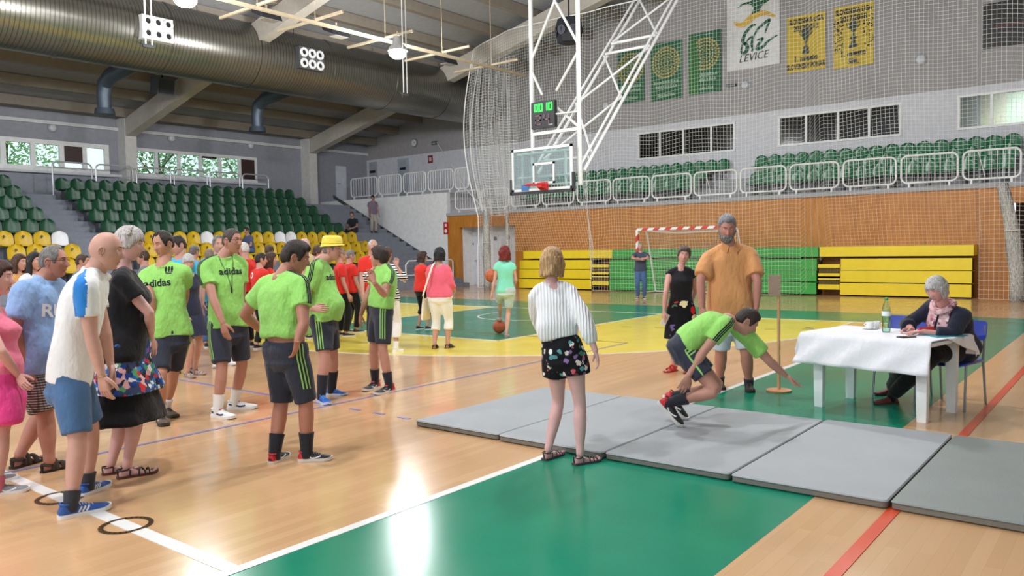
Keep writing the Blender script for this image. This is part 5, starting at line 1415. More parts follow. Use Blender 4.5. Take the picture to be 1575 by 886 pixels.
def side_net(u, v):
    y = 20.3 - 1.9 * u + .10 * math.sin(u * 30 + v * 4); x = 23.35 + .25 * math.sin(u * 38 + v * 2)
    top = 8.6; z0 = 2.95 - .2 * math.sin(math.pi * u)
    return (x, y + (.5 * (1 - u)) * math.sin(math.pi * v) - .3 * (1 - v) * (1 - u), z0 + (top - z0) * v)
sn = net_sheet('folded_net', side_net, 34, 58, .0044, M_net); tag(sn, 'gathered dense fold of white net behind the left edge of the safety net', 'net')
q = MB(); q.tube([V(side_net(0, v / 20)) for v in range(21)], .02, 6); q.build('edge_rope', M_net, sn)
q = MB(); q.tube([onx(672, 219, 26.9), onx(716, 290, 24.2), V((23.3, 19.75, 2.9))], .02, 6); q.build('stay_rope', M_net, sn)
def bunch(name, x, y, z0, z1, r, label, lean=0., dz=0):
    t = thing(name, (x, y, z0), label, 'net'); q = MB(); R = []; n = 26
    for k in range(15):
        f = k / 14; z = z0 + (z1 - z0) * f; row = []
        for i in range(n):
            a = 2 * math.pi * i / n; rr = r * (.75 + .25 * math.sin(f * 3.1 + .4) + .18 * (i % 2) + .08 * math.sin(i * 3 + k))
            row.append(V((x + rr * .7 * math.cos(a), y + rr * math.sin(a) + lean * (f ** 2), z)))
        R.append(row)
    q.loft(R); q.build('gathered_cords', M_netb, t, sharp=0)
    q = MB(); q.tube([(x + r * math.cos(a), y + lean * .35 + r * 1.05 * math.sin(a), z0 + (z1 - z0) * .6) for a in [2 * math.pi * k / 14 for k in range(14)]], .015, 6, closed=True); q.build('tie', mat('d8d6cf', .7), t)
def netb():
    t = NT('bunched_net'); co = t.coord(); n = t.noise(t.coord(scale=(1, 1, .3)), 40, 4, .7); t.bump(n, 1, .03)
    return t.fin(t.ramp(n, [(.35, '8f8c86'), (.6, 'd9d6cd')]), .9)
M_netb = netb()
bunch('net_bundle', 22.8, 19.36, 0, 2.9, .15, 'bunch of gathered white net hanging beside the white recess door')
bunch('net_bundle', 22.6, 18.2, 0, 2.75, .07, 'thin bunch of gathered net beside the yellow bleacher')
bunch('net_bundle', 22.8, 2.5, 0, 2.9, .15, 'bunch of gathered white net by the dark opening at the right', .35)

# ------------------------------------------------------------------ handball goal
def goalmat():
    t = NT('goal_red_white'); co = t.coord(); sp = t.n('SeparateXYZ'); t.l(co, sp.inputs[0])
    s_ = t.math('ADD', t.math('ADD', sp.outputs[1], 0.0), sp.outputs[2]); f = t.math('FRACT', t.math('MULTIPLY', s_, 2.5))
    return t.fin(t.mix(t.math('LESS_THAN', f, .5), 'f4f4f4', 'd63b36'), .4)
GX, GY0, GY1 = 22.19, 9.57, 12.62
gl = thing('handball_goal', (GX, 11.07, 0), 'red and white handball goal standing before the green bleacher', 'goal'); gm = goalmat()
for y in (GY0, GY1): q = MB(); q.b2((GX - .04, y - .04, 0), (GX + .04, y + .04, 2.0)); q.build('goal_post', gm, gl, smooth=False)
q = MB(); q.b2((GX - .04, GY0 - .04, 2.0), (GX + .04, GY1 + .04, 2.08)); q.build('crossbar', gm, gl, smooth=False)
for y in (GY0 + .0, GY1):
    q = MB(); q.tube([(GX + .04, y, 2.03), (GX + .5, y, 2.03), (GX + .62, y, 1.9), (GX + 1.15, y, .05)], .025, 8); q.tube([(GX, y, .04), (GX + 1.15, y, .04)], .022, 8); q.build('side_stay', M_frame, gl)
q = MB(); q.tube([(GX + 1.15, GY0, .04), (GX + 1.15, GY1, .04)], .022, 8); q.build('ground_bar', M_frame, gl)
q = MB(); q.tube([(GX + .52, GY0, 2.0), (GX + .55, 10.2, 1.93), (GX + .55, 11.5, 1.9), (GX + .52, GY1, 2.0)], .02, 6); q.build('net_rope', M_frame, gl)
def gnet(u, v):
    y = GY0 + .03 + (GY1 - GY0 - .06) * u
    if v < .25: return (GX + .05 + .5 * v / .25, y, 2.0 - .1 * math.sin(math.pi * u) * v / .25)
    f = (v - .25) / .75; return (GX + .55 + .58 * f + .06 * math.sin(u * 14), y, 1.9 + .06 * (1 - math.sin(math.pi * u)) - 1.84 * f)
gn = net_sheet('goal_net', gnet, 28, 24, .003, M_net); gn.parent = gl; gn.location = -V((GX, 11.07, 0))

# ------------------------------------------------------------------ grey gym mats on the floor
def matmat(c):
    t = NT('gym_mat_' + c); co = t.coord(); n = t.noise(co, 1.6, 5, .6); t.bump(t.noise(co, 70, 3), .15, .01)
    return t.fin(t.mix(n, shade(c, .94), shade(c, 1.05)), .55, 0, .35)
M_mt, M_ms = matmat('a2a7aa'), mat('77736a', .8)
M_md = matmat('878d8a')
def gym_mat(x0, y0, x1, y1, label, rot=0., top=None):
    c = V(((x0 + x1) / 2, (y0 + y1) / 2, 0)); t = thing('gym_mat', c, label, 'gym mat', None); hx, hy = abs(x1 - x0) / 2 - .006, abs(y1 - y0) / 2 - .006
    R = Matrix.Rotation(rot, 3, 'Z')
    def slab(z0, z1, i, r=.03):
        q = MB(); rings = []
        for z, d in ((z0, r * .4), (z0 + .006, 0), (z1 - .008, 0), (z1, .008)):
            row = []
            for sx, sy, a0 in ((1, 1, 0), (-1, 1, 90), (-1, -1, 180), (1, -1, 270)):
                for k in range(4): a = math.radians(a0 + 30 * k); row.append(c + R @ V((sx * (hx - i - r) + (r - d) * math.cos(a), sy * (hy - i - r) + (r - d) * math.sin(a), z)))
            rings.append(row)
        q.loft(rings); return q
    slab(.004, .045, .004).build('foam_core', M_ms, t); slab(.04, .055, 0).build('top_cover', top or M_mt, t)
ys = [5.15, 4.17, 3.155, 2.165, 1.18, .19, -.8]
for k, lab in enumerate(('grey gym mat at the far left end of the row of mats', 'grey gym mat behind the blonde woman, second from the left end', 'grey gym mat under the crouching man, right of the blonde woman', 'grey gym mat between the crouching man and the table', 'darker grey gym mat at the right edge, crossed by the orange line', 'grey gym mat beyond the right picture edge')):
    gym_mat(5.0 - .012 * (k % 2), ys[k + 1], 7.0 + .02 * (k % 2), ys[k], lab, 0., M_md if k > 3 else None)

# ------------------------------------------------------------------ table with its cloth and things, chairs, marker stand
TA = math.radians(-12); tu = V((math.cos(TA), math.sin(TA), 0)); tv = V((-math.sin(TA), math.cos(TA), 0)); TC = V((7.99, 1.93, 0)); TZ = .715
def tp(a, b, z=0): return TC + tu * a + tv * b + V((0, 0, z))
TR = Matrix((tu, tv, Z)).transposed(); hu, hv = .41, .60
tb = thing('folding_table', TC, 'white table with flat legs under the white cloth', 'table')
M_tw = mat('eceeee', .4)
q = MB(); q.box(tp(0, 0, TZ - .025), (hu * 2, hv * 2, .03), TR); q.build('tabletop', M_tw, tb, smooth=False)
for a in (-1, 1):
    for b in (-1, 1):
        q = MB(); c = tp(a * (hu - .11), b * (hv - .12)); q.loft([[c + tu * x * s_ + tv * y * s_ + V((0, 0, z)) for x, y in ((-.03, -.05), (.03, -.05), (.03, .05), (-.03, .05))] for z, s_ in ((0, .8), (.1, .85), (TZ - .04, 1.0))]); q.build('leg', M_tw, tb, smooth=False)
q = MB(); n = 16; G_ = []
def clothpt(a, b):
    """a, b run past the table edge; the part beyond hangs down"""
    ex, ey = max(0, abs(a) - hu - .012), max(0, abs(b) - hv - .012); sa = math.copysign(min(abs(a), hu + .012), a); sb = math.copysign(min(abs(b), hv + .012), b)
    drop = max(ex, ey); fl = .03 * drop / .2 + .012 * math.sin(a * 21 + b * 17) * min(1, drop * 6)
    return tp(sa + math.copysign(fl if ex else 0, a), sb + math.copysign(fl if ey else 0, b), TZ + .004 - drop)
NA, NB = 44, 52
def cl_edge(fa, fb):
    b = (fb * 2 - 1) * (hv + .012); a0, a1 = -(hu + .30), hu + .20
    a = a0 + (a1 - a0) * fa; lo, hi = -(hv + .0 + .22 * max(0, (fa - .45) / .55) ** .8), hv + .17
    return a, lo + (hi - lo) * fb
rows = [[clothpt(*cl_edge(i / NA, j / NB)) for j in range(NB + 1)] for i in range(NA + 1)]
o = q.add([p for r_ in rows for p in r_], []); W_ = NB + 1
for i in range(NA):
    for j in range(NB): q.f.append((o + i * W_ + j, o + i * W_ + j + 1, o + (i + 1) * W_ + j + 1, o + (i + 1) * W_ + j)); q.m.append(0)
tc = q.build('tablecloth', cloth('f1f1f6', .3, .02)); md = tc.modifiers.new('thick', 'SOLIDIFY'); md.thickness = .004; md.offset = 1
tag(tc, 'white cloth draped unevenly over the small table', 'tablecloth')
TT = TZ + .0085
def bottle():
    p0 = G(1363, 511, TT); p0.z = TT; t = thing('water_bottle', p0, 'clear green plastic water bottle with a green cap', 'bottle')
    q = MB(); q.lathe(p0, [(.03, 0), (.037, .01), (.038, .06), (.034, .09), (.034, .11), (.039, .15), (.039, .2), (.036, .23), (.024, .27), (.014, .295), (.014, .305)], 20); q.build('bottle_body', glass('e6f7ee', .06, .05), t)
    q = MB(); q.lathe(p0, [(.029, .004), (.035, .012), (.036, .06), (.032, .09), (.032, .11), (.036, .14), (.036, .15)], 16); q.build('water', glass('eefaf5', .03, .02), t)
    q = MB(); q.lathe(p0, [(.0396, .155), (.0398, .2), (.039, .2), (.039, .155)], 20, None, 0, False); q.build('bottle_label', mat('e4efee', .5), t)
    q = MB(); q.lathe(p0, [(.017, .300), (.017, .322), (.012, .325)], 14); q.build('cap', mat('2f9a4c', .4), t)
bottle()
for px, py, r_, lab in ((1338, 506, .04, 'white coffee cup on a saucer, left of the two on the table'), (1349, 505, .033, 'white plastic cup between the coffee cup and the bottle')):
    p0 = G(px, py, TT); t = thing('cup', p0, lab, 'cup'); q = MB(); q.lathe(p0, [(r_ * .6, .004), (r_ * .75, .01), (r_, .07), (r_ * .93, .07), (r_ * .68, .012)], 18); q.build('cup_body', mat('f6f6f6', .3), t)
    if r_ > .035:
        q = MB(); q.tube([p0 + tv * r_ + V((0, 0, .055)), p0 + tv * (r_ + .02) + V((0, 0, .045)), p0 + tv * (r_ * .8) + V((0, 0, .02))], .005, 6); q.build('handle', mat('f6f6f6', .3), t)
        q = MB(); q.lathe(p0, [(.03, 0), (.07, .006), (.072, .009), (.03, .005)], 20); q.build('saucer', mat('f2f2f2', .3), t)
def flatbox(name, px, py, sz, rot, m, lab, cat, z=TT, extra=None):
    p0 = G(px, py, z); t = thing(name, p0, lab, cat); R = Matrix.Rotation(TA + rot, 3, 'Z'); q = MB(); q.box(p0 + V((0, 0, sz[2] / 2)), sz, R); return t, q, p0, R
t, q, p0, R = flatbox('phone', 1394, 519, (.075, .15, .009), 1.2, M_dark, 'black phone lying at the front edge of the table', 'phone'); q.build('case', M_dark, t, smooth=False); q = MB(); q.box(p0 + V((0, 0, .0095)), (.066, .138, .001), R); q.build('screen', mat('20242c', .1), t, smooth=False)
t, q, p0, R = flatbox('folder', 1450, 516, (.24, .32, .006), 1.1, 0, 'teal plastic folder under the red case', 'folder'); q.build('cover', mat('1f8f9c', .35), t, smooth=False); q = MB(); q.box(p0 + V((-.005, 0, .007)), (.20, .30, .002), R); q.build('inner_sheets', mat('3ba3ae', .4), t, smooth=False)
for px, py, r_, lab in ((1392, 508, 1.3, 'white sheet of paper under the writing hand'), (1415, 516, .9, 'white sheet of paper beside the teal folder')):
    t, q, p0, R = flatbox('paper_sheet', px, py, (.21, .29, .002), r_, 0, lab, 'paper'); q.build('sheet', mat('fafafa', .6), t, smooth=False); q = MB()
    for k in range(6): q.box(p0 + R @ V((-.07 + .025 * k, 0, .0023)), (.004, .2, .0005), R)
    q.build('lines', mat('b8bcc4', .7), t, smooth=False)
t, q, p0, R = flatbox('pencil_case', 1424, 511, (.07, .2, .035), 1.25, 0, 'red pencil case on the papers before the seated woman', 'case', TT + .01)
q = MB(); q.tube([p0 + R @ V((0, y, .018)) for y in (-.1, -.09, -.04, .04, .09, .1)], [.008, .026, .03, .03, .026, .008], 12, flat=.62, side=(0, 0, 1)); q.build('pouch', mat('d8352e', .6, bump=.3), t); q = MB(); q.tube([p0 + R @ V((0, y, .046)) for y in (-.08, .08)], .003, 5); q.build('zip', mat('a32620', .5), t)
t, q, p0, R = flatbox('key_ring', 1248, 505, (.02, .05, .004), .4, 0, 'small bunch of keys at the left end of the table', 'keys'); q.build('key', mat('7a7c80', .3, .8), t, smooth=False); q = MB(); q.box(p0 + R @ V((.02, .04, .003)), (.016, .05, .004), Matrix.Rotation(.9, 3, 'Z')); q.build('key', mat('7a7c80', .3, .8), t, smooth=False); q = MB(); q.tube([p0 + R @ V((.012 * math.cos(a), .04 + .012 * math.sin(a), .004)) for a in [2 * math.pi * k / 12 for k in range(12)]], .002, 5, closed=True); q.build('ring', mat('888a90', .3, .8), t)
M_ch, M_leg = mat('2f46b4', .35), mat('9aa0a8', .3, .7)
def chair(c, ang, label):
    c = V(c); f = V((math.cos(ang), math.sin(ang), 0)); r_ = V((f.y, -f.x, 0)); R = Matrix((r_, f, Z)).transposed(); t = thing('chair', c, label, 'chair')
    def w(x, y, z): return c + R @ V((x, y, z))
    q = MB(); R_ = []
    for y, hw, z in ((-.21, .17, .455), (-.18, .2, .45), (0, .21, .44), (.16, .21, .445), (.21, .19, .435), (.23, .15, .42)): R_.append([w(-hw, y, z), w(-hw * .5, y, z - .008), w(hw * .5, y, z - .008), w(hw, y, z), w(hw, y, z - .015), w(-hw, y, z - .015)])
    q.loft(R_); q.build('seat', M_ch, t)
    q = MB(); R_ = []
    for z, dy, hw in ((.62, 0, .19), (.64, -.005, .21), (.70, -.02, .215), (.78, -.04, .21), (.80, -.045, .19)): R_.append([w(u * hw, -.21 + dy - .03 * (1 - u * u), z) for u in (-1, -.5, 0, .5, 1)] + [w(u * hw, -.225 + dy - .03 * (1 - u * u), z) for u in (1, .5, 0, -.5, -1)])
    q.loft(R_); q.build('backrest', M_ch, t)
    for s_ in (-1, 1):
        q = MB(); q.tube([w(s_ * .2, -.27, 0), w(s_ * .195, -.21, .43), w(s_ * .195, -.25, .76)], .011, 8); q.build('leg', M_leg, t)
        q = MB(); q.tube([w(s_ * .2, .22, 0), w(s_ * .19, .17, .43)], .011, 8); q.build('leg', M_leg, t)
        q = MB(); q.tube([w(s_ * .19, .17, .425), w(s_ * .195, -.21, .425)], .011, 8); q.build('side_rail', M_leg, t)
    q = MB(); q.tube([w(-.19, .17, .425), w(.19, .17, .425)], .011, 8); q.build('cross_rail', M_leg, t)
CH1 = tp(.60, -.36); chair(CH1, TA + math.pi + .0, 'blue plastic chair under the seated woman at the table')
CH2 = tp(.70, .16); chair(CH2, TA + math.pi + .1, 'empty blue plastic chair behind the table, left of the seated woman')
M_wd = mat('c99b6c', .5, var=.1); b0 = G(1198, 602); b0.z = 0
t = thing('marker_stand', b0, 'wooden pole on a round base with a square board, beside the table', 'stand')
q = MB(); q.lathe(b0, [(.125, 0), (.13, .008), (.13, .018), (.02, .024)], 28); q.build('round_base', mat('c4875c', .5), t)
q = MB(); q.tube([b0 + V((0, 0, .02)), b0 + V((0, 0, 1.24))], .016, 10); q.build('pole', M_wd, t)
q = MB(); q.box(b0 + V((0, 0, 1.13)) + RH * -.05 - FH * .022, (.12, .018, .22), Matrix((RH, FH, Z)).transposed()); q.build('board', mat('a58c78', .6), t, smooth=False)
def basketball(c, label):
    c = V(c); t = thing('basketball', c, label, 'ball'); q = MB(); q.ball(c, .12, None, 24, 16); q.build('leather', mat('c0623a', .6, bump=.3, bscale=200), t)
    q = MB()
    for R in (Matrix.Identity(3), Matrix.Rotation(math.pi / 2, 3, 'X'), Matrix.Rotation(math.pi / 2, 3, 'Y')): q.tube([c + R @ V((.1195 * math.cos(a), .1195 * math.sin(a), 0)) for a in [2 * math.pi * k / 28 for k in range(28)]], .002, 5, closed=True)
    q.build('seams', M_dark, t)
b1 = G(768, 513); basketball((b1.x, b1.y, .125), 'orange basketball on the green key under a girl\'s foot')
# ------------------------------------------------------------------ people in front
C_lime = cloth('98d66c', .8); C_navy = cloth('343846', .5); C_black = cloth('17171b', .5); C_sock = cloth('2a2c34', .4); C_white = cloth('f2f2f3', .5, .03); C_wsock = cloth('ececec', .4)
C_strp = cloth('23272f', .2); C_limes = cloth('98cf70', .2)
WS = mat('eeeeec', .5)
def AD(**k): return dict(dict(kind='sneaker'), **k)
SH_blue = AD(up=mat('2f5aa6', .6, bump=.2, bscale=120), sole=WS, lace=mat('dfe6f2', .6), accent=mat('dfe3ea', .5), sock=cloth('3a3b42', .4), sockh=.065, label='blue running shoe with three white stripes')
SH_grey = AD(up=mat('8a8d92', .7), sole=WS, lace=mat('8a8d92', .7), accent=mat('e8e8e8', .5), mark='swoosh', sock=mat('cf6f86', .8), sockh=.05)
SH_brown = AD(up=mat('584c40', .8), sole=mat('3c342c', .7), lace=mat('4a4036', .7), accent=mat('b9ae98', .6), mark='panel', sock=C_wsock, sockh=.1)
SH_white = AD(up=mat('eeeff2', .5), sole=WS, lace=mat('f6f6f6', .6), accent=mat('2c3554', .5), mark='panel', tongue=mat('b23a44', .6), sock=C_wsock, sockh=.13)
SH_red = AD(up=mat('1d1e22', .5), sole=mat('ded8d0', .5), lace=mat('1d1e22', .6), accent=mat('e6e6e8', .4), mark='swoosh', tongue=mat('d8323a', .5), heel=mat('c9242e', .4), collar=mat('c9242e', .5), sock=C_sock, sockh=.14, label='black trainer with a red heel')
SH_hat = AD(up=mat('2a62c0', .6), sole=mat('cfd6e4', .5), lace=mat('6fb0e8', .6), accent=mat('1d3f86', .5), mark='panel', sock=C_sock, sockh=.20)
def kit(root, p, shorts_len=.88, sl=.58, hem=-.1, eps=.022, text=None, t_text=.62, xoff=0, L=(1, 1), trefoil=True, S_=(1, 1), seed=1, flare=.012, q1=.6, rot=(0, 0), size=.098, hair=None, shkw=None):
    w_shirt(p, root, C_lime, hem=hem, eps=eps, sleeve=sl, sr=.028, seed=seed, flare=flare, wr=.009, **(shkw or {}))
    w_shorts(p, root, C_navy, length=shorts_len, lr=.03, seed=seed + 7, wr=.007)
    for i in (0, 1):
        if L[i]: side_stripes(p, root, p.shorts_bvh, i, -.2, q1, C_limes, name='leg_stripes', rot=rot[i])
        if S_[i]: sleeve_stripes(p, root, i, C_strp, end=sl)
    if text:
        chest_text(p, root, text, size, t_text, C_strp, xoff, .0022)
        if trefoil: chest_shape(p, root, TREFOIL, t_text + .165, C_strp, .075)
H_dark = hairmat('2c221d'); H_grey = hairmat('7d7a76', 'b5b2ae'); H_brown = hairmat('4b382b'); H_blond = hairmat('c39a6c', 'e8cfa2'); H_silver = hairmat('c9c0bc', 'f2ecf0'); H_white = hairmat('c8c6c4', 'f0eeec')

# bald man, white shirt with blue shoulders
J = joints_px((((124, 764), (168, 746)), ((90, 799), (176, 780))), (108, 583), (147, 416), (163, 386, 76, 12), 66, 62, (arm_px((165, 520), 1, (172, 572), 1), arm_px((141, 525), -1, (160, 590), 1)), dD=(0, .0, .0),
    hands=(None, dict(d=V((0, 0, -1)) + heading(95) * .15, n=heading(20), curl=.45)))
r, p = person('person', 'bald man in a white T-shirt with blue shoulder panels, denim shorts and blue trainers', J, dict(sex='m', h=1.78, foot=[SH_blue, SH_blue], skin='cf9c80', bow=.035, belly=.01), vox=.010)
t = NT('white_shirt_blue_panel'); C_bald = C_white
sh = w_shirt(p, r, C_white, hem=-.04, eps=.018, sleeve=.62, sr=.02, seed=11, wr=.008); sh.data.materials.append(cloth('2f86d8', .5))
for poly in sh.data.polygons:
    c = V(poly.center) + ORI[r.name]
    for i in (0, 1):
        lat = p.rc * (1 if i else -1); d = c - p.sho[i]; u, v_, w_ = d.dot(lat), d.dot(p.up), d.dot(p.axes(1)[1])
        if d.length < .3 and u > -.13 and -.19 < v_ < .2:
            c0 = -.050 + .045 * (.10 - v_) / .25; hw_ = .020 + .026 * min(1, max(0, (.10 - v_) / .12)) - .12 * max(0, -v_ - .07)
            if abs(w_ - c0) < hw_: poly.material_index = 1
w_shorts(p, r, cloth('4d6f99', .5, .16), length=.88, lr=.034, eps=.016, seed=4)
q = MB(); w = p.wri[1]; d = (p.wri[1] - p.elb[1]).normalized(); a = d.orthogonal().normalized(); b = d.cross(a); q.tube([w + d * .005 + a * .031 * math.cos(u) + b * .031 * math.sin(u) for u in [2 * math.pi * k / 16 for k in range(16)]], .003, 6, closed=True); q.build('bracelet', mat('c9b46a', .3, .8), r)

# man in the light blue T-shirt behind him
SD = dict(kind='sandal', thick=1, up=mat('3c3128', .8), sole=mat('2a241f', .8), w=.012)
J = joints_px((((18, 722), (68, 706)), ((64, 728), (112, 716))), (54, 566), (70, 428), (83, 403, 86, 4), 98, 84, (arm_px((78, 505), 1, (88, 548), 1), arm_px((20, 512), -1, (38, 560), 1)))
r, p = person('person', 'heavy man with glasses in a light blue T-shirt, plaid shorts and brown sandals', J, dict(sex='m', h=1.74, fat=1.25, belly=.07, foot=[SD, SD], skin='bd8466', wide=1.05))
w_shirt(p, r, cloth('92b4e2', .7), hem=-.02, eps=.03, sleeve=.72, sr=.04, seed=21, flare=.02, wr=.012)
chest_text(p, r, 'RUN', .13, .66, cloth('e9edf4', .2), -.03, .004, yaw=0)
w_shorts(p, r, stripes('plaid_cotton', '5a5552', 'cfc8bf', 52, 2, .3, '2c2a2c'), length=.92, lr=.04, seed=22)
w_hair(p, r, 'recede', H_grey, .008); w_glasses(p, r, M_dark)

# woman in pink at the left edge
J = joints_px((((-34, 748), (14, 738)), ((-20, 764), (44, 754))), (-2, 592), (-14, 470), (-3, 428, 84, 6), 75, 80, (arm_px((10, 545), 1, (30, 575), 1), arm_px((1, 540), -1, (28, 578), 1)), hands=(None, dict(d=heading(120) * .7 - Z * .6, n=heading(0), curl=.5)))
r, p = person('person', 'woman in a pink top and bright pink shorts cut off by the left picture edge', J, dict(sex='f', h=1.66, fat=1.2, belly=.05, bust=.075, foot=[SH_grey, SH_grey], skin='dda58c'))
w_shirt(p, r, cloth('ef7d97', .5), hem=-.06, eps=.012, sleeve=0, seed=31, top=.9)
w_shorts(p, r, cloth('f04a94', .6), length=.80, lr=.055, seed=32, flare=.02, wr=.012)
w_hair(p, r, 'full', hairmat('46281f', '7a4530'), .018, curtain=dict(zend=-.09, th=.02))

# woman in black with silver braided hair
SB = dict(kind='sandal', up=mat('2a1d1c', .5), sole=mat('5c2f24', .6), w=.006)
J = joints_px((((157, 731), (190, 726)), ((180, 737), (243, 726))), (192, 548), (190, 414), (198, 375, 84, 14), 70, 76, (arm_px((216, 500), 1, (222, 545), 1), arm_px((236, 488), -1, (232, 520), 1)), hands=(None, dict(d=-Z + heading(90) * .1, n=heading(300), curl=.6)))
r, p = person('person', 'woman with silver braided hair in a black top, comic-print tunic and long black culottes', J, dict(sex='f', h=1.76, fat=1.16, wide=1.08, bust=.05, belly=.03, foot=[SB, SB], skin='dcab97'))
w_skirt(p, r, C_black, .15, .41, .03, .10, 'culottes', wr=.012, seed=41)
w_skirt(p, r, prints('comic_print', '3a4668', ['2f6fc4', 'd83a3a', 'f2f0ee', '2a2a30', '58a06a', 'e8b0b4', '1d3f8e', 'e8e4e2', '3f86d0'], 26, .9, .4), .24, .62, .046, .07, 'printed_tunic', wr=.010, seed=42)
w_shirt(p, r, C_black, hem=-.06, eps=.042, sleeve=.55, sr=.04, seed=43, flare=.03, wr=.008)
def braid(q):
    for k in range(13):
        a = math.pi * (k / 12.0) * .62 + .35; c = V((.080 * math.cos(0) * .0 + .0, .02, 0)); 
        x = .086 * math.cos(a * .9 + .1); z = .030 + .098 * math.sin(a * .9 + .1); q.ball(p.Tm(V((x, .012 - .02 * k / 12 + .006 * (k % 2), z))), (.013, .014, .010), None, 8, 6)
    for k in range(6):
        u = (k - 2.5) * .012; q.tube([p.Tm(V((.03 + u, -.085, -.02))), p.Tm(V((.04 + u, -.128, -.09))), p.Tm(V((.045 + u, -.125, -.18))), p.Tm(V((.045 + u * 1.2, -.12, -.30 - .012 * (k % 3))))], [.014, .014, .012, .004], 7)
w_hair(p, r, 'bang', H_silver, .013, .10, extra=braid)
q = MB(); e_ = p.Tm(V((.083, -.005, -.036))); q.ball(e_, .005 * p.s, None, 8, 6); q.build('earring', mat('e4e4e8', .2, .9), r)

# lime shirts ------------------------------------------------------------
J = joints_px((((252, 637), (291, 650)), ((246, 648), (266, 669))), (262, 516), (251, 407), (251, 376, 205, 14), 178, 172, (arm_px((285, 452), 1, (276, 490), 1), arm_px((232, 460), -1, (238, 500), 1)))
r, p = person('person', 'dark-haired man in a lime lettered T-shirt facing the camera, brown shoes', J, dict(sex='m', h=1.76, foot=[SH_brown, SH_brown], skin='c08a6c', belly=.02))
kit(r, p, text='adidas', seed=51, t_text=.74, size=.098, flare=.035, hem=-.02, shorts_len=.86, S_=(0, 0), xoff=-.03)
w_hair(p, r, 'recede', H_dark, .013)

J = joints_px((((350, 630), (397, 628)), ((327, 641), (363, 645))), (352, 504), (343, 395), (357, 371, 112, 4), 138, 134, (arm_px((372, 455), 1, (378, 500), 1), arm_at((328, 460, -.13), (343, 497, -.18))), hands=(None, dict(d=-Z + heading(90) * .2, n=heading(20), curl=.3)))
r, p = person('person', 'man with glasses and a lanyard in a lime lettered T-shirt, hand in pocket, white shoes', J, dict(sex='m', h=1.78, foot=[SH_white, SH_white], skin='b98468', belly=.015))
kit(r, p, text='adidas', seed=61, t_text=.78, size=.092, xoff=.02, flare=.035, hem=.0, shorts_len=.86, q1=.75, S_=(0, 1), L=(0, 1), trefoil=False)
w_hair(p, r, 'short', hairmat('4a4038'), .004, .05); w_glasses(p, r, M_dark)
q = MB(); f = p.axes(1)[1]; n0 = p.spine(1.0)
for sd in (-1, 1): strip(q, p.shirt_bvh, [p.spine(.97) + p.rc * sd * .062, p.spine(.9) + p.rc * sd * .055, p.spine(.72) + p.rc * sd * .02, p.spine(.56) + p.rc * sd * .004], [p.up * .7 + f, f, f, f], .006, 0, .004, .3, 16)
c = p.shirt_bvh.ray_cast(p.spine(.52) + f * .5, -f); c = c[0] if c[0] else p.spine(.52) + f * .15
q.box(c + f * .006, (.014, .006, .05)); q.build('lanyard', M_dark, r, smooth=False)

J = joints_px((((416, 714), (441, 702)), ((459, 709), (511, 707))), (442, 542), (436, 424), (455, 397, 80, 20), 28, 38, (arm_px((376, 484), 1, (404, 510), 1), arm_at((467, 499, -.13), (457, 526, -.19))), dD=(0, 0, .03),
    hands=(dict(d=heading(60) * 1 - Z * .5, n=heading(60), curl=.4), dict(d=heading(-30) * .6 - Z * .8, n=heading(290), curl=.3)))
r, p = person('person', 'man in a lime T-shirt seen from behind with hands on hips, red-heeled black trainers', J, dict(sex='m', h=1.74, fat=1.1, belly=.03, foot=[SH_red, SH_red], skin='b57c60', wide=1.02, bow=.03))
kit(r, p, seed=71, hem=.21, shorts_len=1.0, q1=.72, eps=.03, flare=.0, S_=(0, 1), L=(1, 1), rot=(0, -.3), shkw=dict(blouse=lambda t: .012 * math.exp(-((t - .25) / .1) ** 2)))
chest_text(p, r, '', .01, .5, C_limes)
w_hair(p, r, 'short', H_dark, .024, .25)

J = joints_px((((503, 607), (529, 608)), ((491, 617), (511, 626))), (499, 494), (492, 402), (511, 384, 100, 2), 92, 96, (arm_px((492, 455), 1, (505, 480), 1), arm_at((466, 466, -.06), (481, 475, -.15))), hands=(None, dict(d=heading(95), n=-Z * .4 + heading(20), curl=.3)))
r, p = person('person', 'stout man with a yellow bucket hat in a lime T-shirt, blue shoes', J, dict(sex='m', h=1.74, fat=1.15, belly=.10, foot=[SH_hat, SH_hat], skin='c58f76'))
kit(r, p, text='adidas', seed=81, hem=-.0, shorts_len=.82, q1=.75, trefoil=False, t_text=.72, S_=(0, 1), L=(0, 1), xoff=-.03, size=.09, eps=.024)
w_hair(p, r, 'short', H_grey, .005, .05)
def hat(p, r):
    q = MB(); R = []
    for z, k, e in ((.045, 1.30, .0), (.052, 1.20, 0), (.06, 1.10, 0), (.085, 1.07, 0), (.125, .99, 0), (.142, .90, 0), (.152, .68, 0), (.155, .1, 0)):
        R.append([p.Tm(V((.0835 * k * math.cos(a), .108 * k * math.sin(a) - .002, z + (.012 * math.sin(a) if z < .055 else 0) - .006 * (k > 1.15)))) for a in [2 * math.pi * i / 30 for i in range(30)]])
    q.loft(R); o = q.build('bucket_hat', cloth('efd95a', .4), r, sharp=60)
    q = MB(); q.tube([p.Tm(V((.0835 * 1.085 * math.cos(a), .108 * 1.085 * math.sin(a) - .002, .07))) for a in [2 * math.pi * i / 30 for i in range(30)]], .004 * p.hs, 6, closed=True); q.build('hat_seam', cloth('d9bf3e', .2), o)
hat(p, r)

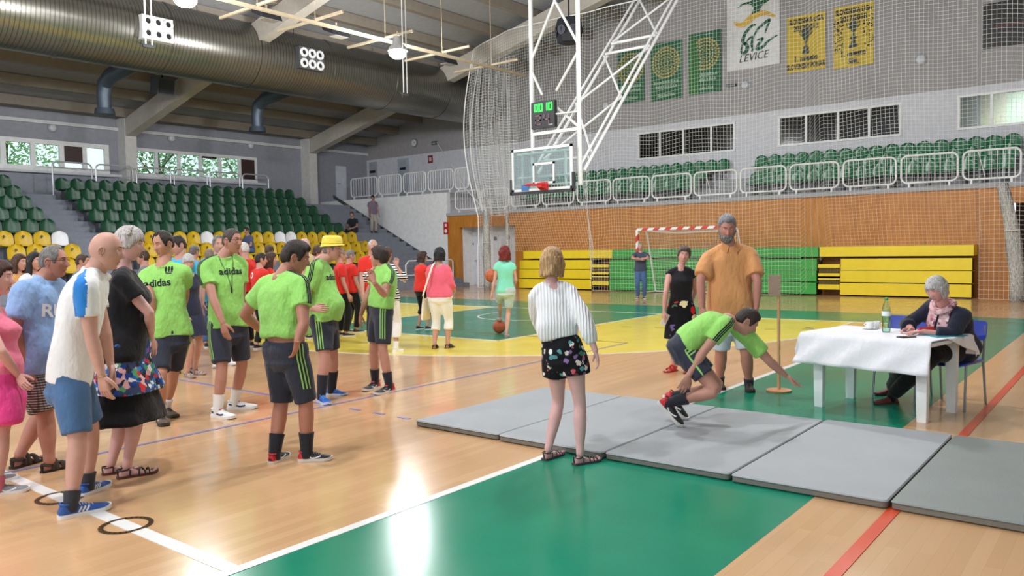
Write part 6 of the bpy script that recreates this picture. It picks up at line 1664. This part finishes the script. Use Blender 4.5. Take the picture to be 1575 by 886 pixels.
J = joints_px((((606, 602), (574, 609)), ((583, 596), (559, 603))), (586, 480), (592, 411), (583, 396, 276, -4), 238, 244, (arm_px((591, 453), -1, (575, 434), -1), arm_px((563, 458), -1, (554, 488), -1)), dD=(0, 0, 0),
    hands=(dict(d=Z + heading(270) * .25, n=heading(180), curl=.5), dict(d=-Z + heading(270) * .15, n=heading(60), curl=.35)))
r, p = person('person', 'dark-haired man in a lime T-shirt with his hand at his chin, black and red trainers', J, dict(sex='m', h=1.66, fat=1.06, belly=.03, foot=[SH_red, SH_red], skin='c18b70'))
kit(r, p, seed=91, hem=.10, shorts_len=.86, q1=.7, eps=.03, flare=0, S_=(1, 0), L=(1, 0), rot=(.35, 0))
w_hair(p, r, 'full', hairmat('3b2c26'), .026, .3)

# blonde woman with the white blouse, from behind
SM = dict(kind='sandal', up=mat('3f2f36', .5), sole=mat('4a3a40', .6), w=.006)
J = joints_px((((836, 709), (860, 700)), ((882, 716), (924, 708))), (867, 545), (848, 436), (849, 405, 14, 6), 20, 24, (arm_px((826, 490), 1, (842, 520), 1), arm_px((899, 494), -1, (917, 543), 1)), L=.245, hands=(None, dict(d=-Z + heading(80) * .25 + heading(0) * .2, n=heading(270), curl=.4)))
r, p = person('person', 'blonde woman seen from behind in a white pleated blouse and black floral shorts', J, dict(sex='f', h=1.60, fat=1.10, foot=[SM, SM], skin='dcaa9a', wide=.90, bow=.02))
t = NT('pleated_blouse'); co = t.coord(); w_ = t.n('TexWave', wave_type='BANDS', bands_direction='X'); w_.inputs['Scale'].default_value = 14; w_.inputs['Distortion'].default_value = 1.5; mpv = t.coord(rot=(0, 0, math.radians(51))); t.l(mpv, w_.inputs[0]); t.bump(w_.outputs[1], .5, .012)
C_pleat = t.fin(t.mix(w_.outputs[1], 'e2e4ea', 'f6f6f8'), .8, 0, .2)
w_shirt(p, r, C_pleat, hem=.24, eps=.018, sleeve=1.72, sr=.03, seed=101, flare=0, wr=.008, blouse=lambda t_: .03 * math.exp(-((t_ - .42) / .13) ** 2) - .006 * (t_ < .28), name='blouse', cuff=.040)
C_flor = prints('floral_print', '14141a', ['e6d6d0', 'c85a62', '5c9aa0', 'f0ece8', '7a3a44', '3f7a6a', '8a6aa0'], 22, .42, .4)
w_shorts(p, r, C_flor, top=.26, eps=.016, length=.42, lr=.03, seed=102, flare=.012)
w_hair(p, r, 'full', H_blond, .020, .3, curtain=dict(zend=-.105, th=.026, flare=.008, wave=.008, rag=.012))

# tall bearded man in orange
SO = AD(up=mat('3a352f', .8), sole=mat('2b2824', .7), lace=mat('2b2824', .7), sock=C_sock, sockh=.03)
J = joints_px((((1151, 597), (1160, 615)), ((1106, 594), (1116, 610))), (1124, 490), (1121, 378), (1118, 350, 188, 26), 182, 180, (arm_px((1165, 432), -1, (1163, 482), -1), arm_px((1078, 432), -1, (1080, 480), -1)), dD=(0, 0, -.08), L=.29)
r, p = person('person', 'tall grey-bearded man in an orange polo shirt and pale shorts looking down', J, dict(sex='m', h=1.95, fat=1.12, belly=.05, wide=1.10, foot=[SO, SO], skin='b97f66'))
w_shirt(p, r, cloth('d0945f', .6), hem=-.10, eps=.035, sleeve=.80, sr=.035, seed=111, flare=.03, wr=.012)
w_shorts(p, r, cloth('c2ccd6', .5), length=.92, lr=.03, seed=112)
w_hair(p, r, 'crew', hairmat('8a8a90', 'c0c0c6'), .014, .25); w_beard(p, r, hairmat('86847f', 'd0ceca'), .013)
q = MB(); f = p.axes(1)[1]
for sd in (-1, 1): q.prism([p.spine(1.0) + p.rc * sd * .02 + f * .085 - p.up * .01, p.spine(1.02) + p.rc * sd * .072 + f * .03 + p.up * .02, p.spine(.98) + p.rc * sd * .11 + f * .06 - p.up * .02, p.spine(.96) + p.rc * sd * .05 + f * .125 - p.up * .055], f * .008 + p.up * .004)
q.build('collar', cloth('c88a55', .3), r, smooth=False)

# woman in the black floral dress
SR = dict(kind='sandal', thick=1, up=mat('d8302c', .5), sole=mat('b8282a', .6))
J = joints_px((((1062, 571), (1050, 578)), ((1041, 570), (1018, 574))), (1047, 482), (1047, 412), (1052, 393, 190, 6, -8), 186, 186, (arm_px((1069, 447), 1, (1062, 468), -1), arm_px((1024, 450), -1, (1021, 483), -1)), D=None, L=.24, hands=(dict(d=heading(255) + Z * .2, n=heading(0), curl=.3), None))
r, p = person('person', 'short-haired woman in a black dress with bright flowers, red sandals', J, dict(sex='f', h=1.60, foot=[SR, SR], skin='cf9a82', fat=1.05))
C_flow = prints('flower_print', '131318', ['d8262e', 'f0e2b0', '6a5a8a', '101014', 'c03038', '4a6a50'], 11, .5, .4)
w_skirt(p, r, C_flow, .28, .42, .018, .03, 'flowered_skirt', seed=121)
w_shirt(p, r, C_black, hem=.16, eps=.014, sleeve=0, seed=122, top=.93, name='dress_top', flare=0)
w_hair(p, r, 'full', hairmat('5a4a40', 'a08f80'), .018, .35)
pp = p.wri[1] - Z * .10; t = thing('paper_note', pp, 'small white paper note in the hand of the woman in the floral dress', 'paper'); q = MB(); q.box(pp + RH * .012, (.004, .07, .15), Matrix.Rotation(YAW + .3, 3, 'Z') @ Matrix.Rotation(.5, 3, 'X')); q.build('sheet', mat('f6f6f4', .6), t, smooth=False)

# man crouching on the mat, catching his balance
hd = 78
def crouch():
    D0 = depth(G(1046, 656, .055)); tipL = G(1060, 652, .055); tipR = G(1047, 657, .055)
    fw = (heading(120) * .72 - Z * .70).normalized(); up = (heading(120) * .70 + Z * .72).normalized(); L = .285
    def foot(tip): return (tip - fw * (L * .97) + up * .004, fw, L)
    pel = P(1050, 537, D0 + .10); nk = P(1122, 494, D0 + .05); hc = P(1148, 495, D0 + .02)
    J = dict(feet=[foot(tipL + FH * .16), foot(tipR)], footup=(up, up), ground=V((tipR.x, tipR.y, .055)), pel=pel, neck=nk, head=hc, headR=head_rot(98, 42, 0))
    f = heading(88); upv = (nk - pel).normalized(); r_ = heading(178); J['chest_r'] = r_; J['pel_r'] = r_
    J['sho'] = (P(1150, 519, D0 + .10), None)
    J['knees'] = (P(1108, 596, D0 + .12), P(1102, 603, D0 - .12))
    J['straight'] = None
    J['arms'] = (arm_px((1184, 556), 1, (1209, 578), 1), arm_px((1066, 560), -1, (1049, 594), -1))
    J['hands'] = (dict(d=(P(1237, 596, D0 + .3) - P(1209, 578, D0 + .3)).normalized(), n=-Z, curl=.15, spread=.12), dict(d=-Z * .8 + heading(270) * .4, n=heading(0), curl=.3))
    return J
J = crouch()
r, p = person('person', 'man in a lime T-shirt crouching on one mat with arms stretched out', J, dict(sex='m', h=1.66, foot=[SH_red, SH_red], skin='c08a6e', bow=.07))
kit(r, p, seed=131, hem=.05, shorts_len=.62, q1=.5, sl=.62, S_=(1, 1), L=(0, 1), eps=.024, flare=.015)
w_hair(p, r, 'short', hairmat('33261f'), .014)

# woman writing at the table
SW = AD(kind='slipon', up=mat('6e2e28', .6), sole=mat('4a2420', .6), sock=C_black, sockh=.05)
def seated():
    pel = CH1 + V((0, 0, .555)) - tu * .0; f = -tu; r_ = f.cross(Z); fa = math.degrees(math.atan2(f.dot(RH), f.dot(FH)))
    D0 = depth(pel); nk = P(1452, 470, D0 - .22); hc = P(1441, 445, D0 - .32)
    aL, aR = G(1380, 620), G(1388, 610); d = heading(fa + 28)
    J = dict(feet=[(aL + d * .0, d, .25), (aR + FH * .12, d, .25)], ground=V((CH1.x, CH1.y, 0)), pel=pel, neck=nk, head=hc, headR=head_rot(243, 26, 0), chest_r=heading(fa + 110), pel_r=heading(fa + 95))
    J['knees'] = (pel + f * .36 + heading(270) * .12 + V((0, 0, -.02)) + r_ * -.1, pel + f * .38 + heading(270) * .1 + V((0, 0, -.02)) + r_ * .08)
    def arm(e, w):
        def fn(p_, i): 
            W = G(w[0], w[1], TT + .035); E = p_.two_bone(p_.sho[i], W, p_.UA, p_.FA, -Z * .6 + p_.rc * (.8 if i else -.8)); return E, W
        return fn
    J['arms'] = (arm(0, (1420, 510)), arm(0, (1402, 507)))
    J['hands'] = (dict(d=heading(278), n=-Z, curl=.35), dict(d=heading(262), n=-Z * .6 + heading(180) * .4, curl=.7))
    return J
J = seated()
r, p = person('person', 'grey-haired woman in a navy cardigan and pink scarf writing at the table', J, dict(sex='f', h=1.64, fat=1.3, wide=1.15, belly=.05, bust=.06, foot=[SW, SW], skin='d39a86', bow=.03))
w_shorts(p, r, cloth('1b191d', .4), length=1.93, lr=.034, seed=142, name='trousers')
C_card = cloth('1f2334', .5)
w_shirt(p, r, C_card, hem=-.16, eps=.035, sleeve=1.55, sr=.04, seed=141, flare=.03, name='cardigan', wr=.01)
q = MB(); f = p.axes(1)[1]; C_scarf = prints('scarf_print', 'd8b2b4', ['a86a7a', 'e8d4d2', '6a4a58', 'c08a94'], 26, .5, .6)
for sd in (-1, 1): strip(q, p.shirt_bvh, [p.spine(1.0) + p.rc * sd * .06, p.spine(.9) + p.rc * sd * .055, p.spine(.6) + p.rc * sd * .06, p.spine(.25) + p.rc * sd * .05], [p.up + f * .4, f + p.up * .4, f, f], .095, 0, .012, .35, 20)
nb = p.spine(1.02); q.tube([nb + p.rc * (.085 * math.cos(a)) + f * (.09 * math.sin(a) + .01) + p.up * (.01 * math.cos(a * 2)) for a in [2 * math.pi * k / 18 for k in range(18)]], .03, 8, closed=True)
q.build('scarf', C_scarf, r)
w_hair(p, r, 'bang', H_white, .020, .25, curtain=dict(zend=-.075, th=.026, a0=66, flare=.0)); w_glasses(p, r, mat('b85a5e', .4))
# ------------------------------------------------------------------ people farther back
SK2 = AD(up=mat('1c1c20', .6), sole=mat('e0e0e0', .5)); SKW = AD(up=mat('e8e8ea', .6), sole=WS, sock=C_wsock, sockh=.1); SKB = AD(up=mat('202024', .6), sole=mat('2a2a2e', .6))
def std(hx, hy, D, yaw, label, top, bottom, hair, h=None, sex='m', foot=SK2, sleeve=.6, length=.9, hyaw=None, arms=None, skirt=None, curtain=None, hst='short', hth=.014, fat=1.05, belly=.02, skin_='c79478', base=0., pitch=5, group=None, hem=-.08, step=.1, bust=0, top_eps=.024, name='person', vox=.016, z=0., **kw):
    c = P(hx, hy, D); h_ = h or (c.z - z + .115) / 1.0
    J = joints_up(c.x, c.y, h_, yaw, z, hyaw, pitch, arms, step, **kw)
    dz = c.z - J['head'].z; J['head'].z += dz; J['neck'].z += dz * .9; J['pel'].z += dz * .5
    r, p = person(name, label, J, dict(sex=sex, h=h_, fat=fat, belly=belly, bust=bust, foot=[foot, foot], skin=skin_, group=group), vox=vox)
    if top is not None: w_shirt(p, r, top, hem=hem, eps=top_eps, sleeve=sleeve, sr=.03, seed=int(hx), vox=vox)
    if skirt: w_skirt(p, r, bottom, .2, skirt, .02, .05, vox=vox)
    elif bottom is not None: w_shorts(p, r, bottom, length=length, lr=.028, seed=int(hx) + 1, vox=vox, name='trousers' if length > 1.3 else 'shorts')
    if hair: w_hair(p, r, hst, hair, hth, curtain=curtain, seed=int(hx))
    return r, p
C_red = cloth('e0342c', .5); C_cyan = cloth('4ac0ee', .5); C_jean = cloth('4a6690', .5, .15); C_pink = cloth('ee6a80', .5)
H_bob = hairmat('15151a', '2c2c34'); H_red = hairmat('7a2018', 'b0402c')
def logo(r, p, back=True, xo=0., t=.7):
    q = MB(); rr, f = p.axes(t); ax = rr if back else -rr
    pts = [(.05 * math.cos(a), .05 * math.sin(a)) for a in [2 * math.pi * k / 16 for k in range(16)]] + [(.028 * math.cos(a), .028 * math.sin(a)) for a in [2 * math.pi * k / 16 for k in range(16)]]
    drape(q, p.shirt_bvh, pts, [(k, (k + 1) % 16, 16 + (k + 1) % 16, 16 + k) for k in range(16)], p.spine(t) + ax * xo, ax, p.up, 0, .005, .4)
    if q.f: q.build('round_logo', mat('f2f2f2', .6), r, smooth=False)
fwd_arm = lambda e=60: arm_dir(12, 8, e, .3)
# pink blouse woman and her bag
SP = dict(kind='sandal', thick=1, up=mat('2c2420', .6), sole=mat('7a5a40', .6))
r, p = std(675, 392, 12.6, 18, 'woman with a black bob in a coral pink blouse and white cropped trousers, from behind', C_pink, cloth('f5f4f4', .4), H_bob, sex='f', fat=1.32, foot=SP, sleeve=1.35, length=1.42, hst='bang', hth=.02, curtain=dict(zend=-.10, th=.026), arms=(fwd_arm(70), fwd_arm(70)), hem=-.02, belly=.05)
s0 = p.sho[0]; f = p.axes(1)[1]; lat = -p.rc; bp = s0 + lat * .10 - Z * .62 - f * .02; t = thing('shoulder_bag', bp, 'cream shoulder bag hanging at the left side of the coral pink blouse', 'bag')
q = MB(); q.loft([[bp + f * (y * k) + lat * (x * .05 * k) + V((0, 0, z)) for x, y in ((-1, -.5), (-1, .5), (1, .5), (1, -.5))] for z, k in ((-.18, .16), (-.17, .30), (.0, .26), (.16, .18))]); q.build('pouch', cloth('efe6d2', .3), t, sharp=60)
q = MB(); q.tube([bp - f * .05 + V((0, 0, .15)), bp.lerp(s0, .35) - f * .20 - lat * .01, bp.lerp(s0, .75) - f * .21 - lat * .06, s0 - lat * .09 + Z * .06 - f * .15, s0 - lat * .09 + Z * .125, s0 - lat * .07 + Z * .05 + f * .16, bp.lerp(s0, .5) + lat * .02 + f * .22, bp + f * .07 + V((0, 0, .15))], .016, 6, flat=.5); q.build('strap', cloth('efe6d2', .3), t)
r, p = std(648, 396, 15.6, 48, 'curly-haired woman in a red top and black capri trousers, from behind', C_red, C_black, hairmat('3a2620', '6a4030'), sex='f', fat=1.22, foot=SK2, sleeve=.2, length=1.35, hst='full', hth=.03, hyaw=70, curtain=dict(zend=-.11, th=.03, wave=.01), arms=(fwd_arm(80), fwd_arm(80)))
# girl with red hair, one foot on the ball
c = P(774, 390, 14.1); gg = G(779, 519)
J = joints_up(gg.x, gg.y, 1.58, -8, 0, -4, 2, (arm_dir(12, 2, 8), fwd_arm(50)), 0)
ff = heading(-8); bb_ = V((b1.x, b1.y, 0)); lf = bb_ - ff * .05 + V((0, 0, .245))
J['feet'][0] = (lf - heading(-15) * .10, heading(-15), .235); J['feet'][1] = (gg - heading(8) * .06, heading(8), .235)
SG = dict(kind='sandal', up=mat('b9b2ac', .5), sole=mat('8a8078', .6))
r, p = person('person', 'red-haired girl in a mint top and pale denim shorts with one foot on a ball', J, dict(sex='f', h=1.58, foot=[SG, SG], skin='d8a48c', fat=.98), vox=.016)
w_shirt(p, r, cloth('86e0c4', .5), hem=-.08, eps=.02, sleeve=.28, sr=.02, seed=5, vox=.016); w_shorts(p, r, cloth('b9cbd0', .4, .18), length=.80, lr=.03, seed=6, vox=.016)
w_hair(p, r, 'full', H_red, .034, .3, curtain=dict(zend=-.14, th=.040, flare=.016, wave=.012))
hb = p.sho[0] - Z * .30 + heading(-8) * .22 + heading(270) * .06; w_ = P(755, 423, depth(hb) + .1)
# man by the goal
r, p = std(985, 380, 23.1, 185, 'grey-haired man with folded arms in a dark T-shirt and jeans by the goal', cloth('474f60', .5), C_jean, hairmat('9a9894', 'c8c6c2'), foot=AD(up=mat('2c2a30', .7), sole=mat('d8d8d8', .5)), length=1.94, hst='recede', hth=.006, arms=(arm_px((997, 397), -1, (982, 399), -1), arm_px((972, 397), -1, (990, 400), -1)), step=.0, vox=.02, hands=(dict(d=heading(270), n=heading(0), curl=.3), dict(d=heading(90), n=heading(0), curl=.3)))
# group behind the lime shirts
r, p = std(287, 404, 10.3, 120, 'white-haired woman in a navy dress with her hand at her chin', cloth('262b40', .5), cloth('262b40', .5), H_white, sex='f', skirt=.52, sleeve=.3, hst='bang', hyaw=150, pitch=18, arms=(arm_px((297, 458), -1, (292, 424), -1), fwd_arm(30)), foot=SG, hands=(dict(d=Z + heading(270) * .2, n=heading(0), curl=.4), None))
r, p = std(276, 378, 10.5, 195, 'dark-haired man in a sky blue T-shirt and orange shorts, arms hanging', C_cyan, cloth('ee7a2c', .5), H_dark, hyaw=215, pitch=15, foot=SKB, fat=1.08, length=.9)
# move him a little right behind the lime shirt
r, p = std(336, 377, 11.2, 150, 'grey-haired man in a sky blue T-shirt and patterned navy shorts behind the lanyard man', C_cyan, prints('navy_pattern', '2a3048', ['e4e6ec', '5a6a9a', '2a3048', '8a94b4'], 14, .4), H_grey, foot=SKW, length=.92, fat=1.15, hst='recede')
r, p = std(377, 384, 13.2, 300, 'pale bald man in a red T-shirt with a white round logo', C_red, C_black, hairmat('d8d4cc'), hst='crown', hth=.006, length=1.9, fat=1.1, arms=(fwd_arm(60), fwd_arm(60))); logo(r, p, False, .0, .72)
r, p = std(367, 388, 14.3, 262, 'brown-haired man in profile beside the pale bald man in red', C_red, C_black, H_brown, length=1.9)
r, p = std(399, 400, 13.0, 40, 'small dark-haired person in a red T-shirt seen from behind', C_red, C_black, H_dark, length=1.9, hyaw=60, fat=1.0); logo(r, p, True, -.06, .8)
r, p = std(414, 399, 13.4, 70, 'woman with long brown hair between the red shirts and the man with hands on hips', C_red, C_black, hairmat('4a3226', '6a4a3a'), sex='f', length=1.9, hst='full', hth=.02, curtain=dict(zend=-.20))
r, p = std(413, 386, 16.5, 20, 'brown-haired person standing farther back, left of the man with hands on hips', cloth('6a6f80', .5), C_jean, H_brown, length=1.9, hst='full')
r, p = std(471, 377, 14.5, 230, 'bald man whose head shows behind the yellow hat', cloth('c9b28a', .5), C_black, None, length=1.9, skin_='d8ae98')
r, p = std(488, 388, 13.6, 90, 'brown-haired person in red just left of the yellow hat', C_red, C_black, H_brown, length=1.9, hst='full', hth=.02)
r, p = std(537, 394, 15.3, 48, 'grey-haired man in a red T-shirt and black trousers, right of the yellow hat', C_red, C_black, H_grey, length=1.93, hyaw=62, fat=1.12)
r, p = std(523, 393, 14.7, 70, 'man in a red T-shirt half hidden by the stout man with the yellow hat', C_red, C_black, hairmat('8a7c70'), length=1.93, hst='recede')
r, p = std(572, 380, 13.6, 140, 'bald man in red behind the man with his hand at his chin', C_red, C_black, hairmat('cfc8c0'), hst='crown', hth=.005, length=1.93, fat=1.1)
C_bw = stripes('black_white_stripes', '1a1a1e', 'f0f0f0', 26, 2, .5)
r, p = std(594, 392, 12.2, 15, 'woman in a black and white striped top and white trousers holding up a phone', C_bw, cloth('f0f0f0', .4), hairmat('5a4030'), sex='f', foot=SKW, sleeve=1.45, length=1.6, hst='full', arms=(arm_px((560, 430), -1, (577, 409), 1), arm_px((623, 430), -1, (607, 404), 1)), fat=1.12, hands=(dict(d=Z, n=heading(0), curl=.5), dict(d=Z, n=heading(0), curl=.5)))
for hx, hy, D, yaw, lab, top, hair, kw in (
    (27, 404, 10.8, 100, 'woman with wavy brown hair behind the light blue T-shirt, leftmost head', cloth('d8a05a', .5), hairmat('4a2e20', '7a5238'), dict(sex='f', hst='full', curtain=dict(zend=-.15))),
    (51, 402, 10.2, 110, 'dark-haired woman with a pale hairband behind the light blue T-shirt', cloth('e8e8ea', .5), hairmat('1e1a1a'), dict(sex='f', hst='full', curtain=dict(zend=-.2))),
    (124, 403, 12.0, 80, 'short-haired man whose head shows between the light blue and white shirts', cloth('6a7a94', .5), H_brown, dict()),
    (222, 395, 12.5, 250, 'person whose face shows between the silver-haired woman and the lime shirt', cloth('7a7482', .5), H_brown, dict(hst='full')),
    (297, 388, 14.5, 20, 'grey-haired man whose head shows left of the lanyard man', cloth('8a8fa0', .5), hairmat('6a6664', 'a09c98'), dict(hst='short')),
    (322, 394, 13.4, 350, 'person with light brown hair just left of the lanyard man', cloth('66748a', .5), hairmat('8a7a68', 'b0a08c'), dict(hst='full'))):
    std(hx, hy, D, yaw, lab, top, C_jean, hair, length=1.93, **kw)
# on the stand: a man on the stairs, one sitting beside, one in the yellow rows
ys = 26.2; zs = .73 + .385 * 8 / 2
c = onx(578, 321, 23.35)
J = joints_up(23.35, 26.2, 1.62, 150, zs, 200, 30, (arm_dir(6, 4, 20), arm_dir(6, 4, 20)), .0)
r, p = person('person', 'man in a mauve shirt and pale trousers standing on the right stairs', J, dict(sex='m', h=1.62, foot=[SKB, SKB], skin='9a7460'), vox=.02)
w_shirt(p, r, cloth('7a6e80', .4), vox=.02); w_shorts(p, r, cloth('a9a298', .4), length=1.9, vox=.02); w_hair(p, r, 'short', H_dark)
def sitter(x, y, z, yaw, label, top, bottom, hair, hyaw=None, h=1.7, pitch=10):
    o = V((x, y, z)); f = heading(yaw); S = h / 1.75; L = .25
    J = dict(ground=o + f * .4 - V((0, 0, .385)), pel=o + V((0, 0, .12)), neck=o + V((0, 0, .60)) + f * .08, head=o + V((0, 0, .775)) + f * .13, headR=head_rot(hyaw if hyaw is not None else yaw, pitch), chest_r=heading(yaw + 90), pel_r=heading(yaw + 90))
    rr = heading(yaw + 90); J['feet'] = [(o + f * .42 - V((0, 0, .385 if z > .5 else .4)) + rr * s_, f, L) for s_ in (-.12, .12)]
    J['knees'] = tuple(o + f * .43 + rr * s_ * 1.2 + V((0, 0, .10)) for s_ in (-.1, .1))
    def arm(p_, i):
        W = o + f * .34 + rr * (.10 if i else -.10) + V((0, 0, .2)); return p_.two_bone(p_.sho[i], W, p_.UA, p_.FA, -Z + rr * (.6 if i else -.6)), W
    J['arms'] = (arm, arm)
    r, p = person('person', label, J, dict(sex='m', h=h, foot=[SKB, SKB], skin='a57c66'), vox=.02)
    w_shirt(p, r, top, hem=-.05, vox=.02); w_shorts(p, r, bottom, length=1.9, vox=.02, name='trousers')
    if hair: w_hair(p, r, 'short', hair)
sitter(22.3, 26.25, .73 + .385 * 8 / 2 - .0, 200, 'dark-clad man sitting on the right stairs beside the standing man', cloth('24262e', .4), C_black, H_brown, 190)
c = P(390, 382, 27.5)
kx = int(round((c.x - 11.9) / .485)); sitter(11.9 + .485 * kx, 24.0 - .05, tread(1) + .40, 215, 'dark-haired man sitting in the middle yellow row of the stand', cloth('50557a', .4), C_jean, H_dark)
b2_ = P(756, 424, 14.3); basketball(b2_, 'orange basketball held at the hip of the red-haired girl')
